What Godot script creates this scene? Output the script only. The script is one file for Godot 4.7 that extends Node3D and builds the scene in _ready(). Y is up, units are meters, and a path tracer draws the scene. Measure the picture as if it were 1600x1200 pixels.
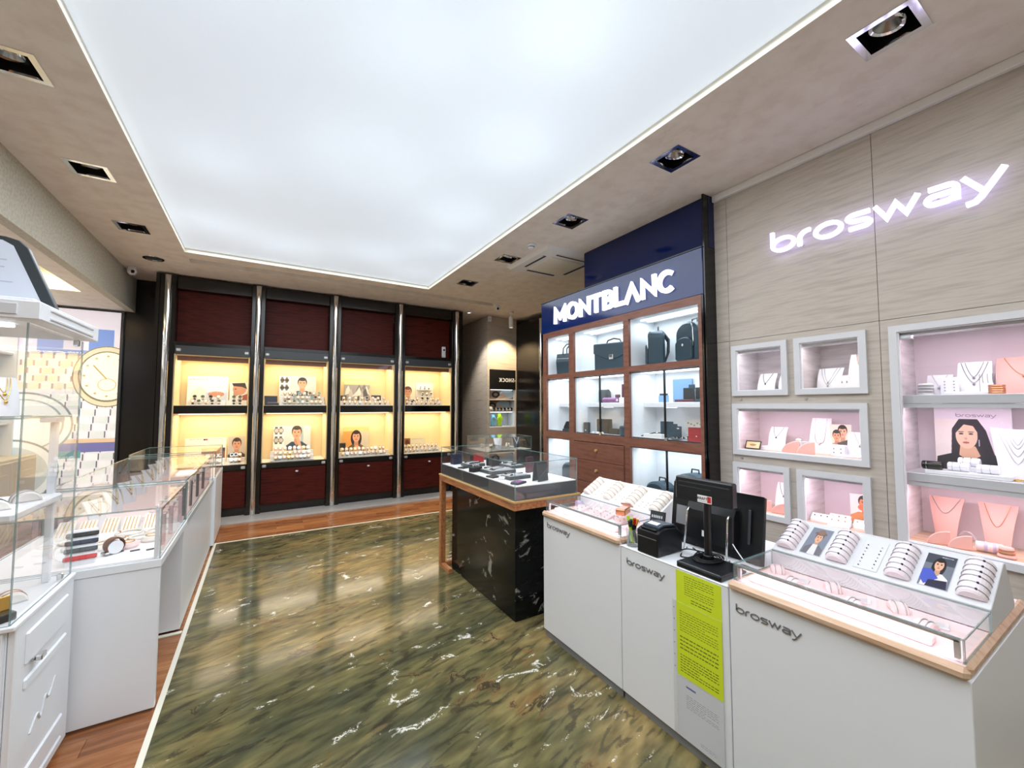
extends Node3D
# A jewellery shop: backlit ceiling, four watch showcases at the back, a leather-goods unit and a jewellery wall at the right,
# white counters in front, glass vitrines at the left. y up, metres, camera at x = z = 0 looking down -z.

var M := {}
var names := {}
var cache := {}
var rng := RandomNumberGenerator.new()

func _ready():
	rng.seed = 20240611
	camera_and_light()
	make_materials()
	shell()
	ceiling_fittings()
	showcases()
	jewellery_wall()
	leather_unit()
	counters()
	register_things()
	island()
	second_counter()
	left_side()
	back_right()

# ------------------------------------------------------------------ camera, environment, big light
func camera_and_light():
	var cam := Camera3D.new()
	cam.name = "camera"
	cam.position = Vector3(0, 1.55, 0)
	cam.rotation_degrees = Vector3(3.0, -31.3, 0)
	cam.fov = 86.3
	cam.near = 0.05
	cam.far = 60.0
	add_child(cam)
	cam.current = true
	var we := WorldEnvironment.new()
	we.name = "environment"
	var e := Environment.new()
	e.background_mode = Environment.BG_COLOR
	e.background_color = Color(0.02, 0.02, 0.025)
	e.tonemap_mode = Environment.TONE_MAPPER_LINEAR
	e.tonemap_exposure = 1.0
	e.sdfgi_enabled = true
	e.ssao_enabled = true
	e.ssil_enabled = true
	we.environment = e
	add_child(we)
	# the stretched luminous ceiling: its light, just under the glowing membrane
	area_light("ceiling_panel_light", Vector3(0.6425, 3.335, -2.1), Vector3(-90, 0, 0), Vector2(2.86, 7.5), Color(0.955, 0.98, 1.0), 18.0)

func area_light(n, at, rot, size, col, energy):
	var l := AreaLight3D.new()
	l.name = numbered(n)
	l.area_size = size
	l.light_color = col
	l.light_energy = energy
	l.position = at
	l.rotation_degrees = rot
	l.shadow_enabled = true
	l.set("area_range", 20.0)
	l.set("area_attenuation", 2.0)
	add_child(l)
	return l

func spot_light(n, at, towards, angle, col, energy):
	var l := SpotLight3D.new()
	l.name = numbered(n)
	l.light_color = col
	l.light_energy = energy
	l.spot_angle = angle
	l.spot_angle_attenuation = 0.6
	l.spot_range = 20.0
	l.spot_attenuation = 2.0
	l.light_size = 0.03
	l.shadow_enabled = true
	add_child(l)
	var d: Vector3 = (towards - at).normalized()
	var up := Vector3.UP if absf(d.y) < 0.95 else Vector3.RIGHT
	l.look_at_from_position(at, towards, up)
	return l

func omni_light(n, at, col, energy, size = 0.05):
	var l := OmniLight3D.new()
	l.name = numbered(n)
	l.light_color = col
	l.light_energy = energy
	l.light_size = size
	l.omni_range = 20.0
	l.omni_attenuation = 2.0
	l.shadow_enabled = true
	l.position = at
	add_child(l)
	return l

# ------------------------------------------------------------------ naming and building things
func numbered(n: String) -> String:
	var k: int = names.get(n, 0)
	names[n] = k + 1
	return n if k == 0 else "%s_%03d" % [n, k]

func tag(o, label, category = "", group = "", kind = ""):
	if label: o.set_meta("label", label)
	if category: o.set_meta("category", category)
	if group: o.set_meta("group", group)
	if kind: o.set_meta("kind", kind)

func thing(called, label, category, at = Vector3.ZERO, turn = 0.0, group = ""):
	var o := Node3D.new()
	o.name = numbered(called)
	add_child(o)
	o.position = at
	o.rotation_degrees.y = turn
	tag(o, label, category, group)
	return o

func solo(called, label, category, mesh, m, at = Vector3.ZERO, rot = Vector3.ZERO, group = ""):
	var o := MeshInstance3D.new()
	o.name = numbered(called)
	o.mesh = mesh
	o.material_override = m
	o.position = at
	o.rotation_degrees = rot
	add_child(o)
	tag(o, label, category, group)
	return o

func part(p, called, mesh, m, at = Vector3.ZERO, rot = Vector3.ZERO, label = ""):
	var o := MeshInstance3D.new()
	o.name = called
	o.mesh = mesh
	if m != null: o.material_override = m
	o.position = at
	o.rotation_degrees = rot
	p.add_child(o, true)
	if label: o.set_meta("label", label)
	return o

func struct(called, label, mesh, m, at = Vector3.ZERO):
	var o := MeshInstance3D.new()
	o.name = numbered(called)
	o.mesh = mesh
	if m != null: o.material_override = m
	o.position = at
	add_child(o)
	tag(o, label, "", "", "structure")
	return o

func dup(root, at, turn = 0.0, label = "", group = ""):
	var r = root.duplicate()
	r.name = numbered(str(root.get_meta("kindname")) if root.has_meta("kindname") else str(root.name))
	add_child(r)
	r.position = at
	r.rotation_degrees.y = turn
	if label: r.set_meta("label", label)
	if group: r.set_meta("group", group)
	return r

# box part given by its two corners
func slab(p, called, a: Vector3, b: Vector3, m, bev = 0.0, label = ""):
	return part(p, called, bx(absf(b.x - a.x), absf(b.y - a.y), absf(b.z - a.z), bev), m, (a + b) / 2, Vector3.ZERO, label)

func sbox(called, label, a: Vector3, b: Vector3, m, bev = 0.0):
	return struct(called, label, bx(absf(b.x - a.x), absf(b.y - a.y), absf(b.z - a.z), bev), m, (a + b) / 2)

# ------------------------------------------------------------------ meshes
func begin() -> SurfaceTool:
	var st := SurfaceTool.new()
	st.begin(Mesh.PRIMITIVE_TRIANGLES)
	st.set_smooth_group(-1)
	return st

func poly(st: SurfaceTool, pts: Array, out: Vector3):
	var n := Vector3.ZERO
	for i in pts.size():
		n += (pts[i] - pts[0]).cross(pts[(i + 1) % pts.size()] - pts[0])
	var ccw := n.dot(out) > 0
	for i in range(1, pts.size() - 1):
		st.add_vertex(pts[0])
		if ccw:
			st.add_vertex(pts[i + 1]); st.add_vertex(pts[i])
		else:
			st.add_vertex(pts[i]); st.add_vertex(pts[i + 1])

func done(st: SurfaceTool) -> ArrayMesh:
	st.generate_normals()
	return st.commit()

func bx(x: float, y: float, z: float, bev := 0.0) -> Mesh:
	var key := "b%.4f,%.4f,%.4f,%.4f" % [x, y, z, bev]
	if cache.has(key): return cache[key]
	var st := begin()
	var h := [x / 2, y / 2, z / 2]
	bev = minf(bev, minf(x, minf(y, z)) * 0.49)
	for a in 3:
		var u := (a + 1) % 3
		var v := (a + 2) % 3
		for s in [-1.0, 1.0]:
			var pts := []
			for c in [[-1, -1], [1, -1], [1, 1], [-1, 1]]:
				var p := Vector3.ZERO
				p[a] = s * h[a]; p[u] = c[0] * (h[u] - bev); p[v] = c[1] * (h[v] - bev)
				pts.append(p)
			var o := Vector3.ZERO
			o[a] = s
			poly(st, pts, o)
		if bev > 0.0:
			for su in [-1.0, 1.0]:
				for sv in [-1.0, 1.0]:
					var q := []
					for c in [[0, -1], [0, 1], [1, 1], [1, -1]]:
						var p := Vector3.ZERO
						p[a] = c[1] * (h[a] - bev)
						p[u] = su * (h[u] - (bev if c[0] == 1 else 0.0))
						p[v] = sv * (h[v] - (0.0 if c[0] == 1 else bev))
						q.append(p)
					var o := Vector3.ZERO
					o[u] = su; o[v] = sv
					poly(st, q, o)
	if bev > 0.0:
		for sx in [-1.0, 1.0]:
			for sy in [-1.0, 1.0]:
				for sz in [-1.0, 1.0]:
					var b := bev
					poly(st, [Vector3(sx * h[0], sy * (h[1] - b), sz * (h[2] - b)), Vector3(sx * (h[0] - b), sy * h[1], sz * (h[2] - b)), Vector3(sx * (h[0] - b), sy * (h[1] - b), sz * h[2])], Vector3(sx, sy, sz))
	cache[key] = done(st)
	return cache[key]

# turned shape: profile of (radius, height) from bottom to top
func lathe(profile: Array, seg := 20, smooth := false, arc := TAU) -> Mesh:
	var key := "l%s,%d,%s,%.3f" % [str(profile), seg, smooth, arc]
	if cache.has(key): return cache[key]
	var st := begin()
	for i in profile.size() - 1:
		st.set_smooth_group(1 if smooth else i + 1)
		var a: Vector2 = profile[i]
		var b: Vector2 = profile[i + 1]
		for k in seg:
			var t0 := arc * k / seg
			var t1 := arc * (k + 1) / seg
			var d0 := Vector3(cos(t0), 0, sin(t0))
			var d1 := Vector3(cos(t1), 0, sin(t1))
			var A := d0 * a.x + Vector3.UP * a.y
			var B := d1 * a.x + Vector3.UP * a.y
			var C := d1 * b.x + Vector3.UP * b.y
			var D := d0 * b.x + Vector3.UP * b.y
			# outward: to the right of the profile's way upwards
			var dir := (d0 + d1).normalized() * (b.y - a.y) - Vector3.UP * (b.x - a.x)
			if a.x < 1e-6: poly(st, [A, C, D], dir)
			elif b.x < 1e-6: poly(st, [A, B, C], dir)
			else: poly(st, [A, B, C, D], dir)
	cache[key] = done(st)
	return cache[key]

func cyl(r: float, h: float, seg := 16, r2 := -1.0) -> Mesh:
	if r2 < 0: r2 = r
	var c := minf(0.002, minf(minf(r, r2) * 0.2, h * 0.2))
	return lathe([Vector2(0, -h / 2), Vector2(r - c, -h / 2), Vector2(r, -h / 2 + c), Vector2(r2, h / 2 - c), Vector2(r2 - c, h / 2), Vector2(0, h / 2)], seg)

func ball(r: float, seg := 12, sy := 1.0) -> Mesh:
	var pr := []
	var n := seg / 2
	for i in n + 1:
		var t := -PI / 2 + PI * i / n
		pr.append(Vector2(maxf(0.0, cos(t) * r), sin(t) * r * sy))
	pr[0].x = 0.0
	pr[n].x = 0.0
	return lathe(pr, seg, true)

func tube(pts: Array, r: float, seg := 6, closed := false) -> Mesh:
	var key := "t%s,%.4f,%d,%s" % [str(pts), r, seg, closed]
	if cache.has(key): return cache[key]
	var st := begin()
	st.set_smooth_group(1)
	var n := pts.size()
	var rings := []
	var side := Vector3.ZERO
	for i in n:
		var a: Vector3 = pts[(i - 1 + n) % n] if closed or i > 0 else pts[i]
		var b: Vector3 = pts[(i + 1) % n] if closed or i < n - 1 else pts[i]
		var d := (b - a).normalized()
		if side == Vector3.ZERO:
			side = d.cross(Vector3.UP)
			if side.length() < 0.1: side = d.cross(Vector3.RIGHT)
		side = (side - d * side.dot(d)).normalized()
		var other := d.cross(side)
		var ring := []
		for k in seg:
			var t := TAU * k / seg
			ring.append(pts[i] + (side * cos(t) + other * sin(t)) * r)
		rings.append(ring)
	for i in (n if closed else n - 1):
		var j := (i + 1) % n
		for k in seg:
			var l := (k + 1) % seg
			poly(st, [rings[i][k], rings[i][l], rings[j][l], rings[j][k]], (rings[i][k] + rings[i][l]) / 2 - pts[i])
	if not closed:
		st.set_smooth_group(-1)
		poly(st, rings[0], pts[0] - pts[1])
		poly(st, rings[n - 1], pts[n - 1] - pts[n - 2])
	cache[key] = done(st)
	return cache[key]

# flat outline in xy, pushed out along z to +-depth/2
func prism(out2: Array, depth: float, bev := 0.0) -> Mesh:
	var key := "p%s,%.4f,%.4f" % [str(out2), depth, bev]
	if cache.has(key): return cache[key]
	var st := begin()
	var p2 := PackedVector2Array(out2)
	if Geometry2D.is_polygon_clockwise(p2): p2.reverse()
	var inner := p2
	if bev > 0.0:
		var q := Geometry2D.offset_polygon(p2, -bev, Geometry2D.JOIN_MITER)
		if q.size() == 1 and q[0].size() == p2.size():
			var best := 0
			for i in p2.size():
				if q[0][i].distance_to(p2[0]) < q[0][best].distance_to(p2[0]): best = i
			inner = PackedVector2Array()
			for i in p2.size(): inner.append(q[0][(best + i) % p2.size()])
			if Geometry2D.is_polygon_clockwise(inner): inner.reverse()
		else:
			bev = 0.0
	var h := depth / 2
	var tri := Geometry2D.triangulate_polygon(inner)
	for i in range(0, tri.size(), 3):
		var a := inner[tri[i]]
		var b := inner[tri[i + 1]]
		var c := inner[tri[i + 2]]
		poly(st, [Vector3(a.x, a.y, h), Vector3(b.x, b.y, h), Vector3(c.x, c.y, h)], Vector3.BACK)
		poly(st, [Vector3(a.x, a.y, -h), Vector3(b.x, b.y, -h), Vector3(c.x, c.y, -h)], Vector3.FORWARD)
	for i in p2.size():
		var a := p2[i]
		var b := p2[(i + 1) % p2.size()]
		var nrm := Vector3(b.y - a.y, a.x - b.x, 0)
		poly(st, [Vector3(a.x, a.y, -h + bev), Vector3(b.x, b.y, -h + bev), Vector3(b.x, b.y, h - bev), Vector3(a.x, a.y, h - bev)], nrm)
		if bev > 0.0:
			var ai := inner[i]
			var bi := inner[(i + 1) % p2.size()]
			poly(st, [Vector3(a.x, a.y, h - bev), Vector3(b.x, b.y, h - bev), Vector3(bi.x, bi.y, h), Vector3(ai.x, ai.y, h)], nrm.normalized() + Vector3.BACK)
			poly(st, [Vector3(a.x, a.y, -h + bev), Vector3(b.x, b.y, -h + bev), Vector3(bi.x, bi.y, -h), Vector3(ai.x, ai.y, -h)], nrm.normalized() + Vector3.FORWARD)
	cache[key] = done(st)
	return cache[key]

# a pen stroke of even width along 2D points, with depth: for lettering
func stroke(st: SurfaceTool, pts: Array, w: float, depth: float, closed := false, at := Vector2.ZERO, sc := 1.0):
	var n := pts.size()
	var L := []
	var R := []
	for i in n:
		var p: Vector2 = pts[i]
		var a: Vector2 = pts[(i - 1 + n) % n] if closed or i > 0 else p
		var b: Vector2 = pts[(i + 1) % n] if closed or i < n - 1 else p
		var d1 := (p - a).normalized() if p != a else (b - p).normalized()
		var d2 := (b - p).normalized() if p != b else d1
		var nn := Vector2(-d1.y, d1.x) + Vector2(-d2.y, d2.x)
		nn = nn.normalized()
		var k := 1.0 / maxf(0.5, nn.dot(Vector2(-d1.y, d1.x)))
		L.append((p + nn * w * 0.5 * k) * sc + at)
		R.append((p - nn * w * 0.5 * k) * sc + at)
	for i in (n if closed else n - 1):
		var j := (i + 1) % n
		var h := depth / 2
		var f := func(v, z): return Vector3(v.x, v.y, z)
		poly(st, [f.call(L[i], h), f.call(L[j], h), f.call(R[j], h), f.call(R[i], h)], Vector3.BACK)
		poly(st, [f.call(L[i], -h), f.call(L[j], -h), f.call(R[j], -h), f.call(R[i], -h)], Vector3.FORWARD)
		var m: Vector3 = f.call((L[i] - R[i]), 0.0)
		poly(st, [f.call(L[i], -h), f.call(L[j], -h), f.call(L[j], h), f.call(L[i], h)], m)
		poly(st, [f.call(R[i], -h), f.call(R[j], -h), f.call(R[j], h), f.call(R[i], h)], -m)
		if not closed and i == 0:
			poly(st, [f.call(L[0], -h), f.call(R[0], -h), f.call(R[0], h), f.call(L[0], h)], f.call(pts[0] - pts[1], 0.0))
		if not closed and i == n - 2:
			poly(st, [f.call(L[j], -h), f.call(R[j], -h), f.call(R[j], h), f.call(L[j], h)], f.call(pts[j] - pts[i], 0.0))

func arc2(c: Vector2, rx: float, ry: float, a0: float, a1: float, n: int) -> Array:
	var o := []
	for i in n + 1:
		var t := deg_to_rad(lerpf(a0, a1, float(i) / n))
		o.append(c + Vector2(cos(t) * rx, sin(t) * ry))
	return o

# a sheet in the plane of (u, v) with holes, thickness t behind it (towards -n)
func holed(B: Basis, u0, u1, v0, v1, holes: Array, t: float) -> Mesh:
	var st := begin()
	var us := [u0, u1]
	var vs := [v0, v1]
	for h in holes:
		for x in [h[0], h[1]]:
			if x > u0 and x < u1 and not us.has(x): us.append(x)
		for x in [h[2], h[3]]:
			if x > v0 and x < v1 and not vs.has(x): vs.append(x)
	us.sort(); vs.sort()
	var nu := us.size() - 1
	var nv := vs.size() - 1
	var solid := {}
	for i in nu:
		for j in nv:
			var cu: float = (us[i] + us[i + 1]) / 2
			var cv: float = (vs[j] + vs[j + 1]) / 2
			var ok := true
			for h in holes:
				if cu > h[0] and cu < h[1] and cv > h[2] and cv < h[3]: ok = false
			if ok: solid[Vector2i(i, j)] = true
	for c in solid:
		var a: float = us[c.x]
		var b: float = us[c.x + 1]
		var p: float = vs[c.y]
		var q: float = vs[c.y + 1]
		poly(st, [B * Vector3(a, p, 0), B * Vector3(b, p, 0), B * Vector3(b, q, 0), B * Vector3(a, q, 0)], B.z)
		poly(st, [B * Vector3(a, p, -t), B * Vector3(b, p, -t), B * Vector3(b, q, -t), B * Vector3(a, q, -t)], -B.z)
		if not solid.has(c + Vector2i(-1, 0)): poly(st, [B * Vector3(a, p, 0), B * Vector3(a, q, 0), B * Vector3(a, q, -t), B * Vector3(a, p, -t)], -B.x)
		if not solid.has(c + Vector2i(1, 0)): poly(st, [B * Vector3(b, p, 0), B * Vector3(b, q, 0), B * Vector3(b, q, -t), B * Vector3(b, p, -t)], B.x)
		if not solid.has(c + Vector2i(0, -1)): poly(st, [B * Vector3(a, p, 0), B * Vector3(b, p, 0), B * Vector3(b, p, -t), B * Vector3(a, p, -t)], -B.y)
		if not solid.has(c + Vector2i(0, 1)): poly(st, [B * Vector3(a, q, 0), B * Vector3(b, q, 0), B * Vector3(b, q, -t), B * Vector3(a, q, -t)], B.y)
	return done(st)

# picture-frame ring around a rectangle (u, v), facing B.z, with mitred chamfer
func ring(B: Basis, u0, u1, v0, v1, w, t) -> Mesh:
	return holed(B, u0, u1, v0, v1, [[u0 + w, u1 - w, v0 + w, v1 - w]], t)

func join(list: Array) -> Mesh:
	var st := SurfaceTool.new()
	st.begin(Mesh.PRIMITIVE_TRIANGLES)
	for e in list:
		st.append_from(e[0], 0, e[1])
	return st.commit()

func T(x, y, z, rx = 0.0, ry = 0.0, rz = 0.0) -> Transform3D:
	return Transform3D(Basis.from_euler(Vector3(deg_to_rad(rx), deg_to_rad(ry), deg_to_rad(rz))), Vector3(x, y, z))

# a card standing up, printed face towards +z: two surfaces, print and body
func card_mesh(w: float, h: float, t: float) -> ArrayMesh:
	var key := "c%.4f,%.4f,%.4f" % [w, h, t]
	if cache.has(key): return cache[key]
	var st := SurfaceTool.new()
	st.begin(Mesh.PRIMITIVE_TRIANGLES)
	st.set_normal(Vector3.BACK)
	for c in [[0, 0], [0, 1], [1, 1], [0, 0], [1, 1], [1, 0]]:
		st.set_uv(Vector2(c[0], 1 - c[1]))
		st.add_vertex(Vector3((c[0] - 0.5) * w, (c[1] - 0.5) * h, t / 2))
	var mesh := st.commit()
	st = begin()
	var x := w / 2
	var y := h / 2
	var z := t / 2
	poly(st, [Vector3(-x, -y, -z), Vector3(x, -y, -z), Vector3(x, y, -z), Vector3(-x, y, -z)], Vector3.FORWARD)
	for s in [-1.0, 1.0]:
		poly(st, [Vector3(s * x, -y, -z), Vector3(s * x, y, -z), Vector3(s * x, y, z), Vector3(s * x, -y, z)], Vector3(s, 0, 0))
		poly(st, [Vector3(-x, s * y, -z), Vector3(x, s * y, -z), Vector3(x, s * y, z), Vector3(-x, s * y, z)], Vector3(0, s, 0))
	st.generate_normals()
	st.commit(mesh)
	cache[key] = mesh
	return mesh

func card_part(p, called, w, h, t, print_m, body_m, at, rot = Vector3.ZERO):
	var o = part(p, called, card_mesh(w, h, t), null, at, rot)
	o.set_surface_override_material(0, print_m)
	o.set_surface_override_material(1, body_m)
	return o

func card_thing(called, label, category, w, h, t, print_m, body_m, at, rot = Vector3.ZERO, group = ""):
	var o = solo(called, label, category, card_mesh(w, h, t), null, at, rot, group)
	o.set_surface_override_material(0, print_m)
	o.set_surface_override_material(1, body_m)
	return o

# one sheet of glass: clear faces, green rims
func pane_mesh(x: float, y: float, z: float) -> ArrayMesh:
	var key := "g%.4f,%.4f,%.4f" % [x, y, z]
	if cache.has(key): return cache[key]
	var h := Vector3(x / 2, y / 2, z / 2)
	var thin := 0
	if y < x and y < z: thin = 1
	elif z < x and z < y: thin = 2
	var faces := begin()
	var rims := begin()
	for a in 3:
		var u := (a + 1) % 3
		var v := (a + 2) % 3
		for s in [-1.0, 1.0]:
			var pts := []
			for c in [[-1, -1], [1, -1], [1, 1], [-1, 1]]:
				var p := Vector3.ZERO
				p[a] = s * h[a] if a != thin else 0.0
				p[u] = c[0] * h[u]; p[v] = c[1] * h[v]
				pts.append(p)
			var o := Vector3.ZERO
			o[a] = s
			if a != thin: poly(rims, pts, o)
			elif s > 0: poly(faces, pts, o)
	faces.generate_normals()
	var mesh := faces.commit()
	mesh.surface_set_material(0, M.glass)
	rims.generate_normals()
	rims.commit(mesh)
	mesh.surface_set_material(1, M.glass_rim)
	cache[key] = mesh
	return mesh

func pane(p, a: Vector3, b: Vector3, called = "glass_pane"):
	return part(p, called, pane_mesh(absf(b.x - a.x), absf(b.y - a.y), absf(b.z - a.z)), null, (a + b) / 2)

# a glass hood of five sheets over the box a..b (no floor)
func hood(p, a: Vector3, b: Vector3, t = 0.006, sides = "xXzZy"):
	if "x" in sides: pane(p, Vector3(a.x, a.y, a.z), Vector3(a.x + t, b.y - t, b.z))
	if "X" in sides: pane(p, Vector3(b.x - t, a.y, a.z), Vector3(b.x, b.y - t, b.z))
	if "z" in sides: pane(p, Vector3(a.x + t, a.y, a.z), Vector3(b.x - t, b.y - t, a.z + t))
	if "Z" in sides: pane(p, Vector3(a.x + t, a.y, b.z - t), Vector3(b.x - t, b.y - t, b.z))
	if "y" in sides: pane(p, Vector3(a.x, b.y - t, a.z), Vector3(b.x, b.y, b.z))

# ------------------------------------------------------------------ materials
func mt(key: String, col: Color, rough := 0.5, metal := 0.0) -> StandardMaterial3D:
	var m := StandardMaterial3D.new()
	m.resource_name = key
	m.albedo_color = col
	m.roughness = rough
	m.metallic = metal
	M[key] = m
	return m

func ntex(seed_: int, freq: float, oct: int, cols: Array, offs: Array, size := 512, normal := false, kind := FastNoiseLite.TYPE_SIMPLEX_SMOOTH) -> NoiseTexture2D:
	var n := FastNoiseLite.new()
	n.seed = seed_
	n.noise_type = kind
	n.frequency = freq
	n.fractal_octaves = oct
	n.fractal_gain = 0.55
	var t := NoiseTexture2D.new()
	t.width = size
	t.height = size
	t.seamless = true
	t.noise = n
	if normal:
		t.as_normal_map = true
		t.bump_strength = 2.0
	else:
		var g := Gradient.new()
		g.offsets = PackedFloat32Array(offs)
		g.colors = PackedColorArray(cols)
		t.color_ramp = g
	return t

func grained(key, tex, scale: Vector3, rough, world := true) -> StandardMaterial3D:
	var m := mt(key, Color.WHITE, rough)
	m.albedo_texture = tex
	m.uv1_triplanar = true
	m.uv1_world_triplanar = world
	m.uv1_scale = scale
	m.uv1_triplanar_sharpness = 8.0
	return m

func bumped(m: StandardMaterial3D, tex, amount):
	m.heightmap_enabled = true
	m.heightmap_texture = tex
	m.heightmap_scale = amount

func glow(key, col: Color, strength) -> StandardMaterial3D:
	var m := mt(key, col, 0.6)
	m.emission_enabled = true
	m.emission = col
	m.emission_energy_multiplier = strength
	return m

func make_materials():
	var C := func(s): return Color(s)
	mt("white", C.call("eff2f7"), 0.35)
	mt("white_matte", C.call("e9e8e6"), 0.7)
	mt("case_white", C.call("f3f0f1"), 0.5)
	mt("frame_grey", C.call("d8d9dd"), 0.4)
	mt("cream", C.call("ebe7d8"), 0.5)
	mt("cabinet_cream", C.call("e6d9bf"), 0.5)
	mt("black", C.call("0d0d0f"), 0.45)
	mt("black_gloss", C.call("0a0a0d"), 0.12)
	mt("black_dark", C.call("151211"), 0.2)
	mt("navy_glass", C.call("0a1c4e"), 0.07)
	mt("fascia_blue", C.call("142c68"), 0.09)
	mt("chrome", C.call("dcdcdc"), 0.09, 1.0)
	mt("steel", C.call("b9bbbd"), 0.3, 1.0)
	mt("alu", C.call("cfd2d6"), 0.35, 0.6)
	mt("gold", C.call("d9b25a"), 0.25, 1.0)
	mt("rose_gold", C.call("c98a63"), 0.28, 1.0)
	mt("grey_paint", C.call("85878a"), 0.5)
	mt("dark_grey", C.call("3b4045"), 0.35)
	mt("slate", C.call("3e454a"), 0.3)
	mt("pink", C.call("efb9ae"), 0.6)
	mt("pink_pale", C.call("f6dcdc"), 0.6)
	mt("pearl", C.call("f3ece2"), 0.25)
	mt("cushion", C.call("f4efe9"), 0.7)
	mt("leather_black", C.call("20282e"), 0.42)
	mt("leather_slate", C.call("2b4350"), 0.45)
	mt("leather_red", C.call("a8242c"), 0.4)
	mt("leather_plum", C.call("5b2f3d"), 0.45)
	mt("leather_purple", C.call("8d5c92"), 0.45)
	mt("leather_blue", C.call("7fa6d6"), 0.5)
	mt("leather_brown", C.call("6e4127"), 0.5)
	mt("plastic_black", C.call("101317"), 0.32)
	mt("plastic_grey", C.call("3a4654"), 0.35)
	mt("box_navy", C.call("1c2440"), 0.5)
	mt("yellow_paper", C.call("d7ea28"), 0.7)
	mt("lime", C.call("b7e024"), 0.4)
	mt("sky_blue", C.call("79bfd8"), 0.4)
	mt("red", C.call("c8201f"), 0.4)
	mt("orange", C.call("ef9b2a"), 0.4)
	mt("stone_strip", C.call("b4b2b0"), 0.3)
	mt("letter_grey", C.call("8b8b8e"), 0.35, 0.5)
	mt("pad_white", C.call("eef0ee"), 0.7)
	mt("cabinet_white", C.call("f2f5f8"), 0.5)
	mt("shelf_grey", C.call("bfc3c6"), 0.4)
	mt("lining_grey", C.call("eadfe5"), 0.6)
	mt("screen_dark", C.call("0c0f18"), 0.1)
	mt("amber", C.call("caa26a"), 0.4)
	mt("dial_white", C.call("f4f2ea"), 0.3)
	mt("dial_black", C.call("191b1e"), 0.25)
	mt("dial_blue", C.call("5fa7b8"), 0.3)
	mt("dial_green", C.call("3f5a4a"), 0.3)
	mt("sleeve_paper", C.call("e9ebee"), 0.3)
	mt("print_sign_plain", C.call("dbe2f0"), 0.5)
	mt("sign_ink", C.call("b9c3d8"), 0.5)
	mt("lilac", C.call("cdbcdc"), 0.5)
	mt("mirror", C.call("cfd3d4"), 0.02, 1.0)
	var g := mt("glass", Color(0.92, 0.98, 0.96, 0.015), 0.0)
	g.transparency = BaseMaterial3D.TRANSPARENCY_ALPHA
	var gr := mt("glass_rim", Color(0.42, 0.58, 0.58, 0.6), 0.1)
	gr.transparency = BaseMaterial3D.TRANSPARENCY_ALPHA
	var ac := mt("acrylic", Color(0.95, 0.97, 1.0, 0.12), 0.02)
	ac.transparency = BaseMaterial3D.TRANSPARENCY_ALPHA
	var sl := mt("plastic_sleeve", Color(0.93, 0.94, 0.96, 0.04), 0.08)
	sl.transparency = BaseMaterial3D.TRANSPARENCY_ALPHA
	var tint := mt("smoked_glass", Color(0.05, 0.05, 0.06, 0.55), 0.03)
	tint.transparency = BaseMaterial3D.TRANSPARENCY_ALPHA
	# glowing things
	var mem := glow("membrane_light", Color(0.97, 0.985, 1.0), 0.42)
	mem.albedo_color = Color(0.97, 0.98, 1.0)
	mem.backlight_enabled = true
	mem.backlight = Color(0.95, 0.98, 1.0)
	glow("tube_light", Color(0.95, 0.98, 1.0), 2.0)
	glow("led_white", Color(0.95, 0.98, 1.0), 2.2)
	glow("led_pink", Color(1.0, 0.93, 0.95), 1.7)
	glow("led_warm", Color(1.0, 0.94, 0.82), 1.5)
	glow("sign_white_light", Color(0.96, 0.97, 1.0), 1.5)
	glow("sign_lilac_light", Color(0.83, 0.81, 1.0), 2.3)
	# plaster, stone, wood
	var pl := ntex(3, 0.012, 5, [Color("e4dbd0"), Color("ebe4da"), Color("efe9e0")], [0.2, 0.5, 0.85])
	var plg := ntex(6, 0.05, 4, [Color("b3b0a0"), Color("bfbcad"), Color("c9c6b8")], [0.2, 0.5, 0.85])
	var plb := ntex(4, 0.03, 4, [Color.BLACK, Color.WHITE], [0.2, 0.8])
	bumped(grained("plaster", pl, Vector3(0.7, 0.7, 0.7), 0.75), plb, 0.25)
	bumped(grained("plaster_grey", plg, Vector3(1.2, 1.2, 1.2), 0.8), plb, 0.25)
	var oak := ntex(11, 0.008, 5, [Color("b0a79c"), Color("bcb3a8"), Color("c4bbb0"), Color("b9b0a5")], [0.15, 0.42, 0.6, 0.85])
	grained("oak_grey", oak, Vector3(4.0, 5.5, 0.45), 0.55)
	grained("oak_grey_x", oak, Vector3(0.45, 5.5, 4.0), 0.55)
	var oakp := ntex(12, 0.008, 5, [Color("c9c2c4"), Color("d8d2d4"), Color("dfdadc")], [0.2, 0.5, 0.8])
	grained("lining_oak", oakp, Vector3(0.6, 5.0, 0.6), 0.6)
	var mah := ntex(13, 0.008, 5, [Color("360f0b"), Color("48160f"), Color("531b13"), Color("40120d")], [0.15, 0.4, 0.6, 0.9])
	grained("mahogany", mah, Vector3(0.5, 6.0, 0.5), 0.5).metallic_specular = 0.3
	var wal := ntex(14, 0.008, 5, [Color("74493a"), Color("805242"), Color("87594a"), Color("794d3d")], [0.15, 0.4, 0.62, 0.9])
	grained("walnut", wal, Vector3(5.0, 5.0, 0.6), 0.4)
	var bee := ntex(15, 0.008, 5, [Color("c09a7a"), Color("d0ae91"), Color("dabfa6")], [0.2, 0.5, 0.85])
	grained("beech", bee, Vector3(7.0, 7.0, 0.7), 0.4)
	var che := ntex(16, 0.008, 5, [Color("9c623c"), Color("b9794c"), Color("c78a5c")], [0.2, 0.5, 0.85])
	grained("cherry", che, Vector3(5.0, 5.0, 0.7), 0.4)
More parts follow.
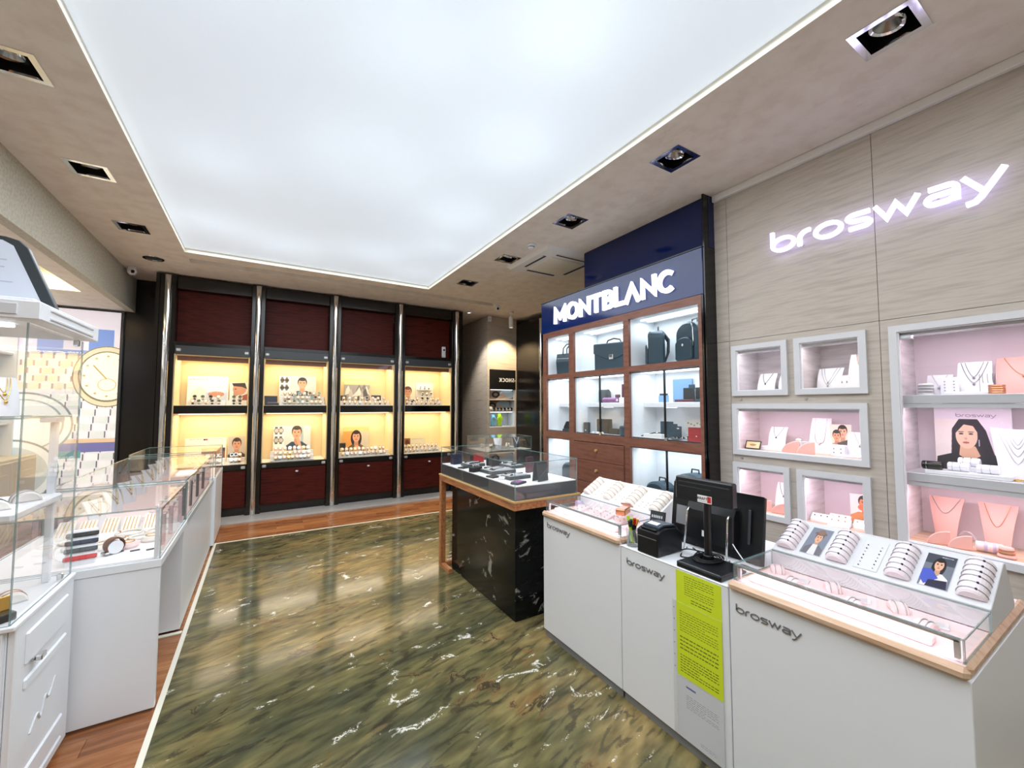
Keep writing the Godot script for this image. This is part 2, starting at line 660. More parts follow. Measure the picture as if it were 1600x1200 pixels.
	for i in 4:
		var a: Color = [Color("9c6238"), Color("b07444"), Color("a66b3f"), Color("925a34")][i]
		var pk := ntex(20 + i, 0.01, 4, [a.darkened(0.14), a, a.lightened(0.1)], [0.2, 0.5, 0.85], 256)
		grained("parquet%d" % i, pk, Vector3(0.9, 4.0, 7.0), 0.22)
	var lin := mt("lining_yellow", Color("ecd5a4"), 0.6)
	lin.resource_name = "lining_yellow"
	M.marble = marble(false)
	M.marble_black = marble(true)
	make_prints()

func fnl(seed_, freq, oct, ridged, warp, warp_freq) -> FastNoiseLite:
	var n := FastNoiseLite.new()
	n.seed = seed_
	n.frequency = freq
	n.fractal_octaves = oct
	if ridged: n.fractal_type = FastNoiseLite.FRACTAL_RIDGED
	if warp > 0.0:
		n.domain_warp_enabled = true
		n.domain_warp_amplitude = warp
		n.domain_warp_frequency = warp_freq
		n.domain_warp_fractal_octaves = 3
	return n

func marble(dark: bool) -> StandardMaterial3D:
	var W := 512 if dark else 1500
	var span := 2.0 if dark else 5.12
	var n0 := fnl(5, 0.9, 3, false, 0.4, 0.8)      # broad tone
	var n1 := fnl(9, 2.6, 3, false, 0.15, 2.0)     # streaks
	var n2 := fnl(14, 1.1, 3, true, 0.5, 1.3)      # dark and rusty veins
	var n3 := fnl(21, 2.3, 2, true, 0.28, 3.2)     # white veins
	var n4 := fnl(33, 9.0, 3, false, 0.0, 1.0)     # fine grain
	var n5 := fnl(41, 2.4, 2, true, 0.15, 3.0)     # hair cracks
	var n6 := fnl(57, 5.0, 2, true, 0.06, 3.0)     # thin drawn-out lines
	var data := PackedByteArray()
	data.resize(W * W * 3)
	var olive := Vector3(0.138, 0.124, 0.052)
	var gold := Vector3(0.26, 0.19, 0.078)
	var deep := Vector3(0.07, 0.074, 0.04)
	if dark:
		olive = Vector3(0.004, 0.005, 0.005); gold = Vector3(0.010, 0.011, 0.009); deep = Vector3(0.002, 0.003, 0.003)
	var vein_dark := Vector3(0.035, 0.03, 0.02)
	var vein_rust := Vector3(0.25, 0.115, 0.04)
	var vein_white := Vector3(0.78, 0.76, 0.70)
	var i := 0
	for py in W:
		for px in W:
			var x := px * span / W
			var y := py * span / W
			# the bands run along x, falling a little towards -z
			var a := x * 0.97 - y * 0.25
			var b := x * 0.25 + y * 0.97
			var big := n0.get_noise_2d(a * 0.6, b * 1.1)
			var mid := n1.get_noise_2d(a * 0.45, b * 1.5)
			var fine := n4.get_noise_2d(a * 0.45, b * 1.6)
			var tone := big * 0.8 + mid * 0.55 + 0.06
			var c := olive.lerp(gold, clampf(tone * 1.5, 0, 1)) if tone > 0 else olive.lerp(deep, clampf(-tone * 1.7, 0, 1))
			c *= 1.0 + fine * 0.55 + mid * 0.2
			var w := n3.get_noise_2d(a * 0.75 + 3.0, b * 1.15)
			if not dark:
				var r := n2.get_noise_2d(a * 0.8, b * 1.2)
				c = c.lerp(vein_rust, clampf((r - 0.62) * 3.0, 0, 0.55) * clampf(0.5 + tone * 1.5, 0, 1))
				c = c.lerp(vein_dark, clampf((r - 0.78) * 8.0, 0, 0.85))
				var h := n5.get_noise_2d(a * 0.45, b * 1.5)
				c = c.lerp(vein_dark, clampf((h - 0.70) * 5.0, 0, 0.7))
				var t6 := n6.get_noise_2d(a * 0.28, b * 1.6)
				c = c.lerp(deep * 0.6, clampf((t6 - 0.66) * 4.0, 0, 0.6))
				c = c.lerp(gold * 1.25, clampf((-t6 - 0.30) * 2.0, 0, 0.35))
			var mask := clampf((n0.get_noise_2d(a * 2.3 + 7.0, b * 2.3) + fine * 0.7 - 0.05) * 6.0, 0, 1)
			c = c.lerp(vein_white * (0.4 if dark else 1.0), clampf((w - (0.74 if dark else 0.83)) * 18.0, 0, 0.95) * mask)
			data[i] = int(clampf(pow(maxf(c.x, 0.0), 1 / 2.2), 0, 1) * 255)
			data[i + 1] = int(clampf(pow(maxf(c.y, 0.0), 1 / 2.2), 0, 1) * 255)
			data[i + 2] = int(clampf(pow(maxf(c.z, 0.0), 1 / 2.2), 0, 1) * 255)
			i += 3
	var im := Image.create_from_data(W, W, false, Image.FORMAT_RGB8, data)
	var m := StandardMaterial3D.new()
	m.resource_name = "marble_black" if dark else "marble_green"
	m.albedo_texture = ImageTexture.create_from_image(im)
	m.uv1_triplanar = true
	m.uv1_world_triplanar = true
	m.uv1_scale = Vector3.ONE / span
	m.uv1_offset = Vector3(0.5 / span, 0, 5.76 / span)
	m.roughness = 0.12
	m.metallic_specular = 0.35
	return m

# ------------------------------------------------------------------ flat print
func canvas(w, h, col: Color) -> Image:
	var im := Image.create(w, h, false, Image.FORMAT_RGB8)
	im.fill(col)
	return im

func rct(im: Image, x0, y0, x1, y1, col: Color):
	var w := im.get_width()
	var h := im.get_height()
	im.fill_rect(Rect2i(int(x0 * w), int(y0 * h), maxi(1, int((x1 - x0) * w)), maxi(1, int((y1 - y0) * h))), col)

func ell(im: Image, cx, cy, rx, ry, col: Color, inner := 0.0):
	var w := im.get_width()
	var h := im.get_height()
	for y in range(maxi(0, int((cy - ry) * h)), mini(h, int((cy + ry) * h) + 1)):
		for x in range(maxi(0, int((cx - rx) * w)), mini(w, int((cx + rx) * w) + 1)):
			var d := Vector2(((x + 0.5) / w - cx) / rx, ((y + 0.5) / h - cy) / ry).length()
			if d <= 1.0 and d >= inner: im.set_pixel(x, y, col)

func pgn(im: Image, pts: Array, col: Color):
	var w := im.get_width()
	var h := im.get_height()
	var pp := PackedVector2Array(pts)
	var lo := Vector2(9, 9)
	var hi := Vector2(-9, -9)
	for p in pp:
		lo = lo.min(p); hi = hi.max(p)
	for y in range(maxi(0, int(lo.y * h)), mini(h, int(hi.y * h) + 1)):
		for x in range(maxi(0, int(lo.x * w)), mini(w, int(hi.x * w) + 1)):
			if Geometry2D.is_point_in_polygon(Vector2((x + 0.5) / w, (y + 0.5) / h), pp): im.set_pixel(x, y, col)

func print_mat(key, im: Image, rough := 0.45, glow_ := 0.0) -> StandardMaterial3D:
	var m := mt(key, Color.WHITE, rough)
	var w := im.get_width()
	var h := im.get_height()
	if not key.begins_with("print_notice") and not key.begins_with("print_keys") and not key.begins_with("print_tag"):
		im.resize(w * 2 / 3, h * 2 / 3, Image.INTERPOLATE_LANCZOS)
		im.resize(w, h, Image.INTERPOLATE_CUBIC)
	m.albedo_texture = ImageTexture.create_from_image(im)
	if glow_ > 0.0:
		m.emission_enabled = true
		m.emission = Color.WHITE
		m.emission_operator = BaseMaterial3D.EMISSION_OP_MULTIPLY
		m.emission_texture = m.albedo_texture
		m.emission_energy_multiplier = glow_
	return m

# a head with shoulders: centre of the face (x, y), face height s
func person(im: Image, x, y, s, skin: Color, hair: Color, coat: Color, long_hair := false, aspect := 1.0):
	var f: float = s * 0.36 / aspect
	if long_hair:
		ell(im, x, y + s * 0.18, f * 1.5, s * 0.85, hair)
	pgn(im, [Vector2(x - f * 2.9, y + s * 2.6), Vector2(x - f * 2.6, y + s * 1.15), Vector2(x - f * 1.2, y + s * 0.78), Vector2(x + f * 1.2, y + s * 0.78), Vector2(x + f * 2.6, y + s * 1.15), Vector2(x + f * 2.9, y + s * 2.6)], coat)
	pgn(im, [Vector2(x - f * 0.55, y + s * 0.3), Vector2(x + f * 0.55, y + s * 0.3), Vector2(x + f * 0.6, y + s * 0.85), Vector2(x, y + s * 1.15), Vector2(x - f * 0.6, y + s * 0.85)], skin.darkened(0.12))
	ell(im, x, y - s * 0.12, f * 1.18, s * 0.52, hair)
	ell(im, x, y + s * 0.04, f, s * 0.5, skin)
	ell(im, x, y - s * 0.42, f * 0.95, s * 0.18, hair)
	for k in [-1, 1]:
		ell(im, x + k * f * 0.42, y - s * 0.02, f * 0.17, s * 0.035, hair.darkened(0.3))
		ell(im, x + k * f * 0.42, y - s * 0.1, f * 0.24, s * 0.02, hair)
	ell(im, x, y + s * 0.14, f * 0.13, s * 0.05, skin.darkened(0.15))
	ell(im, x, y + s * 0.28, f * 0.3, s * 0.035, Color("a4473f"))

func words(im: Image, x0, y0, x1, y1, rows, col: Color, seed_ := 1):
	var r := RandomNumberGenerator.new()
	r.seed = seed_
	var h: float = (y1 - y0) / rows
	for k in rows:
		var x: float = x0
		var end: float = x1 if k % 5 != 4 else lerpf(x0, x1, r.randf_range(0.3, 0.8))
		while x < end:
			var l := r.randf_range(0.03, 0.09)
			rct(im, x, y0 + k * h, minf(x + l, end), y0 + k * h + h * 0.34, col)
			x += l + 0.015

func small_watch(im: Image, x, y, r, case_: Color, dial: Color, asp := 1.0):
	rct(im, x - r * 0.5 / asp, y - r * 1.5, x + r * 0.5 / asp, y + r * 1.5, case_.darkened(0.25))
	ell(im, x, y, r / asp, r, case_)
	ell(im, x, y, r * 0.75 / asp, r * 0.75, dial)

func make_prints():
	var skin := Color("d99f7c")
	# bay 1, upper: white board with pale sculpture, and the bent-down profile
	var im := canvas(160, 150, Color("f3f1ec"))
	ell(im, 0.3, 0.75, 0.22, 0.35, Color("e4dfd0"))
	rct(im, 0.45, 0.55, 0.98, 0.99, Color("c4cbd8"))
	ell(im, 0.7, 0.62, 0.2, 0.1, Color("c28a68"))
	words(im, 0.05, 0.1, 0.5, 0.2, 1, Color("b9b4aa"), 3)
	print_mat("print_board_white", im)
	im = canvas(90, 150, Color("e9e4dc"))
	pgn(im, [Vector2(0.25, 1), Vector2(0.6, 0.62), Vector2(1, 0.5), Vector2(1, 1)], Color("9c4a41"))
	ell(im, 0.55, 0.3, 0.38, 0.26, skin.darkened(0.08))
	pgn(im, [Vector2(0.12, 0.05), Vector2(0.85, 0.02), Vector2(0.98, 0.3), Vector2(0.7, 0.2), Vector2(0.2, 0.17)], Color("2e211c"))
	ell(im, 0.35, 0.5, 0.14, 0.12, skin.darkened(0.12))
	ell(im, 0.33, 0.3, 0.06, 0.02, Color("2e211c"))
	print_mat("print_profile", im)
	# bay 1, lower: wide board with a flag mark, and a leaning portrait
	im = canvas(220, 150, Color("efeade"))
	rct(im, 0.4, 0.42, 0.98, 0.95, Color("7c4a2a"))
	rct(im, 0.4, 0.42, 0.98, 0.55, Color("3a2b22"))
	ell(im, 0.62, 0.5, 0.1, 0.06, Color("c9a07c"))
	rct(im, 0.44, 0.05, 0.49, 0.11, Color("1b2b54"))
	rct(im, 0.49, 0.05, 0.54, 0.11, Color("c2202c"))
	words(im, 0.1, 0.05, 0.42, 0.11, 1, Color("b5ad9c"), 4)
	words(im, 0.56, 0.05, 0.88, 0.11, 1, Color("b5ad9c"), 5)
	print_mat("print_flag_board", im)
	im = canvas(90, 140, Color("c9beb2"))
	person(im, 0.5, 0.3, 0.42, skin, Color("3a2a20"), Color("1d2430"), false, 0.64)
	print_mat("print_lean", im)
	# bay 2
	im = canvas(200, 180, Color("f1efe9"))
	rct(im, 0.29, 0.02, 0.99, 0.98, Color("cfccc6"))
	person(im, 0.62, 0.24, 0.34, skin, Color("241f1f"), Color("23292e"), false, 1.11)
	ell(im, 0.64, 0.36, 0.06, 0.07, skin)
	for k in 4: small_watch(im, 0.08 + 0.12 * (k % 2), 0.14 + 0.26 * (k / 2), 0.07, Color("77716a"), Color("33302e"), 1.11)
	words(im, 0.03, 0.55, 0.26, 0.7, 3, Color("8f8b84"), 6)
	print_mat("print_man_black", im)
	im = canvas(200, 180, Color("f1efe6"))
	rct(im, 0.29, 0.0, 1.0, 0.98, Color("d3d3cc"))
	rct(im, 0.72, 0.0, 0.8, 0.86, Color("a8b4b4"))
	rct(im, 0.29, 0.84, 1.0, 0.98, Color("7d4f37"))
	person(im, 0.62, 0.22, 0.36, skin, Color("3b2c24"), Color("2d4258"), false, 1.11)
	pgn(im, [Vector2(0.6, 0.35), Vector2(0.68, 0.33), Vector2(0.8, 0.84), Vector2(0.72, 0.88)], skin)
	for k in 4: small_watch(im, 0.08 + 0.12 * (k % 2), 0.14 + 0.3 * (k / 2), 0.08, Color("6d6a66"), Color("b9b4ac"), 1.11)
	words(im, 0.03, 0.66, 0.26, 0.8, 3, Color("8f8b84"), 7)
	print_mat("print_man_navy", im)
	# bay 3
	im = canvas(140, 150, Color("e8cf94"))
	rct(im, 0.0, 0.24, 1.0, 1.0, Color("9b9590"))
	var rr := RandomNumberGenerator.new()
	rr.seed = 4
	for k in 16:
		var c := Vector2(rr.randf(), rr.randf_range(0.3, 1.0))
		pgn(im, [c, c + Vector2(rr.randf_range(-0.25, 0.25), 0.2), c + Vector2(0.2, rr.randf_range(-0.1, 0.2)), c + Vector2(0.1, -0.15)], [Color("d9d4c8"), Color("55514f"), Color("bdb6a8"), Color("78736e")][k % 4])
	words(im, 0.35, 0.1, 0.65, 0.15, 1, Color("b08c50"), 8)
	rct(im, 0.0, 0.0, 1.0, 0.05, Color("e8cf94"))
	print_mat("print_stones", im)
	im = canvas(140, 150, Color("e6c078"))
	rct(im, 0.0, 0.16, 0.45, 1.0, Color("dd9c4e"))
	rct(im, 0.45, 0.16, 1.0, 1.0, Color("c9bfa4"))
	person(im, 0.5, 0.36, 0.36, skin, Color("2c1c18"), Color("5f4a38"), true, 0.93)
	ell(im, 0.52, 0.78, 0.12, 0.1, skin)
	print_mat("print_woman_coat", im)
	# bay 4
	im = canvas(100, 150, Color("eadfc2"))
	words(im, 0.15, 0.08, 0.85, 0.13, 1, Color("a58b54"), 9)
	person(im, 0.55, 0.42, 0.38, skin.darkened(0.1), Color("5b2c20"), Color("1d1b1e"), false, 0.66)
	print_mat("print_man_hand", im)
	im = canvas(180, 80, Color("d6cfb4"))
	rct(im, 0.0, 0.05, 0.18, 1.0, Color("b3ac98"))
	rct(im, 0.18, 0.05, 0.45, 1.0, Color("8d5a2c"))
	ell(im, 0.33, 0.45, 0.08, 0.3, Color("4a2b18"))
	words(im, 0.5, 0.12, 0.9, 0.2, 1, Color("8d8668"), 10)
	print_mat("print_strap", im)
	# jewellery wall cards
	im = canvas(110, 160, Color("ecd9c8"))
	person(im, 0.6, 0.24, 0.36, skin.lightened(0.1), Color("2a201d"), Color("e0b58f"), false, 0.69)
	person(im, 0.32, 0.38, 0.32, skin, Color("2b2422"), Color("d49b6e"), false, 0.69)
	pgn(im, [Vector2(0.3, 0.62), Vector2(0.8, 0.5), Vector2(0.95, 0.68), Vector2(0.55, 0.75)], Color("5a5450"))
	print_mat("print_couple", im)
	im = canvas(90, 150, Color("f3e3dc"))
	person(im, 0.6, 0.26, 0.4, Color("e08a5c"), Color("231d1c"), Color("d8905a"), false, 0.6)
	ell(im, 0.6, 0.42, 0.3, 0.12, Color("d9774c"))
	print_mat("print_pendant_hands", im)
	im = canvas(220, 260, Color("e9e0ec"))
	rct(im, 0.0, 0.2, 0.5, 1.0, Color("efe6e2"))
	pgn(im, [Vector2(0.2, 1), Vector2(0.24, 0.35), Vector2(0.34, 0.2), Vector2(0.58, 0.2), Vector2(0.68, 0.36), Vector2(0.85, 1)], Color("2c2433"))
	pgn(im, [Vector2(0.0, 1), Vector2(0.02, 0.78), Vector2(0.28, 0.7), Vector2(0.75, 0.7), Vector2(0.95, 0.8), Vector2(1, 1)], Color("22242f"))
	pgn(im, [Vector2(0.34, 0.6), Vector2(0.54, 0.6), Vector2(0.6, 0.74), Vector2(0.46, 0.82), Vector2(0.32, 0.74)], Color("e0b295"))
	ell(im, 0.43, 0.44, 0.145, 0.2, Color("edc6ad"))
	pgn(im, [Vector2(0.28, 0.42), Vector2(0.34, 0.24), Vector2(0.56, 0.24), Vector2(0.6, 0.44), Vector2(0.52, 0.3), Vector2(0.4, 0.28)], Color("2c2433"))
	for k in [-1, 1]:
		ell(im, 0.425 + k * 0.065, 0.42, 0.03, 0.012, Color("40302f"))
		ell(im, 0.425 + k * 0.065, 0.39, 0.04, 0.007, Color("5a443c"))
	ell(im, 0.42, 0.49, 0.02, 0.018, Color("d6a388"))
	ell(im, 0.42, 0.55, 0.045, 0.014, Color("b8575a"))
	rct(im, 0.585, 0.5, 0.6, 0.6, Color("d5d2d8"))
	print_mat("print_woman_dark", im)
	im = canvas(140, 180, Color("7d8494"))
	person(im, 0.52, 0.36, 0.36, skin.lightened(0.1), Color("4a3a33"), Color("6b6a72"), false, 0.78)
	ell(im, 0.52, 0.2, 0.3, 0.07, Color("7a5f55"))
	ell(im, 0.52, 0.14, 0.17, 0.1, Color("8a6d61"))
	pgn(im, [Vector2(0.4, 0.62), Vector2(0.64, 0.62), Vector2(0.7, 1), Vector2(0.34, 1)], Color("d9d9e0"))
	print_mat("print_hat", im)
	im = canvas(140, 180, Color("6f7580"))
	rct(im, 0.0, 0.0, 1.0, 0.3, Color("3f444f"))
	person(im, 0.5, 0.32, 0.34, skin.lightened(0.12), Color("17141a"), Color("e4dcea"), true, 0.78)
	pgn(im, [Vector2(0.0, 0.5), Vector2(0.3, 0.48), Vector2(0.6, 0.72), Vector2(0.2, 0.95), Vector2(0.0, 0.8)], Color("4556b8"))
	pgn(im, [Vector2(0.3, 0.8), Vector2(0.9, 0.75), Vector2(0.95, 1), Vector2(0.25, 1)], Color("26253d"))
	words(im, 0.5, 0.06, 0.9, 0.13, 1, Color("c9cdd6"), 11)
	print_mat("print_blue_dress", im)
	# leather unit cards
	im = canvas(120, 130, Color("e6e3dc"))
	for k in 5: rct(im, 0.1 + 0.16 * k, 0.18 + 0.05 * (k % 3), 0.2 + 0.16 * k, 0.26 + 0.05 * (k % 3), Color("b49a78"))
	rct(im, 0.0, 0.62, 1.0, 1.0, Color("f4f4f4"))
	print_mat("print_pens", im)
	im = canvas(80, 130, Color("efdc96"))
	rct(im, 0.0, 0.65, 1.0, 1.0, Color("f6f3ea"))
	ell(im, 0.5, 0.35, 0.2, 0.16, Color("e5c873"))
	print_mat("print_yellow_card", im)
	im = canvas(80, 50, Color("e7cf9d"))
	ell(im, 0.5, 0.5, 0.22, 0.16, Color("9f8453"))
	words(im, 0.25, 0.4, 0.75, 0.6, 1, Color("7d6539"), 12)
	print_mat("print_plaque", im)
	# notices
	im = canvas(180, 120, Color("d7ea28"))
	words(im, 0.2, 0.12, 0.85, 0.72, 9, Color("5c6a1c"), 13)
	words(im, 0.35, 0.76, 0.8, 0.92, 2, Color("5c6a1c"), 14)
	print_mat("print_notice_short", im, 0.6)
	im = canvas(180, 250, Color("d7ea28"))
	words(im, 0.08, 0.1, 0.92, 0.4, 9, Color("5c6a1c"), 15)
	words(im, 0.08, 0.45, 0.92, 0.66, 4, Color("66741e"), 16)
	words(im, 0.08, 0.7, 0.92, 0.96, 7, Color("5c6a1c"), 17)
	print_mat("print_notice_long", im, 0.6)
	im = canvas(180, 250, Color("d6d9df"))
	rct(im, 0.2, 0.1, 0.42, 0.13, Color("5b66a8"))
	words(im, 0.2, 0.25, 0.9, 0.48, 7, Color("8c9097"), 18)
	words(im, 0.5, 0.88, 0.85, 0.95, 2, Color("9a9ea6"), 19)
	print_mat("print_notice_white", im, 0.5)
	im = canvas(200, 140, Color("dfe5f1"))
	words(im, 0.05, 0.1, 0.8, 0.9, 7, Color("bcc5d9"), 20)
	print_mat("print_sign_paper", im, 0.5)
	# the big backlit picture of two watches
	im = canvas(280, 700, Color("efe9f4"))
	rct(im, 0.28, 0.14, 0.5, 0.24, Color("a3b1e2"))
	rct(im, 0.72, 0.1, 0.95, 0.22, Color("7d9de0"))
	rct(im, 0.3, 0.22, 1.0, 0.25, Color("9dacdc"))
	for r in 5:
		for k in 9:
			var x0: float = 0.02 + k * 0.105 + (0.05 if r % 2 else 0.0)
			pgn(im, [Vector2(x0, 0.24 + r * 0.04), Vector2(x0 + 0.08, 0.24 + r * 0.04 - 0.004), Vector2(x0 + 0.075, 0.275 + r * 0.04), Vector2(x0 - 0.005, 0.278 + r * 0.04)], [Color("f0e8cf"), Color("f8f4e8"), Color("e8dfc6")][(k + r) % 3])
			rct(im, x0 + 0.082, 0.243 + r * 0.04, x0 + 0.1, 0.272 + r * 0.04, Color("b3a196"))
	rct(im, 0.0, 0.44, 1.0, 0.5, Color("e9e6ee"))
	for r in 12:
		for k in 6:
			var x1: float = 0.3 + k * 0.14 - r * 0.015
			rct(im, x1, 0.46 + r * 0.04, x1 + 0.11, 0.495 + r * 0.04, [Color("f7f9f8"), Color("e3ebe6")][(k + r) % 2])
			rct(im, x1 + 0.112, 0.46 + r * 0.04, x1 + 0.125, 0.495 + r * 0.04, Color("5e6468"))
	rct(im, 0.45, 0.72, 1.0, 0.77, Color("7b7ab0"))
	rct(im, 0.5, 0.70, 1.0, 0.722, Color("e8c9a4"))
	rct(im, 0.4, 0.76, 0.7, 0.8, Color("6fa0a6"))
	ell(im, 0.9, 0.36, 0.315, 0.168, Color("8f8363"))
	ell(im, 0.9, 0.36, 0.305, 0.163, Color("e9dfc0"))
	ell(im, 0.9, 0.36, 0.265, 0.14, Color("8d8768"))
	ell(im, 0.9, 0.358, 0.25, 0.132, Color("fdfaea"))
	for k in 12:
		var t := TAU * k / 12
		ell(im, 0.9 + cos(t) * 0.21, 0.358 + sin(t) * 0.11, 0.014, 0.006, Color("cdbb86"))
	ell(im, 0.9, 0.405, 0.09, 0.036, Color("d8cda4"), 0.85)
	pgn(im, [Vector2(0.76, 0.3), Vector2(0.775, 0.298), Vector2(0.9, 0.372), Vector2(0.89, 0.376)], Color("bba66a"))
	ell(im, 0.2, 0.62, 0.42, 0.17, Color("8f979a"))
	ell(im, 0.2, 0.62, 0.40, 0.16, Color("eef2f0"))
	ell(im, 0.2, 0.62, 0.34, 0.135, Color("aeb6b6"))
	ell(im, 0.2, 0.62, 0.32, 0.127, Color("f4f8f5"))
	ell(im, 0.1, 0.86, 0.42, 0.17, Color("8f979a"))
	ell(im, 0.1, 0.86, 0.40, 0.16, Color("eef2f0"))
	ell(im, 0.1, 0.86, 0.33, 0.13, Color("c6cecd"))
	print_mat("poster_display", im, 0.3, 0.45)
	# sport watch pictures in the reflected niche
	im = canvas(120, 70, Color("9b8478"))
	ell(im, 0.3, 0.5, 0.16, 0.35, Color("2b2a2c"), 0.5)
	ell(im, 0.75, 0.45, 0.3, 0.5, Color("bfd3dc"))
	pgn(im, [Vector2(0.3, 1), Vector2(0.55, 0.3), Vector2(0.8, 0.8), Vector2(0.7, 1)], Color("d8c0ac"))
	print_mat("print_sport", im)
	im = canvas(64, 40, Color("303338"))
	for r in 4:
		for k in 6: rct(im, 0.12 + k * 0.13, 0.15 + r * 0.2, 0.2 + k * 0.13, 0.27 + r * 0.2, Color("d9dde2"))
	print_mat("print_keys", im)
	im = canvas(60, 40, Color("e9e4e6"))
	words(im, 0.1, 0.15, 0.9, 0.85, 4, Color("b9a9b4"), 22)
	print_mat("print_card_small", im)
	im = canvas(60, 30, Color("f4f4f4"))
	rct(im, 0.7, 0.08, 0.98, 0.92, Color("c9222b"))
	rct(im, 0.04, 0.78, 0.66, 0.86, Color("b0b0b0"))
	print_mat("print_tag", im)

# ------------------------------------------------------------------ the room
const DOWN := Basis(Vector3(1, 0, 0), Vector3(0, 0, 1), Vector3(0, -1, 0))   # u = x, v = z, faces down
const TO_LEFT := Basis(Vector3(0, 0, 1), Vector3(0, 1, 0), Vector3(-1, 0, 0)) # u = z, v = y, faces -x
const TO_CAM := Basis(Vector3(1, 0, 0), Vector3(0, 1, 0), Vector3(0, 0, 1))   # u = x, v = y, faces +z
const DL_RIGHT := [-0.647, -1.813, -2.97, -4.142, -5.26]
const DL_LEFT := [-0.72, -1.88, -3.034, -4.167, -5.312]

func shell():
	sbox("floor", "polished green and brown veined marble floor", Vector3(-0.40, -0.12, -5.715), Vector3(5.3, 0, 2.7), M.marble)
	var pf = sbox("floor", "orange-brown parquet strip along counters and showcases", Vector3(-4.1, -0.2, -8.7), Vector3(5.3, -0.121, 2.7), M.parquet3)
	var k := 0
	for zone in [[-1.36, -0.427, -5.76, -2.0, 0.12, 0.47], [-1.36, 3.2, -6.53, -5.745, 0.131, 0.62]]:
		var rows := int(round((zone[3] - zone[2]) / zone[4]))
		var w: float = (zone[3] - zone[2]) / rows
		for r in rows:
			var x: float = zone[0] - (0.0 if r % 2 == 0 else zone[5] * 0.5)
			while x < zone[1] - 0.02:
				var x0 := maxf(x, zone[0])
				var x1 := minf(x + zone[5], zone[1])
				var z: float = zone[2] + r * w
				if x1 - x0 > 0.03:
					part(pf, "plank", bx(x1 - x0 - 0.0015, 0.121, w - 0.0015, 0.001), M["parquet%d" % [(k * 7 + r * 3) % 4]], Vector3((x0 + x1) / 2, -0.0605, z + w / 2) - pf.position)
					k += 1
				x += zone[5]
	sbox("floor", "brown wooden floor behind the left counters", Vector3(-4.1, -0.121, -8.7), Vector3(-1.362, 0, 2.7), M.parquet0)
	sbox("floor", "brown wooden floor beside the glass tower", Vector3(-1.36, -0.121, -1.998), Vector3(-0.427, 0, 2.7), M.parquet1)
	sbox("floor", "dark floor of the passage behind the showcases", Vector3(3.205, -0.121, -8.7), Vector3(5.3, -0.001, -5.745), M.parquet1)
	sbox("trim", "white metal strip between marble and parquet", Vector3(-0.426, -0.12, -5.745), Vector3(-0.40, 0.004, 2.7), M.cream)
	sbox("trim", "thin cream strip along the back edge of the marble", Vector3(-0.40, -0.12, -5.742), Vector3(5.3, 0.003, -5.716), M.cream)
	sbox("trim", "short white floor strip between two left counters", Vector3(-0.95, 0.0, -3.655), Vector3(-0.43, 0.006, -3.62), M.cream)
	sbox("baseboard_back", "pale grey stone strip at the foot of the showcases", Vector3(-1.3, -0.12, -7.5), Vector3(3.2, 0.02, -6.532), M.stone_strip, 0.004)
	# walls
	sbox("wall_back", "dark rear wall of the shop", Vector3(-4.2, 0, -8.8), Vector3(5.4, 3.42, -8.7), M.black)
	sbox("wall_left", "plain cream wall at the far left", Vector3(-4.2, 0, -8.7), Vector3(-4.1, 3.42, 2.8), M.cream)
	sbox("wall_right", "plain cream wall of the right-hand bay", Vector3(5.3, 0, -8.7), Vector3(5.4, 3.42, -3.5), M.cream)
	sbox("wall_front", "pale wall behind the photographer", Vector3(-4.2, 0, 2.7), Vector3(5.4, 3.42, 2.8), M.cream)
	sbox("wall_black", "glossy black wall panel beside the showcases", Vector3(-4.1, 0, -7.6), Vector3(-1.19, 3.3, -7.5), M.black_dark)
	sbox("wall_core", "core of the wall behind the jewellery niches", Vector3(3.62, 0, -3.5), Vector3(5.4, 3.42, 2.8), M.cream)
	sbox("wall_header", "glossy navy glass panel above the lit white name sign", Vector3(3.12, 2.86, -3.53), Vector3(3.62, 3.299, -1.995), M.navy_glass)
	# ceiling with its openings
	var holes := [[-0.815, 2.1, -5.87, 1.65], [-0.80, 3.42, -6.28, -6.10]]
	for z in DL_RIGHT: holes.append([2.455 - 0.108, 2.455 + 0.108, z - 0.108, z + 0.108])
	for z in DL_LEFT: holes.append([-1.147 - 0.108, -1.147 + 0.108, z - 0.108, z + 0.108])
	struct("ceiling", "beige stucco ceiling around the luminous panel", holed(DOWN, -1.6, 5.4, -8.8, 2.8, holes, 0.12), M.plaster, Vector3(0, 3.3, 0))
	sbox("ceiling_roof", "slab above the ceiling", Vector3(-4.2, 4.25, -8.8), Vector3(5.4, 4.35, 2.8), M.grey_paint)
	sbox("ceiling_slot", "recessed slot in the ceiling above the showcases", Vector3(-0.83, 3.36, -6.31), Vector3(3.45, 3.38, -6.07), M.plaster)
	struct("trim", "cream band round the opening of the luminous ceiling", ring(DOWN, -0.815, 2.1, -5.87, 1.65, 0.008, 0.055), M.cream, Vector3(0, 3.299, 0))
	for s in [[-0.85, -0.815, -5.9, 1.68], [2.1, 2.135, -5.9, 1.68], [-0.85, 2.135, -5.905, -5.87], [-0.85, 2.135, 1.65, 1.685]]:
		sbox("ceiling_plenum", "white side of the light box above the ceiling", Vector3(s[0], 3.421, s[2]), Vector3(s[1], 4.25, s[3]), M.grey_paint)
	# low ceiling at the left with its warm lit recess
	sbox("ceiling_beam", "beige bulkhead where the ceiling drops at the left", Vector3(-1.62, 2.835, -7.5), Vector3(-1.54, 3.3, 2.8), M.plaster_grey)
	struct("ceiling", "low beige ceiling above the left counters", holed(DOWN, -4.2, -1.621, -7.5, 2.8, [[-2.7, -1.79, -6.45, -5.4]], 0.1), M.plaster, Vector3(0, 2.835, 0))
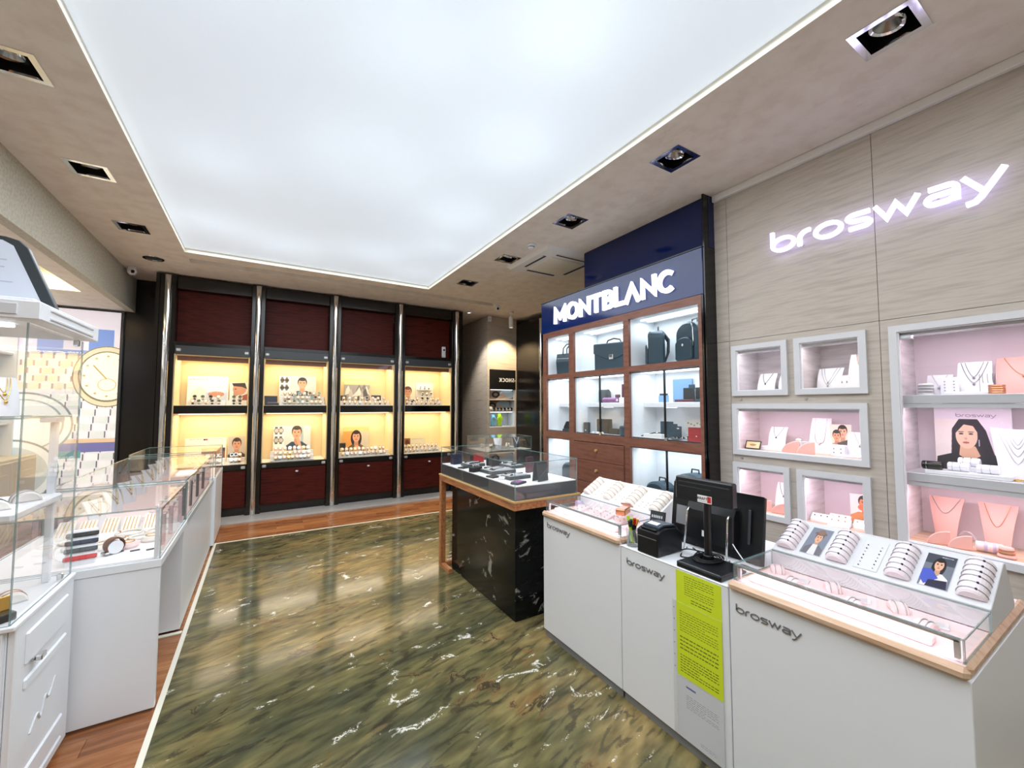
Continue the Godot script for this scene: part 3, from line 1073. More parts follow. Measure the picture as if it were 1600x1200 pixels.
	sbox("ceiling_recess", "warm lit recess in the low ceiling", Vector3(-2.75, 3.08, -6.5), Vector3(-1.74, 3.1, -5.35), M.cream)
	for s in [[-2.75, -2.7, -6.5, -5.35], [-1.79, -1.74, -6.5, -5.35], [-2.7, -1.79, -6.5, -6.45], [-2.7, -1.79, -5.4, -5.35]]:
		sbox("ceiling_recess", "side of the warm lit recess in the low ceiling", Vector3(s[0], 2.936, s[2]), Vector3(s[1], 3.08, s[3]), M.cream)
	sbox("trim", "white crown strip between wood wall and ceiling", Vector3(3.165, 3.245, -1.99), Vector3(3.2, 3.299, 2.7), M.white_matte, 0.004)
	# the luminous membrane and the lamps above it
	var t = thing("luminous_ceiling_panel", "huge white backlit stretch ceiling panel glowing softly", "ceiling light", Vector3(0.6425, 3.35, -2.11))
	part(t, "membrane_light", bx(2.897, 0.002, 7.5), M.membrane_light)
	var spots := [[1.2, -1.45, 0.34], [1.45, -2.35, 0.30], [0.6, -3.05, 0.34], [1.55, -3.5, 0.26], [1.1, -4.9, 0.2], [-0.35, -3.6, 0.16], [0.2, -5.2, 0.2], [0.55, -1.9, 0.22], [-0.35, -1.8, 0.22], [0.6, -0.6, 0.3], [1.6, -0.4, 0.3], [-0.3, -0.6, 0.25], [0.6, 0.7, 0.3], [1.75, -5.4, 0.16], [1.7, -4.3, 0.16], [-0.5, -4.9, 0.2]]
	for s in spots:
		part(t, "lamp_bulb", ball(0.05, 10), M.tube_light, Vector3(s[0], 3.78, s[1]) - t.position)
		omni_light("ceiling_bulb_light", Vector3(s[0], 3.78, s[1]), Color(0.96, 0.985, 1.0), s[2] * 0.55, 0.04)

func ceiling_fittings():
	var proto = null
	for row in [[2.455, DL_RIGHT, "square recessed downlight over the right-hand counters", "square downlights in the right ceiling strip"], [-1.147, DL_LEFT, "square recessed downlight over the left counters", "square downlights in the left ceiling strip"]]:
		for z in row[1]:
			if proto == null:
				proto = thing("downlight", row[2], "downlight", Vector3(row[0], 3.3, z), 0.0, row[3])
				proto.set_meta("kindname", "downlight")
				part(proto, "frame", ring(DOWN, -0.122, 0.122, -0.122, 0.122, 0.03, 0.012), M.chrome, Vector3(0, -0.004, 0))
				part(proto, "housing", join([[bx(0.004, 0.115, 0.205), T(-0.1, 0.065, 0)], [bx(0.004, 0.115, 0.205), T(0.1, 0.065, 0)], [bx(0.205, 0.115, 0.004), T(0, 0.065, -0.1)], [bx(0.205, 0.115, 0.004), T(0, 0.065, 0.1)], [bx(0.205, 0.004, 0.205), T(0, 0.124, 0)]]), M.black)
				var lamp = part(proto, "lamp_ring", lathe([Vector2(0.052, -0.02), Vector2(0.066, -0.025), Vector2(0.072, -0.015), Vector2(0.072, 0.03), Vector2(0.03, 0.055), Vector2(0, 0.055)], 24), M.chrome, Vector3(0, 0.05, 0), Vector3(12, 0, 0))
				part(lamp, "reflector", lathe([Vector2(0, 0.02), Vector2(0.03, 0.018), Vector2(0.052, -0.018)], 24), M.steel)
			else:
				dup(proto, Vector3(row[0], 3.3, z), 0.0, row[2], row[3])
	var t = thing("round_downlight", "round dark recessed downlight near the white dome camera", "downlight", Vector3(-1.159, 3.3, -6.323))
	part(t, "rim", lathe([Vector2(0.075, 0.0), Vector2(0.078, -0.006), Vector2(0.1, -0.006), Vector2(0.103, 0.0)], 28), M.chrome)
	part(t, "reflector", lathe([Vector2(0.0, -0.001), Vector2(0.076, -0.001)], 28), M.dark_grey)
	# air conditioning cassette and smoke detector
	t = thing("air_conditioner", "white square ceiling cassette air conditioner", "air conditioner", Vector3(3.03, 3.299, -3.96))
	part(t, "panel", lathe_square(0.44, 0.40, 0.035), M.white_matte)
	part(t, "grille", bx(0.46, 0.012, 0.46, 0.004), M.cream, Vector3(0, -0.041, 0))
	for k in 4:
		var a := k * 90.0
		part(t, "air_slot", bx(0.42, 0.004, 0.045), M.black, Vector3(0, -0.036, 0) + Vector3(0, 0, 0.31).rotated(Vector3.UP, deg_to_rad(a)), Vector3(0, a, 0))
		part(t, "louvre", bx(0.42, 0.006, 0.026, 0.002), M.white_matte, Vector3(0, -0.04, 0) + Vector3(0, 0, 0.335).rotated(Vector3.UP, deg_to_rad(a)), Vector3(12, a, 0))
	t = thing("smoke_detector", "small white round smoke detector on the ceiling", "smoke detector", Vector3(2.45, 3.3, -3.63))
	part(t, "base", cyl(0.055, 0.016, 24), M.white_matte, Vector3(0, -0.008, 0))
	part(t, "head", lathe([Vector2(0, -0.05), Vector2(0.025, -0.048), Vector2(0.036, -0.034), Vector2(0.042, -0.016), Vector2(0, -0.016)], 20), M.white)
	part(t, "vent", lathe([Vector2(0.037, -0.034), Vector2(0.0395, -0.026)], 20), M.grey_paint)
	for c in [[Vector3(-1.46, 3.3, -6.86), 20.0, "white dome camera beside the beige bulkhead"], [Vector3(3.46, 3.3, -6.2), -10.0, "white dome camera at the end of the ceiling slot"]]:
		t = thing("security_camera", c[2], "camera", c[0], c[1])
		part(t, "mount", cyl(0.045, 0.03, 20), M.white, Vector3(0, -0.015, 0))
		part(t, "body", ball(0.05, 16), M.white, Vector3(0, -0.055, 0.01))
		part(t, "lens", lathe([Vector2(0, 0.012), Vector2(0.018, 0.01), Vector2(0.02, -0.01), Vector2(0, -0.01)], 14), M.black_gloss, Vector3(0, -0.066, 0.054), Vector3(70, 0, 0))
	# low ceiling lamp in the recess
	t = thing("recess_lamp", "warm lamp panel inside the low ceiling recess", "ceiling light", Vector3(-2.2, 3.06, -5.95))
	part(t, "lamp_body", bx(0.7, 0.02, 0.7, 0.004), M.white)
	part(t, "lamp_diffuser", bx(0.64, 0.006, 0.64), M.led_warm, Vector3(0, -0.013, 0))
	area_light("recess_lamp_light", Vector3(-2.2, 3.035, -5.95), Vector3(-90, 0, 0), Vector2(0.64, 0.64), Color(1.0, 0.9, 0.72), 2.2)
	part(t, "shade_bar", bx(0.05, 0.06, 0.5, 0.004), M.dark_grey, Vector3(0.37, -0.06, 0.2))
	# backlit watch picture at the far left
	t = thing("poster_lightbox", "tall backlit advertising picture of gold and steel watches", "lightbox sign", Vector3(-2.2, 0.36, -7.5))
	slab(t, "frame", Vector3(-0.56, 0, 0), Vector3(0.56, 2.47, 0.045), M.dark_grey, 0.004)
	card_part(t, "poster_display", 1.06, 2.41, 0.008, M.poster_display, M.white, Vector3(0, 1.235, 0.05))

# flat square panel with sloped rim, hanging from y = 0
func lathe_square(a, b, h) -> Mesh:
	var st := begin()
	var lo := []
	var hi := []
	for c in [[-1, -1], [1, -1], [1, 1], [-1, 1]]:
		hi.append(Vector3(c[0] * a, 0, c[1] * a))
		lo.append(Vector3(c[0] * b, -h, c[1] * b))
	poly(st, lo, Vector3.DOWN)
	poly(st, hi, Vector3.UP)
	for i in 4:
		var j := (i + 1) % 4
		poly(st, [hi[i], hi[j], lo[j], lo[i]], (hi[i] + hi[j]))
	return done(st)

# ------------------------------------------------------------------ small display things
var protos := {}

func wrist_watch(strap, case_, dial):
	var key = "watch_" + strap + case_ + dial
	if protos.has(key): return protos[key]
	var o := Node3D.new()
	o.set_meta("kindname", "wrist_watch")
	o.set_meta("category", "watch")
	# band standing as a loop on its cushion, dial to +z and a little up
	var st := begin()
	st.set_smooth_group(1)
	var n := 12
	for i in n:
		var t0 := TAU * i / n
		var t1 := TAU * (i + 1) / n
		var f := func(t, x, r): return Vector3(x, 0.031 + sin(t) * r * 1.05, cos(t) * r * 0.75)
		var q := [f.call(t0, -0.011, 0.03), f.call(t0, 0.011, 0.03), f.call(t1, 0.011, 0.03), f.call(t1, -0.011, 0.03)]
		poly(st, q, q[0] + q[2] - Vector3(0, 0.062, 0))
	part(o, "strap", done(st), M[strap])
	part(o, "cushion", lathe([Vector2(0, -0.02), Vector2(0.02, -0.02), Vector2(0.025, -0.012), Vector2(0.025, 0.012), Vector2(0.02, 0.02), Vector2(0, 0.02)], 10), M.cushion, Vector3(0, 0.031, -0.002), Vector3(0, 0, 90))
	var c = part(o, "watch_case", lathe([Vector2(0, -0.005), Vector2(0.021, -0.005), Vector2(0.023, 0.0), Vector2(0.02, 0.005), Vector2(0.017, 0.005)], 14), M[case_], Vector3(0, 0.041, 0.025), Vector3(62, 0, 0))
	part(c, "dial", lathe([Vector2(0.018, 0.0042), Vector2(0, 0.0042)], 14), M[dial])
	protos[key] = o
	return o

const LOOKS := [["steel", "chrome", "dial_white"], ["steel", "chrome", "dial_black"], ["steel", "gold", "dial_white"], ["gold", "gold", "dial_white"], ["leather_black", "chrome", "dial_black"], ["leather_brown", "rose_gold", "dial_white"], ["cushion", "rose_gold", "dial_white"], ["steel", "chrome", "dial_blue"], ["steel", "chrome", "dial_green"], ["leather_black", "gold", "dial_white"]]

# stepped white stand with watches in rows; x0..x1 at height y, front edge at z
func watch_stand(x0, x1, y, z, counts: Array, looks: Array, label, group, step = 0.062, riser = "white_matte"):
	var rows := counts.size()
	var outline := [Vector2(0, 0)]
	for r in rows:
		outline.append(Vector2(-0.075 * r, 0.012 + step * r))
		outline.append(Vector2(-0.075 * (r + 1), 0.012 + step * r))
	outline.append(Vector2(-0.075 * rows, 0))
	solo("display_stand", "stepped white stand under the " + group, "stand", prism(outline, x1 - x0, 0.0), M[riser], Vector3((x0 + x1) / 2, y, z), Vector3(0, -90, 0))
	for r in rows:
		for k in counts[r]:
			var lk = LOOKS[looks[rng.randi() % looks.size()]]
			var x: float = lerpf(x0 + 0.04, x1 - 0.04, (k + 0.5 + rng.randf_range(-0.05, 0.05)) / counts[r])
			dup(wrist_watch(lk[0], lk[1], lk[2]), Vector3(x, y + 0.0132 + step * r, z - 0.036 - 0.075 * r), rng.randf_range(-9, 9), label, group).scale = Vector3.ONE * 1.15

# ------------------------------------------------------------------ the four watch showcases at the back
const PX := [-1.1, -0.085, 0.945, 1.97, 3.0]

func showcases():
	for i in 5:
		var names_ := ["outermost chrome pillar beside the black wall panel", "chrome pillar between the first and second showcase from the black wall panel", "chrome pillar in the middle of the four showcases", "chrome pillar between the third and fourth showcase from the black wall panel", "outermost chrome pillar beside the grey wood passage"]
		var t = thing("showcase_pillar", names_[i], "pillar", Vector3(PX[i], 0.02, -6.9), 0.0, "chrome showcase pillars")
		slab(t, "post", Vector3(-0.085, 0, -0.10), Vector3(0.085, 3.26, 0.02), M.black_dark, 0.006)
		part(t, "chrome_column", lathe([Vector2(0, 0), Vector2(0.038, 0), Vector2(0.038, 3.24), Vector2(0, 3.24)], 20), M.chrome, Vector3(0, 0.004, 0.025))
		part(t, "foot", bx(0.19, 0.05, 0.12, 0.005), M.black_dark, Vector3(0, 0.026, -0.03))
	slab(thing("showcase_side", "black side panel closing the showcases at the passage", "panel", Vector3.ZERO), "panel", Vector3(3.086, 0.02, -7.5), Vector3(3.12, 3.28, -6.88), M.black_dark)
	slab(thing("showcase_side", "black side panel closing the showcases at the black wall", "panel", Vector3.ZERO), "panel", Vector3(-1.225, 0.02, -7.498), Vector3(-1.187, 3.28, -6.88), M.black_dark)
	var which := ["first", "second", "third", "fourth"]
	for i in 4:
		var x0: float = PX[i] + 0.086
		var x1: float = PX[i + 1] - 0.086
		var t = thing("watch_showcase", "tall mahogany watch showcase with lit yellow shelves, %s from the black wall" % which[i], "showcase", Vector3((x0 + x1) / 2, 0.02, -7.15))
		var w: float = (x1 - x0) / 2
		var o: Vector3 = t.position
		var L := func(x, y, z): return Vector3(x, y - o.y, z - o.z)
		slab(t, "header", L.call(-w, 3.11, -7.48), L.call(w, 3.28, -6.905), M.black_dark, 0.004)
		slab(t, "upper_panel", L.call(-w, 2.40, -7.06), L.call(w, 3.108, -7.03), M.mahogany)
		slab(t, "ledge", L.call(-w, 2.352, -7.48), L.call(w, 2.40, -6.93), M.black_dark)
		slab(t, "back_panel", L.call(-w, 0.66, -7.485), L.call(w, 2.35, -7.455), M.lining_yellow)
		for s in [-1, 1]:
			slab(t, "side_lining", L.call(s * w, 0.725, -7.452), L.call(s * (w - 0.012), 2.235, -6.91), M.lining_yellow)
		slab(t, "top_rail", L.call(-w, 2.235, -6.93), L.call(w, 2.35, -6.905), M.dark_grey, 0.003)
		slab(t, "lamp_shelf", L.call(-w + 0.013, 2.22, -7.45), L.call(w - 0.013, 2.234, -6.935), M.lining_yellow)
		slab(t, "valance", L.call(-w + 0.02, 2.155, -7.0), L.call(w - 0.02, 2.219, -6.985), M.leather_brown)
		var sh = slab(t, "shelf", L.call(-w + 0.013, 1.44, -7.45), L.call(w - 0.013, 1.548, -6.93), M.black_gloss, 0.003)
		part(sh, "shelf_top", bx(2 * w - 0.03, 0.004, 0.515), M.cream, Vector3(0, 0.0545, 0))
		slab(t, "cell_floor", L.call(-w + 0.013, 0.70, -7.45), L.call(w - 0.013, 0.722, -6.93), M.cream)
		slab(t, "lower_rail", L.call(-w, 0.645, -7.0), L.call(w, 0.722, -6.905), M.black_dark, 0.003)
		var d = slab(t, "drawer_door", L.call(-w + 0.004, 0.135, -6.95), L.call(w - 0.004, 0.64, -6.915), M.mahogany, 0.004)
		part(d, "knob", ball(0.022, 12, 0.6), M.white, Vector3(0.03, 0.19, 0.022))
		slab(t, "kick_board", L.call(-w, 0.021, -6.97), L.call(w, 0.13, -6.93), M.black_dark)
		for cell in [[1.552, 2.232, 2.29], [0.726, 1.436, 0.68]]:
			var g = pane(t, L.call(-w + 0.004, cell[0], -6.922), L.call(w - 0.004, cell[1], -6.916))
			for s in [-1, 1]:
				part(g, "clip", bx(0.055, 0.04, 0.02, 0.008), M.alu, Vector3(s * (w - 0.04), cell[2] - (cell[0] + cell[1]) / 2, 0.015))
		# lamps over both shelves
		for c in [2.205, 1.43]:
			part(t, "lamp_panel", bx(2 * w - 0.1, 0.012, 0.34, 0.003), M.led_warm, L.call(0, c, -7.2))
			area_light("showcase_light", Vector3(o.x, c - 0.012, -7.2), Vector3(-90, 0, 0), Vector2(2 * w - 0.1, 0.34), Color(1.0, 0.93, 0.82), 0.46)
	# what stands in them: u = bay start
	var b: Array = PX
	# first bay
	card_thing("display_card", "white picture board with pale sculpture behind the dark watches", "display card", 0.48, 0.42, 0.012, M.print_board_white, M.white, Vector3(b[0] + 0.42, 1.764, -7.36), Vector3(-4, 0, 0))
	card_thing("display_card", "picture card of a bowed man's profile on the upper shelf", "display card", 0.22, 0.34, 0.012, M.print_profile, M.white, Vector3(b[0] + 0.79, 1.724, -7.30), Vector3(-4, 0, 0))
	watch_stand(b[0] + 0.2, b[0] + 0.64, 1.552, -7.1, [5, 4], [1, 4, 8, 9, 4, 2], "wristwatch standing before the white sculpture board", "watches before the sculpture board")
	watch_stand(b[0] + 0.67, b[0] + 0.9, 1.552, -7.08, [2, 2], [1, 4, 8], "wristwatch standing before the bowed profile card", "watches before the profile card")
	card_thing("display_card", "wide board with a small red and blue flag mark", "display card", 0.48, 0.36, 0.012, M.print_flag_board, M.white, Vector3(b[0] + 0.42, 0.907, -7.34), Vector3(-4, 0, 0))
	card_thing("display_card", "portrait card of a leaning person in a dark jacket", "display card", 0.21, 0.36, 0.012, M.print_lean, M.white, Vector3(b[0] + 0.79, 0.907, -7.32), Vector3(-4, 0, 0))
	watch_stand(b[0] + 0.2, b[0] + 0.66, 0.724, -7.05, [6, 6], [2, 3, 6, 0], "pale wristwatch below the board with the flag mark", "watches below the flag board")
	watch_stand(b[0] + 0.68, b[0] + 0.9, 0.724, -7.05, [3, 3], [1, 5, 0], "wristwatch below the leaning portrait", "watches below the leaning portrait")
	# second bay
	open_box("watch_box", "navy gift box at the showcase pillar on the upper shelf", Vector3(b[1] + 0.2, 1.552, -7.12), 0.17, 0.14, 0.1, "box_navy", 15.0)
	card_thing("display_card", "card with four watches and a man in a black jacket", "display card", 0.52, 0.46, 0.012, M.print_man_black, M.white, Vector3(b[1] + 0.56, 1.784, -7.38), Vector3(-4, 0, 0))
	watch_stand(b[1] + 0.3, b[1] + 0.92, 1.552, -7.0, [9, 9, 8], [0, 1, 2, 7, 5, 8, 0, 2], "wristwatch in the dense cluster before the man in black", "watches before the man in black", 0.065)
	card_thing("display_card", "card of a man in a navy polo leaning on his hand", "display card", 0.52, 0.5, 0.012, M.print_man_navy, M.white, Vector3(b[1] + 0.5, 0.977, -7.38), Vector3(-4, 0, 0))
	watch_stand(b[1] + 0.2, b[1] + 0.78, 0.724, -7.0, [9, 8, 8], [0, 6, 2, 0, 3], "pale wristwatch below the man in the navy polo", "watches below the man in navy", 0.06)
	# third bay
	open_box("watch_box", "black box beside the card of pale stones", Vector3(b[2] + 0.18, 1.552, -7.22), 0.12, 0.16, 0.08, "black", 0.0)
	card_thing("display_card", "black and white print of pale stones with a cream header", "display card", 0.42, 0.46, 0.012, M.print_stones, M.cream, Vector3(b[2] + 0.43, 1.784, -7.36), Vector3(-4, 0, 0))
	open_box("watch_box", "small navy box with white emblem beside the stones card", Vector3(b[2] + 0.73, 1.552, -7.27), 0.16, 0.17, 0.07, "box_navy", -6.0, true)
	watch_stand(b[2] + 0.1, b[2] + 0.9, 1.552, -7.02, [9, 8], [2, 3, 0, 9, 4, 6], "wristwatch on the shelf below the stones card", "watches below the stones card")
	open_box("watch_box", "black box beside the woman in a brown coat", Vector3(b[2] + 0.185, 0.7245, -7.26), 0.13, 0.2, 0.08, "black", 0.0)
	card_thing("display_card", "portrait of a woman in a brown coat on amber ground", "display card", 0.42, 0.46, 0.012, M.print_woman_coat, M.cream, Vector3(b[2] + 0.43, 0.957, -7.36), Vector3(-4, 0, 0))
	watch_stand(b[2] + 0.1, b[2] + 0.9, 0.724, -7.02, [11, 11], [6, 3, 6, 0], "white wristwatch below the woman in the brown coat", "watches below the woman in a coat")
	# fourth bay
	card_thing("display_card", "portrait of a man holding his hand to his mouth", "display card", 0.3, 0.42, 0.012, M.print_man_hand, M.cream, Vector3(b[3] + 0.27, 1.764, -7.36), Vector3(-4, 0, 0))
	var r = thing("display_rack", "small two-tier cream watch rack beside the man's portrait", "stand", Vector3(b[3] + 0.6, 1.552, -7.36))
	slab(r, "back", Vector3(-0.17, 0, -0.02), Vector3(0.17, 0.42, 0), M.cream)
	for k in 2:
		slab(r, "tier", Vector3(-0.15 + 0.04 * k, 0.28 - 0.12 * k, 0.0), Vector3(0.11 + 0.04 * k, 0.295 - 0.12 * k, 0.08), M.white)
		for j in 3:
			var lk = LOOKS[[1, 4, 9][(j + k) % 3]]
			dup(wrist_watch(lk[0], lk[1], lk[2]), Vector3(b[3] + 0.6 - 0.1 + 0.08 * j + 0.04 * k, 1.552 + 0.2962 - 0.12 * k, -7.315), 0.0, "wristwatch on the small two-tier rack", "watches on the two-tier rack")
	watch_stand(b[3] + 0.1, b[3] + 0.86, 1.552, -7.05, [8, 7], [0, 1, 2, 5, 4, 3], "wristwatch in front of the two-tier rack", "watches before the two-tier rack")
	card_thing("display_card", "low wide card showing a brown leather strap", "display card", 0.5, 0.24, 0.012, M.print_strap, M.cream, Vector3(b[3] + 0.37, 0.847, -7.36), Vector3(-4, 0, 0))
	watch_stand(b[3] + 0.1, b[3] + 0.82, 0.724, -7.05, [9, 9], [2, 3, 6, 0, 3], "pale gold wristwatch below the leather strap card", "watches below the strap card")
	# alarm box and alarm stickers on the last bay
	var a = thing("alarm_box", "small white wall remote with round dark window on the black showcase panel", "remote", Vector3(b[4] - 0.2, 2.42, -7.02))
	slab(a, "body", Vector3(-0.035, 0, -0.008), Vector3(0.035, 0.2, 0.03), M.white, 0.008)
	part(a, "window", cyl(0.02, 0.004, 16), M.dark_grey, Vector3(0, 0.14, 0.031), Vector3(90, 0, 0))

func open_box(called, label, at, w, h, d, m, turn, emblem = false):
	var t = thing(called, label, "box", at, turn)
	slab(t, "base", Vector3(-w / 2, 0, -d / 2), Vector3(w / 2, h * 0.28, d / 2), M[m], 0.004)
	part(t, "lid", bx(w, h * 0.75, 0.03, 0.004), M[m], Vector3(0, h * 0.28 + h * 0.36, -d / 2 + 0.012), Vector3(-6, 0, 0))
	if emblem:
		part(t, "emblem", cyl(0.022, 0.003, 14), M.white, Vector3(-0.02, h * 0.62, -d / 2 + 0.031), Vector3(84, 0, 0))
	else:
		part(t, "pad", bx(w * 0.8, 0.012, d * 0.6, 0.004), M.dark_grey, Vector3(0, h * 0.29, 0.01))
	return t

# ------------------------------------------------------------------ lettering
func brosway_strokes() -> Array:
	# [letter strokes], each stroke [points, closed]; x-height 1, widths already stretched
	var k := 1.25
	var out := []
	out.append([[[Vector2(0.08, 1.5), Vector2(0.08, 0.5)], false], [arc2(Vector2(0.62, 0.5), 0.54, 0.42, 0, 360, 28).slice(0, 28), true]])
	out.append([[[Vector2(0.0, 0.0), Vector2(0.0, 0.55)] + arc2(Vector2(0.42, 0.5), 0.42, 0.42, 170, 78, 7), false]])
	out.append([[arc2(Vector2(0.55, 0.5), 0.55, 0.42, 0, 360, 28).slice(0, 28), true]])
	out.append([[[Vector2(0.92, 0.9), Vector2(0.32, 0.92)] + arc2(Vector2(0.30, 0.72), 0.24, 0.2, 95, 265, 8) + arc2(Vector2(0.66, 0.28), 0.25, 0.2, 80, -85, 8) + [Vector2(0.1, 0.08)], false]])
	out.append([[[Vector2(0, 0.98), Vector2(0.40, 0.12), Vector2(0.74, 0.84), Vector2(1.08, 0.12), Vector2(1.48, 0.98)], false]])
	out.append([[[Vector2(0.15, 0.92)] + arc2(Vector2(0.72, 0.68), 0.27, 0.24, 90, 0, 6) + [Vector2(0.99, 0.0)], false], [[Vector2(0.95, 0.52)] + arc2(Vector2(0.3, 0.30), 0.22, 0.22, 90, 270, 8) + [Vector2(0.7, 0.08), Vector2(0.95, 0.2)], false]])
	out.append([[[Vector2(0, 0.98), Vector2(0.52, 0.08)], false], [[Vector2(1.12, 0.98), Vector2(0.48, -0.2), Vector2(0.3, -0.42), Vector2(0.05, -0.46)], false]])
	var adv := [0.0, 1.44, 2.18, 3.5, 4.62, 6.28, 7.46]
	for i in out.size():
		for s in out[i]:
			var q := []
			for p in s[0]: q.append(Vector2((p.x + adv[i]) * k, p.y))
			s[0] = q
	return out   # total width about 8.58 * k

func montblanc_strokes() -> Array:
	var out := []
	out.append([[[Vector2(0.12, 0), Vector2(0.12, 0.86), Vector2(0.56, 0.30), Vector2(1.0, 0.86), Vector2(1.0, 0)], false]])
	out.append([[arc2(Vector2(0.53, 0.5), 0.42, 0.40, 0, 360, 28).slice(0, 28), true]])
	out.append([[[Vector2(0.12, 0), Vector2(0.12, 0.84), Vector2(0.78, 0.16), Vector2(0.78, 1)], false]])
	out.append([[[Vector2(0.0, 0.89), Vector2(0.82, 0.89)], false], [[Vector2(0.41, 0.8), Vector2(0.41, 0)], false]])
	out.append([[[Vector2(0.12, 0), Vector2(0.12, 1)], false], [[Vector2(0.2, 0.89)] + arc2(Vector2(0.42, 0.705), 0.18, 0.185, 90, -90, 8) + [Vector2(0.2, 0.52)], false], [[Vector2(0.2, 0.52)] + arc2(Vector2(0.46, 0.315), 0.2, 0.205, 90, -90, 8) + [Vector2(0.2, 0.11)], false]])
	out.append([[[Vector2(0.12, 1), Vector2(0.12, 0.11), Vector2(0.66, 0.11)], false]])
	out.append([[[Vector2(0.06, 0), Vector2(0.46, 0.82), Vector2(0.86, 0)], false]])
	out.append([[[Vector2(0.12, 0), Vector2(0.12, 0.84), Vector2(0.78, 0.16), Vector2(0.78, 1)], false]])
	out.append([[arc2(Vector2(0.5, 0.5), 0.39, 0.40, 48, 312, 22), false]])
	var adv := [0.0, 1.16, 2.26, 3.2, 4.1, 4.88, 5.58, 6.56, 7.5]
	for i in out.size():
		for s in out[i]:
			var q := []
			for p in s[0]: q.append(Vector2(p.x + adv[i], p.y))
			s[0] = q
	return out

func letters(p, strokes: Array, w, depth, sc, m, at, rot):
	for l in strokes:
		var st := begin()
		for s in l: stroke(st, s[0], w, depth, s[1], Vector2.ZERO, sc)
		part(p, "letter", done(st), m, at, rot)

# ------------------------------------------------------------------ necklace busts, rolls, discs
# bent plate facing +z, foot at y = 0
func plate_mesh(wt: float, wb: float, h: float, lean: float, curve: float, dip: float, flare := 0.0) -> Mesh:
	var key := "pl%s" % str([wt, wb, h, lean, curve, dip, flare])
	if cache.has(key): return cache[key]
	var st := begin()
	var nu := 10
	var nv := 10
	var F := []
	var Bk := []
	for i in nv + 1:
		var fr := []
		var br := []
		for j in nu + 1:
			var p := plate_point(wt, wb, h, lean, curve, dip, flare, float(i) / nv, float(j) / nu * 2 - 1)
			fr.append(p)
			br.append(p + Vector3(0, -0.002 * i / nv, -0.008))
		F.append(fr); Bk.append(br)
	st.set_smooth_group(1)
	for i in nv:
		for j in nu:
			poly(st, [F[i][j], F[i][j + 1], F[i + 1][j + 1], F[i + 1][j]], Vector3(0, 0.3, 1))
	st.set_smooth_group(2)
	for i in nv:
		for j in nu:
			poly(st, [Bk[i][j], Bk[i][j + 1], Bk[i + 1][j + 1], Bk[i + 1][j]], Vector3(0, -0.3, -1))
	st.set_smooth_group(-1)
	for i in nv:
		poly(st, [F[i][0], F[i + 1][0], Bk[i + 1][0], Bk[i][0]], Vector3.LEFT)
		poly(st, [F[i][nu], F[i + 1][nu], Bk[i + 1][nu], Bk[i][nu]], Vector3.RIGHT)
	for j in nu:
		poly(st, [F[0][j], F[0][j + 1], Bk[0][j + 1], Bk[0][j]], Vector3.DOWN)
		poly(st, [F[nv][j], F[nv][j + 1], Bk[nv][j + 1], Bk[nv][j]], Vector3.UP)
	cache[key] = done(st)
	return cache[key]

func plate_point(wt, wb, h, lean, curve, dip, flare, t, s) -> Vector3:
	var w: float = lerpf(wb, wt, pow(t, 1.0 + flare)) * 0.5
	return Vector3(s * w, t * h - dip * (1 - s * s) * t * t * t, -lean * t * t - curve * s * s + curve)

func bust(called, label, at, turn, wt, wb, h, m, chains: Array, chain_m = "steel", lean = 0.06, curve = 0.012, dip = 0.0, flare = 0.0, pendant = true, group = ""):
	var t = thing(called, label, "jewellery bust", at, turn, group)
	part(t, "plate", plate_mesh(wt, wb, h, lean, curve, dip, flare), M[m])
	part(t, "strut", bx(0.02, h * 0.62, 0.004), M[m], Vector3(0, h * 0.305, -lean * 0.75 - 0.012), Vector3(-14, 0, 0))
	for c in chains:
		# c: half width at the top, lowest point (as share of height)
		var pts := []
		for i in 13:
			var a := float(i) / 12 * 2 - 1
			var tt: float = lerpf(c[1], 0.985, pow(absf(a), c[2] if c.size() > 2 else 1.6))
			pts.append(plate_point(wt, wb, h, lean, curve, dip, flare, tt, a * c[0]) + Vector3(0, 0, 0.0035))
		var n = part(t, "necklace", tube(pts, 0.0016 if h < 0.24 else 0.0022, 5), M[chain_m])
		if pendant:
			part(n, "pendant", ball(0.006, 8, 1.3), M[chain_m], pts[6] + Vector3(0, -0.007, 0.003))
	return t

# half-round bolster with bracelets, lying along local z, flat side down, resting at y = 0
func bolster(p, called, r, l, m, n, bm, at, rot = Vector3.ZERO, charm = "dark_grey"):
	var half := []
	for i in 13:
		var a := PI * i / 12
		half.append(Vector2(cos(a) * r, sin(a) * r))
	var b = part(p, called, prism(half, l, minf(0.006, r * 0.2)), M[m], at, rot)
	for k in n:
		var z: float = lerpf(-l / 2, l / 2, (k + 0.7) / (n + 0.4)) + rng.randf_range(-0.003, 0.003)
		var pts := []
		for i in 11:
			var a := lerpf(0.07, PI - 0.07, i / 10.0)
			pts.append(Vector3(cos(a) * (r + 0.0015), sin(a) * (r + 0.0015), z))
		part(b, "bracelet", tube(pts, 0.0016, 5), M[bm])
		if charm:
			part(b, "charm", ball(0.0042, 7), M[charm], Vector3(-0.35 * r, 0.94 * r + 0.001, z))
	return b

func half_disc(label, at, turn, r, m, group):
	var o := []
	for i in 15:
		var a := PI * 0.5 + PI * 0.5 * i / 14
		o.append(Vector2(cos(a) * r * 1.25, sin(a) * r))
	o.append(Vector2(0, 0))
	return solo("half_disc", label, "display disc", prism(o, 0.012, 0.002), M[m], at, Vector3(0, turn, 0), group)

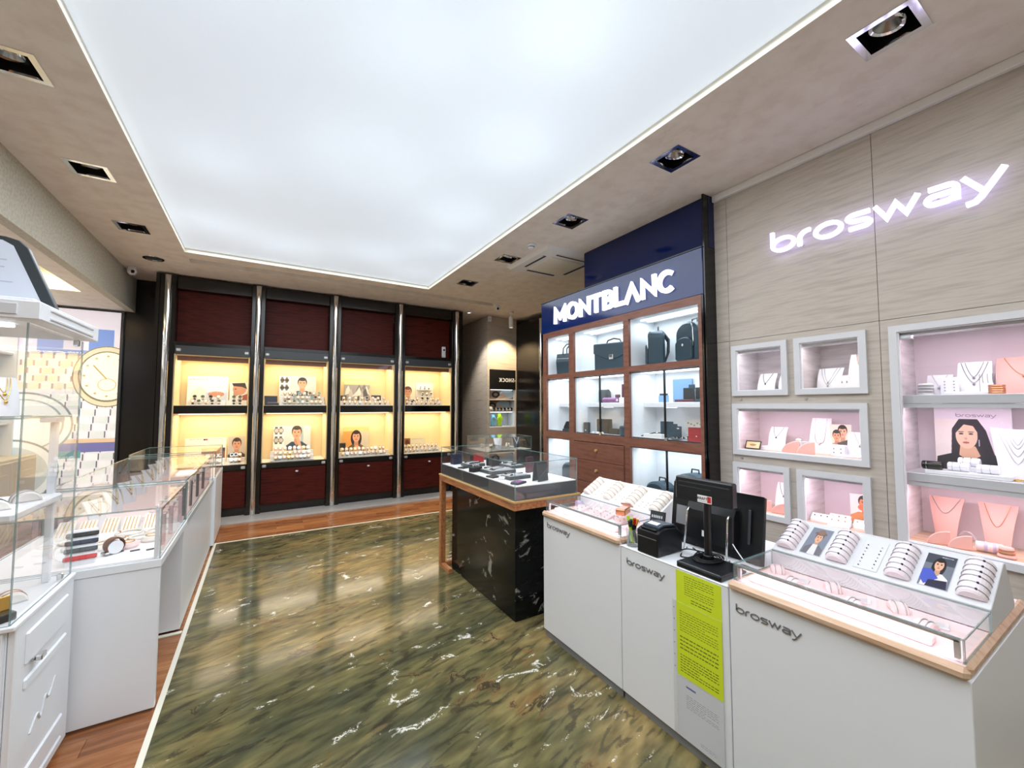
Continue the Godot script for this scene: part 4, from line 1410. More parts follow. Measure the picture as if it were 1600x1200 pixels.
# ------------------------------------------------------------------ the jewellery wall at the right
func jewellery_wall():
	var H := [[-1.87, -1.465, 1.625, 2.02], [-1.42, -1.015, 1.625, 2.02], [-1.875, -1.022, 1.17, 1.565], [-1.88, -1.475, 0.715, 1.11], [-1.43, -1.022, 0.715, 1.11], [-0.907, 0.35, 0.735, 2.02]]
	var cuts := []
	for h in H: cuts.append([h[0] + 0.02, h[1] - 0.02, h[2] + 0.02, h[3] - 0.02])
	var wall = sbox("wall_panelled", "grey oak panelled wall with display niches", Vector3(3.21, 0.0, -1.995), Vector3(3.222, 0.012, 2.7), M.oak_grey)
	for r in [[-1.995, -1.891, 0.0, 2.064], [-1.995, -1.891, 2.067, 3.298], [-1.888, -0.953, 0.0, 2.064], [-1.888, -0.953, 2.067, 3.298], [-0.95, 0.9, 0.0, 2.064], [-0.95, 0.9, 2.067, 3.298], [0.903, 2.7, 0.0, 2.064], [0.903, 2.7, 2.067, 3.298]]:
		part(wall, "panel", holed(TO_LEFT, r[0], r[1], r[2], r[3], cuts, 0.018), M.oak_grey, Vector3(3.2, 0, 0) - wall.position)
	sbox("wall_backing", "dark board behind the joints of the oak panels", Vector3(3.222, 2.03, -1.995), Vector3(3.26, 3.298, 2.7), M.black)
	sbox("wall_end", "black end of the panelled wall beside the leather unit", Vector3(3.06, 0.0, -2.012), Vector3(3.30, 3.298, -1.997), M.black_gloss)
	var what := ["small square jewellery niche beside the black cabinet edge, upper row", "small square jewellery niche above the wide pink niche, next to the tall display", "wide pink lit jewellery niche in the middle row", "small square jewellery niche below the wide pink niche, behind the monitor", "small square jewellery niche low beside the tall display", "tall three-shelf pink lit jewellery display under the backlit sign"]
	for i in H.size():
		var h = H[i]
		var zc: float = (h[0] + h[1]) / 2
		var t = thing("display_niche", what[i], "display niche", Vector3(3.2, h[2], zc))
		var w: float = (h[1] - h[0]) / 2
		var hh: float = h[3] - h[2]
		var dp := 0.34
		part(t, "frame", ring(TO_LEFT, -w, w, 0, hh, 0.038, 0.03), M.frame_grey, Vector3(-0.022, 0, 0))
		part(t, "frame_lip", ring(TO_LEFT, -w + 0.036, w - 0.036, 0.036, hh - 0.036, 0.008, 0.02), M.white, Vector3(-0.012, 0, 0))
		pane(t, Vector3(0.004, 0.03, -w + 0.03), Vector3(0.008, hh - 0.03, w - 0.03))
		var lin = M.lining_oak if i < 2 else M.pink_pale
		slab(t, "back_panel", Vector3(dp, 0.0, -w), Vector3(dp + 0.012, hh, w), M.lining_oak if i < 2 else M.lining_grey)
		for s in [-1, 1]: slab(t, "side_lining", Vector3(0.02, 0.0, s * w), Vector3(dp, hh, s * (w - 0.02)), M.lining_oak)
		slab(t, "niche_floor", Vector3(0.02, 0.022, -w + 0.02), Vector3(dp, 0.0373, w - 0.02), M.beech if i != 0 else M.lining_grey)
		slab(t, "niche_top", Vector3(0.02, hh - 0.036, -w + 0.02), Vector3(dp, hh - 0.02, w - 0.02), M.frame_grey)
		var col := Color(1.0, 0.90, 0.96) if i >= 2 else Color(1.0, 0.97, 0.99)
		var levels := [hh - 0.036]
		if i == 5: levels = [hh - 0.036, 0.826, 0.376]
		for y in levels:
			if i == 5 and y < hh - 0.1:
				slab(t, "shelf", Vector3(0.05, y, -w + 0.021), Vector3(dp - 0.001, y + 0.05, w - 0.021), M.shelf_grey, 0.003)
			var n := 1 if i != 2 and i != 5 else (3 if i == 2 else 4)
			for k in n:
				var z: float = lerpf(-w, w, (k + 0.5) / n)
				var z2 := z + 0.04 if n == 1 else z
				part(t, "spot_lamp", lathe([Vector2(0, -0.008), Vector2(0.018, -0.008), Vector2(0.024, 0.0)], 16), M.led_pink, Vector3(0.12, y, z2))
			var e := 0.06 if i < 2 else (0.22 if i == 2 else (0.12 if i < 5 else 0.27))
			var lx := 0.05 if i != 5 or y > hh - 0.1 else 0.085
			slab(t, "added_lip", Vector3(lx - 0.028, y - 0.024, -w + 0.021), Vector3(lx - 0.022, y - 0.0005, w - 0.021), M.frame_grey if i < 2 else M.shelf_grey)  # added lip, only there to hide the strip behind it
			part(t, "lamp_strip", bx(0.02, 0.01, 2 * w - 0.1, 0.002), M.led_pink, Vector3(lx, y - 0.006, 0))  # added strip, brightens the niche; its real lamps are the spots
			area_light("added_strip_light", Vector3(3.2 + lx, h[2] + y - 0.016, zc), Vector3(-90, 0, 0), Vector2(0.02, 2 * w - 0.1), col, e)
		if i == 5:
			pane(t, Vector3(0.05, 0.05, 0.0), Vector3(0.056, hh - 0.05, 0.006))
			slab(t, "hinge_block", Vector3(0.01, hh - 0.08, -w + 0.04), Vector3(0.06, hh - 0.055, -w + 0.09), M.alu, 0.003)
		# small lock under the frame
		if i < 3: solo("key_lock", "small round steel lock in the oak panel under a niche", "lock", lathe([Vector2(0, 0), Vector2(0.009, 0), Vector2(0.008, 0.006), Vector2(0, 0.007)], 12), M.steel, Vector3(3.2, h[2] - 0.03, h[0] + 0.06), Vector3(0, 0, 90), "niche locks")
	# backlit name
	var s = thing("wall_sign", "large backlit white brosway lettering on the oak wall", "sign", Vector3(3.2, 2.655, -1.53))
	letters(s, brosway_strokes(), 0.24, 0.022, 0.1035, M.sign_lilac_light, Vector3(-0.045, 0, 0), Vector3(0, -90, 0))
	for k in 6: part(s, "standoff", cyl(0.004, 0.034, 8), M.steel, Vector3(-0.017, [0.05, 0.012, 0.05, 0.09, 0.05, 0.05][k], [0.012, 0.187, 0.282, 0.6, 0.86, 0.92][k]), Vector3(0, 0, 90))
	niche_contents()

func niche_contents():
	var x := 3.38
	var fy := [1.663, 1.663, 1.208, 0.753, 0.753]
	# niche 1
	bust("jewellery_bust", "small white curved bust with a dark necklace, alone in its niche", Vector3(x, fy[0], -1.715), -90, 0.13, 0.13, 0.14, "white", [[0.55, 0.45]], "dark_grey")
	bust("jewellery_bust", "white curved bust half hidden by the niche frame", Vector3(x, fy[0], -1.562), -90, 0.13, 0.12, 0.13, "white", [[0.5, 0.4]])
	# niche 2
	bust("jewellery_bust", "white curved bust with long pendant next to an earring card", Vector3(x, fy[1], -1.295), -90, 0.15, 0.14, 0.15, "white", [[0.5, 0.35], [0.75, 0.2]])
	earring_card("small white card with two dark earrings in the upper niche", Vector3(x - 0.02, fy[1], -1.195), 0.055, 0.09, 2)
	bust("jewellery_bust", "tall narrow white bust with one round pendant", Vector3(x - 0.02, fy[1], -1.11), -90, 0.12, 0.14, 0.23, "white", [[0.4, 0.62]], "rose_gold", 0.05)
	# niche 3
	var t = thing("gold_plaque", "small gold plaque in a black frame lying in the wide niche", "plaque", Vector3(3.29, fy[2], -1.775), -90)
	card_part(t, "plaque_face", 0.105, 0.058, 0.004, M.print_plaque, M.black, Vector3(0, 0.034, 0.004), Vector3(-25, 0, 0))
	part(t, "plaque_frame", ring(TO_CAM, -0.058, 0.058, -0.034, 0.034, 0.007, 0.008), M.black, Vector3(0, 0.036, 0.008), Vector3(-25, 0, 0))
	riser("long white leather step in the wide niche", Vector3(3.36, fy[2], -1.62), 0.12, 0.03, 0.22)
	bust("jewellery_bust", "white curved bust with dark pendant row beside the gold plaque", Vector3(3.38, fy[2] + 0.03, -1.65), -90, 0.12, 0.12, 0.145, "white", [[0.6, 0.5]], "dark_grey")
	ring_stand("white fan shaped ring stand between bust and pink discs", Vector3(3.4, fy[2], -1.47))
	half_disc("pale pink quarter disc beside the tall necklace bust", Vector3(3.3, fy[2], -1.46), -60, 0.085, "pink", "pink discs in the wide niche")
	half_disc("pink quarter disc in front of the tall necklace bust", Vector3(3.3, fy[2], -1.36), -60, 0.085, "pink", "pink discs in the wide niche")
	bust("jewellery_bust", "tall white bust with two long straight chains", Vector3(3.42, fy[2], -1.375), -90, 0.12, 0.15, 0.25, "white", [[0.6, 0.3, 5.0]], "steel", 0.04)
	card_thing("photo_card", "photograph of an embracing couple in the wide pink niche", "photo card", 0.125, 0.21, 0.008, M.print_couple, M.white, Vector3(3.43, fy[2] + 0.1058, -1.255), Vector3(0, -90, 0))
	t = thing("earring_box", "small white block with two pairs of earrings before the couple photo", "display block", Vector3(3.34, fy[2], -1.235), -90)
	slab(t, "block", Vector3(-0.04, 0, -0.025), Vector3(0.04, 0.075, 0.025), M.white, 0.004)
	for k in 4: part(t, "earring", ball(0.004, 7), M.dark_grey, Vector3(-0.02 + 0.04 * (k % 2), 0.05 - 0.025 * (k / 2), 0.027))
	bust("jewellery_bust", "white curved bust with a Y shaped necklace beside the couple photo", Vector3(3.37, fy[2] + 0.012, -1.13), -90, 0.15, 0.14, 0.15, "white", [[0.6, 0.45, 1.0]], "grey_paint")
	riser("flat white step under the Y necklace bust", Vector3(3.36, fy[2], -1.15), 0.14, 0.012, 0.2)
	# niche 4
	half_disc("pink quarter disc in the niche behind the monitor", Vector3(3.3, fy[3], -1.66), -60, 0.08, "pink", "pink discs in the low niche")
	half_disc("pink quarter disc beside the dark necklace bust", Vector3(3.3, fy[3], -1.56), -60, 0.075, "pink", "pink discs in the low niche")
	bust("jewellery_bust", "white bust with a dark chain in the niche behind the monitor", Vector3(3.42, fy[3], -1.63), -90, 0.12, 0.13, 0.2, "white", [[0.7, 0.55]], "dark_grey", 0.05)
	# niche 5
	card_thing("photo_card", "photograph of a person holding an orange pendant", "photo card", 0.14, 0.2, 0.008, M.print_pendant_hands, M.white, Vector3(3.44, fy[4] + 0.1, -1.15), Vector3(0, -90, 0))
	for k in 4:
		t = thing("pillow_tray", ["white leather pad with dark earrings nearest the niche side", "white rounded pad behind the pendant photo", "white leather pad at the front of the low niche", "white pad beside the pendant photograph"][k], "jewellery pad", [Vector3(3.33, fy[4], -1.345), Vector3(3.41, fy[4], -1.27), Vector3(3.29, fy[4], -1.23), Vector3(3.36, fy[4], -1.115)][k], -80.0)
		part(t, "pad", prism([Vector2(-0.03, 0), Vector2(0.045, 0), Vector2(0.04, 0.018), Vector2(-0.02, 0.045), Vector2(-0.03, 0.04)], 0.12, 0.003), M.white, Vector3.ZERO, Vector3(0, -90, 0))
		for j in 3: part(t, "earring", ball(0.005, 7), M.dark_grey if k == 0 else M.rose_gold, Vector3(-0.04 + 0.035 * j, 0.036, 0.006))
	# tall display: floors at .773 (bottom), 1.161 (middle shelf top), 1.611 (upper shelf top)
	var y3 := 1.612
	t = thing("bracelet_stack", "stack of grey bracelets on a white roll, top shelf", "bracelet stand", Vector3(3.36, y3, -0.80), -90)
	part(t, "roll", lathe([Vector2(0, 0), Vector2(0.03, 0), Vector2(0.032, 0.06), Vector2(0.028, 0.068), Vector2(0, 0.068)], 18), M.white)
	for k in 3: part(t, "bracelet", lathe([Vector2(0.031, 0.012 + 0.018 * k), Vector2(0.035, 0.014 + 0.018 * k), Vector2(0.035, 0.022 + 0.018 * k), Vector2(0.031, 0.024 + 0.018 * k)], 18), M.steel)
	bust("jewellery_bust", "small square white bust with V necklace on the top shelf", Vector3(3.44, y3, -0.76), -90, 0.11, 0.11, 0.12, "white", [[0.6, 0.4, 1.0]], "steel", 0.03, 0.008)
	earring_card("white card with eight stud earrings on the top shelf", Vector3(3.38, y3, -0.705), 0.075, 0.1, 8)
	bust("jewellery_bust", "tall square white bust with pendant necklace on the top shelf", Vector3(3.42, y3 + 0.014, -0.615), -90, 0.13, 0.14, 0.17, "white", [[0.55, 0.5], [0.8, 0.3]], "grey_paint", 0.03, 0.008)
	riser("low white step on the top shelf of the tall display", Vector3(3.41, y3, -0.62), 0.12, 0.014, 0.2)
	t = thing("earring_stand", "thin steel T-bar stand with hanging earrings", "earring stand", Vector3(3.36, y3, -0.555), -90)
	part(t, "wire_frame", tube([Vector3(-0.03, 0, 0), Vector3(-0.03, 0.11, 0), Vector3(0.03, 0.11, 0), Vector3(0.03, 0, 0)], 0.0015, 5), M.steel)
	for k in 3: part(t, "earring", tube([Vector3(-0.018 + 0.018 * k, 0.109, 0.002), Vector3(-0.018 + 0.018 * k, 0.075, 0.002), Vector3(-0.016 + 0.018 * k, 0.06, 0.002)], 0.0016, 5), M.steel)
	bust("jewellery_bust", "large pink curved bust with a fine pendant chain, top shelf", Vector3(3.44, y3, -0.44), -90, 0.2, 0.2, 0.2, "pink", [[0.7, 0.5]], "rose_gold", 0.05, 0.014)
	t = thing("bracelet_stack", "stack of rose bangles beside the pink bust", "bracelet stand", Vector3(3.33, y3, -0.52), -90)
	for k in 4: part(t, "bracelet", lathe([Vector2(0.024, 0.002 + 0.012 * k), Vector2(0.03, 0.0 + 0.012 * k), Vector2(0.032, 0.006 + 0.012 * k), Vector2(0.03, 0.0115 + 0.012 * k), Vector2(0.024, 0.0105 + 0.012 * k)], 18), M.rose_gold)
	bust("jewellery_bust", "white bust with two chains at the end of the top shelf", Vector3(3.42, y3, -0.22), -90, 0.14, 0.14, 0.16, "white", [[0.55, 0.4]])
	# middle shelf
	var y2 := 1.162
	t = thing("photo_board", "brosway poster of a dark-haired woman with earrings", "poster", Vector3(3.47, y2, -0.645), -90)
	card_part(t, "poster_print", 0.30, 0.385, 0.01, M.print_woman_dark, M.white, Vector3(0, 0.194, 0))
	letters(t, brosway_strokes(), 0.16, 0.001, 0.0145, M.leather_purple, Vector3(-0.06, 0.322, 0.0062), Vector3.ZERO)
	riser("grey tray step on the middle shelf", Vector3(3.33, y2, -0.64), 0.12, 0.022, 0.32)
	for k in 4:
		t = thing("bracelet_roll", ["black lacquered bracelet roll with one silver ring", "white bracelet roll beside the black one", "white bracelet roll raised behind the others", "white bracelet roll with two thin chains at the shelf's pale bust"][k], "bracelet roll", Vector3([3.30, 3.325, 3.385, 3.325][k], y2 + 0.022 + (0.0 if k != 2 else 0.025), [-0.775, -0.675, -0.645, -0.565][k]), 0.0)
		var r := 0.024
		part(t, "roll", lathe([Vector2(0, -0.042), Vector2(r - 0.004, -0.042), Vector2(r, -0.038), Vector2(r, 0.038), Vector2(r - 0.004, 0.042), Vector2(0, 0.042)], 18), M.black_gloss if k == 0 else M.white, Vector3(0, r, 0), Vector3(90, 0, 0))
		for j in (1 if k == 0 else 2):
			part(t, "bracelet", lathe([Vector2(r, -0.002), Vector2(r + 0.003, 0), Vector2(r, 0.002)], 18), M.chrome, Vector3(0, r, -0.022 + 0.03 * j), Vector3(90, 0, 0))
	solo("roll_block", "small white block raising a bracelet roll on the middle shelf", "stand", bx(0.05, 0.025, 0.09, 0.003), M.white, Vector3(3.385, y2 + 0.0345, -0.645))
	bust("jewellery_bust", "wide white bust hung with many pearl chains, middle shelf", Vector3(3.385, y2, -0.47), -90, 0.2, 0.13, 0.27, "white", [[0.75, 0.3], [0.6, 0.45], [0.45, 0.6], [0.3, 0.68]], "steel", 0.05, 0.012, 0.01, 0.2, false)
	t = thing("bangle", "thin gold bangle lying at the end of the middle shelf", "bangle", Vector3(3.33, y2, -0.45))
	part(t, "hoop", tube(arc_ring(0.032, 0.003, 16), 0.003, 6, true), M.gold)
	solo("display_wedge", "tall grey wedge stand behind the gold bangle", "stand", prism([Vector2(-0.06, 0), Vector2(0.06, 0), Vector2(0.04, 0.25), Vector2(0.0, 0.27)], 0.04, 0.003), M.shelf_grey, Vector3(3.46, y2, -0.33), Vector3(0, -90, 0))
	bust("jewellery_bust", "white bust with fine chains at the end of the middle shelf", Vector3(3.40, y2, -0.2), -90, 0.16, 0.13, 0.25, "white", [[0.6, 0.4]])
	# bottom shelf
	var y1 := 0.774
	bust("jewellery_bust", "pink flared bust with a grey chain beside the display frame", Vector3(3.43, y1, -0.765), -90, 0.15, 0.085, 0.235, "pink", [[0.8, 0.62, 2.0]], "grey_paint", 0.05, 0.012, 0.0, 0.3, false)
	bust("jewellery_bust", "pink flared bust with a loose chain in the middle of the bottom shelf", Vector3(3.43, y1, -0.565), -90, 0.15, 0.09, 0.235, "pink", [[0.65, 0.5, 2.2]], "rose_gold", 0.05, 0.012, 0.0, 0.3, false)
	bust("jewellery_bust", "pale flared bust at the end of the bottom shelf", Vector3(3.42, y1, -0.36), -90, 0.15, 0.1, 0.22, "white", [[0.7, 0.5, 2.0]], "steel", 0.05, 0.012, 0.0, 0.3, false)
	half_disc("flesh pink quarter disc at the front of the bottom shelf, by the frame", Vector3(3.28, y1, -0.715), -65, 0.075, "pink", "pink discs on the bottom shelf")
	half_disc("flesh pink quarter disc next to the pink bracelet roll", Vector3(3.27, y1, -0.63), -65, 0.075, "pink", "pink discs on the bottom shelf")
	t = thing("bracelet_roll", "pink bracelet roll with two lilac bands on the bottom shelf", "bracelet roll", Vector3(3.30, y1 + 0.0025, -0.575), 10.0)
	part(t, "roll", lathe([Vector2(0, -0.048), Vector2(0.022, -0.048), Vector2(0.025, -0.044), Vector2(0.025, 0.044), Vector2(0.022, 0.048), Vector2(0, 0.048)], 18), M.pink_pale, Vector3(0, 0.025, 0), Vector3(90, 0, 0))
	for j in 2: part(t, "bracelet", lathe([Vector2(0.0252, -0.006), Vector2(0.027, -0.005), Vector2(0.027, 0.005), Vector2(0.0252, 0.006)], 18), M.lilac, Vector3(0, 0.025, -0.012 + 0.03 * j), Vector3(90, 0, 0))
	t = thing("wooden_ring_block", "stack of wooden layered rings on two grey feet", "ring stand", Vector3(3.262, y1, -0.51), 0.0)
	for k in 3: part(t, "ring_layer", lathe([Vector2(0, 0.002 + 0.018 * k), Vector2(0.03 - 0.003 * k, 0.002 + 0.018 * k), Vector2(0.034 - 0.003 * k, 0.01 + 0.018 * k), Vector2(0.03 - 0.003 * k, 0.0185 + 0.018 * k), Vector2(0, 0.0185 + 0.018 * k)], 18), M.cherry if k % 2 else M.pink)
	t = thing("acrylic_dome", "clear acrylic earring dome between the two pink busts", "acrylic stand", Vector3(3.36, y1, -0.665))
	part(t, "dome", tube([Vector3(0, 0, -0.035), Vector3(0, 0.05, -0.03), Vector3(0, 0.075, -0.012), Vector3(0, 0.075, 0.012), Vector3(0, 0.05, 0.03), Vector3(0, 0, 0.035)], 0.004, 6), M.acrylic)
	part(t, "foot", bx(0.05, 0.004, 0.09, 0.001), M.acrylic, Vector3(0, 0.002, 0))

func arc_ring(r, y, n) -> Array:
	var o := []
	for i in n: o.append(Vector3(cos(TAU * i / n) * r, y, sin(TAU * i / n) * r))
	return o

func riser(label, at, dx, h, dz):
	return solo("display_step", label, "stand", bx(dx, h, dz, 0.002), M.white, at + Vector3(0, h / 2, 0))

func earring_card(label, at, w, h, n):
	var t = thing("earring_card", label, "earring card", at, -90)
	part(t, "card", bx(w, h, 0.004, 0.001), M.white, Vector3(0, h / 2, 0), Vector3(0, 0, 0))
	part(t, "foot", bx(w * 0.8, 0.004, 0.03), M.white, Vector3(0, 0.002, -0.015))
	for k in n:
		part(t, "earring", ball(0.0035, 6, 1.0 if n > 4 else 2.4), M.grey_paint, Vector3((-0.25 + 0.5 * (k % 2)) * w, h * (0.85 - 0.7 * (k / 2 + 0.5) / (n / 2)), 0.004))
	return t

func ring_stand(label, at):
	var t = thing("ring_stand", label, "ring stand", at, -90)
	part(t, "cone", lathe([Vector2(0, 0), Vector2(0.018, 0), Vector2(0.012, 0.03), Vector2(0.03, 0.075), Vector2(0.0, 0.08)], 16), M.white)
	part(t, "flower", ball(0.02, 10, 0.7), M.pearl, Vector3(-0.04, 0.085, -0.01))
	part(t, "stem", tube([Vector3(-0.04, 0, -0.01), Vector3(-0.04, 0.08, -0.01)], 0.003, 6), M.pearl)
	return t

# ------------------------------------------------------------------ the leather-goods unit
func leather_unit():
	var t = thing("leather_goods_unit", "tall walnut framed shelf unit with white lit cells and navy glass fascia", "shelf unit", Vector3(3.05, 0, -3.14))
	var o: Vector3 = t.position
	var L := func(x, y, z): return Vector3(x - o.x, y, z - o.z)
	slab(t, "fascia", L.call(3.05, 2.462, -4.285), L.call(3.46, 2.852, -2.013), M.fascia_blue, 0.004)
	slab(t, "fascia_cap", L.call(3.045, 2.853, -4.287), L.call(3.46, 2.862, -2.013), M.slate)
	slab(t, "edge_board", L.call(3.05, 0.0, -2.03), L.call(3.46, 2.46, -2.013), M.black_gloss)
	slab(t, "edge_board", L.call(3.05, 0.0, -4.285), L.call(3.46, 2.46, -4.25), M.black_gloss)
	var cols := [[-4.18, -3.735], [-3.65, -2.885], [-2.815, -2.062]]
	var rows := [[1.932, 2.395], [1.237, 1.876], [0.30, 1.155]]
	var holes := []
	for c in cols:
		for r in rows: holes.append([c[0], c[1], r[0], r[1]])
	part(t, "walnut_frame", holed(TO_LEFT, -4.249, -2.031, 0.02, 2.461, holes, 0.03), M.walnut, L.call(3.048, 0, 0) + Vector3(0, 0, 0))
	slab(t, "back_panel", L.call(3.43, 0.02, -4.249), L.call(3.46, 2.461, -2.031), M.cabinet_white)
	for z in [[-4.249, -4.18], [-3.735, -3.65], [-2.885, -2.815], [-2.062, -2.031]]:
		slab(t, "divider", L.call(3.079, 0.02, z[0]), L.call(3.429, 2.46, z[1]), M.cabinet_white)
	for ci in 3:
		var c = cols[ci]
		for y in [[2.396, 2.45], [1.877, 1.931], [1.156, 1.236], [0.25, 0.299]]:
			slab(t, "deck", L.call(3.079, y[0], c[0] + 0.0005), L.call(3.429, y[1], c[1] - 0.0005), M.cabinet_white)
		for ri in 3:
			if ci == 1 and ri == 2: continue
			var r = rows[ri]
			var w: float = c[1] - c[0]
			for k in 2:
				part(t, "lamp_strip", bx(0.03, 0.012, w - 0.06, 0.003), M.led_white, L.call(3.20 + 0.10 * k, r[1] - 0.004, (c[0] + c[1]) / 2))
			area_light("cell_light", Vector3(3.25, r[1] - 0.02, (c[0] + c[1]) / 2), Vector3(-90, 0, 0), Vector2(0.12, w - 0.06), Color(0.90, 0.96, 1.0), 0.15 * w / 0.76 + 0.03)
			if ri == 1:
				slab(t, "shelf", L.call(3.25, 1.532, c[0] + 0.001), L.call(3.428, 1.58, c[1] - 0.001), M.cabinet_white, 0.003)
				part(t, "lamp_disc", lathe([Vector2(0, -0.004), Vector2(0.05, -0.004), Vector2(0.052, 0)], 20), M.led_white, L.call(3.33, 1.5315, c[0] + w * 0.35))
			if ri >= 1:
				# sliding glass pair with black meeting edge (one sheet in the narrow column)
				if ci > 0:
					var m: float = (c[0] + c[1]) / 2 + (0.0 if ri == 1 else 0.01)
					pane(t, L.call(3.085, r[0] + 0.002, c[0] + 0.002), L.call(3.09, r[1] - 0.002, m))
					pane(t, L.call(3.094, r[0] + 0.002, m - 0.01), L.call(3.099, r[1] - 0.002, c[1] - 0.002))
					slab(t, "meeting_edge", L.call(3.082, r[0] + 0.002, m - 0.004), L.call(3.101, r[1] - 0.002, m + 0.006), M.black)
					part(t, "glass_lock", bx(0.02, 0.035, 0.03, 0.004), M.chrome, L.call(3.075, r[0] + 0.01, m + 0.02))
				for s in [[r[0], r[0] + 0.018], [r[1] - 0.012, r[1]]]:
					slab(t, "track", L.call(3.081, s[0] + 0.0005, c[0] + 0.001), L.call(3.103, s[0] + 0.0095, c[1] - 0.001), M.dark_grey)
	# three walnut drawers in the middle column
	var dy := [1.15, 0.958, 0.722, 0.49, 0.302]
	for k in 4:
		var d = slab(t, "drawer", L.call(3.036, dy[k + 1] + 0.002, -3.648), L.call(3.07, dy[k] - 0.002, -2.888), M.walnut, 0.003)
		part(d, "knob", cyl(0.015, 0.025, 14), M.amber, Vector3(-0.028, 0.02, 0), Vector3(0, 0, 90))
	# lit white name on the fascia
	var s = thing("fascia_sign", "glowing white MONTBLANC capitals on the navy fascia", "sign", Vector3(3.05, 2.545, -3.99))
	letters(s, montblanc_strokes(), 0.2, 0.03, 0.2055, M.sign_white_light, Vector3(-0.016, 0, 0), Vector3(0, -90, 0))
	# ---- bags in the top row (floor 1.932)
	var y := 1.932
	tote("dark leather tote with two thin handles in the narrow top cell", Vector3(3.25, y, -3.95), -70)
	briefcase("black leather briefcase with silver clasp in the middle top cell", Vector3(3.27, y, -3.23), -72)
	backpack("slim dark backpack turned sideways in the wide top cell", Vector3(3.24, y, -2.64), -140, 0.24, 0.34, 0.15)
	backpack("dark backpack with hanging zip pull at the cell's edge", Vector3(3.25, y, -2.25), -110, 0.30, 0.36, 0.16)
	# ---- upper shelf of the middle row (1.581)
	y = 1.581
	var b = thing("pen_pouch", "slate leather pen cup with side strap", "pouch", Vector3(3.35, y, -3.47), -80)
	slab(b, "body", Vector3(-0.06, 0, -0.035), Vector3(0.06, 0.15, 0.035), M.leather_slate, 0.01)
	part(b, "strap", tube([Vector3(0.06, 0.03, 0), Vector3(0.085, 0.05, 0), Vector3(0.085, 0.12, 0), Vector3(0.05, 0.15, 0)], 0.006, 6), M.leather_black)
	b = thing("leather_roll", "purple leather pen roll lying on the shelf", "pen roll", Vector3(3.285, y, -3.31), 0)
	part(b, "roll", cyl(0.028, 0.2, 20), M.leather_purple, Vector3(0, 0.028, 0), Vector3(90, 0, 0))
	part(b, "end_badge", cyl(0.012, 0.003, 14), M.white, Vector3(0, 0.028, 0.101), Vector3(90, 0, 0))
	b = thing("boxed_notebook", "plum coloured tall notebook box on a white block", "box", Vector3(3.36, y, -3.13), -80)
	slab(b, "block", Vector3(-0.08, 0, -0.04), Vector3(0.08, 0.055, 0.04), M.white, 0.003)
	slab(b, "box", Vector3(-0.06, 0.055, -0.025), Vector3(0.06, 0.20, 0.02), M.leather_plum, 0.004)
	slab(b, "band", Vector3(-0.03, 0.095, 0.0195), Vector3(0.03, 0.103, 0.0215), M.lilac)
	solo("small_case", "small plum case behind the purple roll", "case", bx(0.05, 0.09, 0.04, 0.005), M.leather_plum, Vector3(3.36, y + 0.045, -3.27))
	b = thing("blue_portfolio", "light blue leather portfolio standing upright", "portfolio", Vector3(3.41, y, -2.48), -88)
	slab(b, "cover", Vector3(-0.10, 0, -0.008), Vector3(0.10, 0.22, 0.008), M.leather_blue, 0.003)
	slab(b, "spine", Vector3(-0.104, 0, -0.01), Vector3(-0.092, 0.22, 0.01), M.leather_blue, 0.003)
	b = thing("card_holder", "small light blue card holder with a dark card", "card holder", Vector3(3.32, y, -2.63), -80)
	slab(b, "pocket", Vector3(-0.05, 0, -0.008), Vector3(0.05, 0.065, 0.008), M.leather_blue, 0.003)
	slab(b, "card", Vector3(-0.042, 0.02, -0.004), Vector3(0.042, 0.085, 0.002), M.slate)
	for k in 2:
		b = thing("wallet_stack", ["black wallet in an open grey box on flat books", "black phone sleeve with white tag on flat books"][k], "wallet", Vector3(3.34, y + 0.026, [-2.37, -2.245][k]), -85)
		slab(b, "wallet", Vector3(-0.045, 0, -0.02), Vector3(0.05, 0.105, 0.02), M.leather_black, 0.004)
		slab(b, "flap", Vector3(-0.01 if k == 0 else -0.03, 0.09, -0.025), Vector3(0.05 if k == 0 else 0.0, 0.135, -0.015), M.leather_slate if k == 0 else M.white, 0.002)
	solo("flat_book", "flat plum leather book under the black wallets", "book", bx(0.12, 0.025, 0.2, 0.003), M.leather_plum, Vector3(3.34, y + 0.0125, -2.38))
	solo("flat_book", "flat slate leather book under the phone sleeve", "book", bx(0.12, 0.025, 0.16, 0.003), M.leather_slate, Vector3(3.34, y + 0.0125, -2.19))
	solo("small_case", "teal case on the slate book", "case", bx(0.05, 0.07, 0.07, 0.004), M.leather_slate, Vector3(3.34, y + 0.06, -2.13))
	# ---- lower shelf of the middle row (1.237)
	y = 1.2372
	b = thing("display_box", "dark wedge shaped case in the narrow cell", "box", Vector3(3.24, y, -3.9), -75)
	part(b, "case", prism([Vector2(-0.09, 0), Vector2(0.09, 0), Vector2(0.09, 0.05), Vector2(0.02, 0.12), Vector2(-0.05, 0.12), Vector2(-0.09, 0.05)], 0.14, 0.004), M.leather_black)
	part(b, "rail", bx(0.2, 0.03, 0.16, 0.003), M.slate, Vector3(0, 0.015, 0))
	b = thing("watch_case", "small upright dark travel case with white badge", "case", Vector3(3.2, y, -3.6), -80)
	slab(b, "case", Vector3(-0.035, 0, -0.025), Vector3(0.035, 0.12, 0.025), M.slate, 0.008)
	part(b, "badge", cyl(0.008, 0.003, 12), M.white, Vector3(0, 0.03, 0.026), Vector3(90, 0, 0))
	b = thing("leather_box", "brown-black upright leather box behind pale cufflinks", "box", Vector3(3.3, y, -3.42), -80)
	slab(b, "box", Vector3(-0.08, 0, -0.04), Vector3(0.08, 0.16, 0.04), M.leather_black, 0.006)
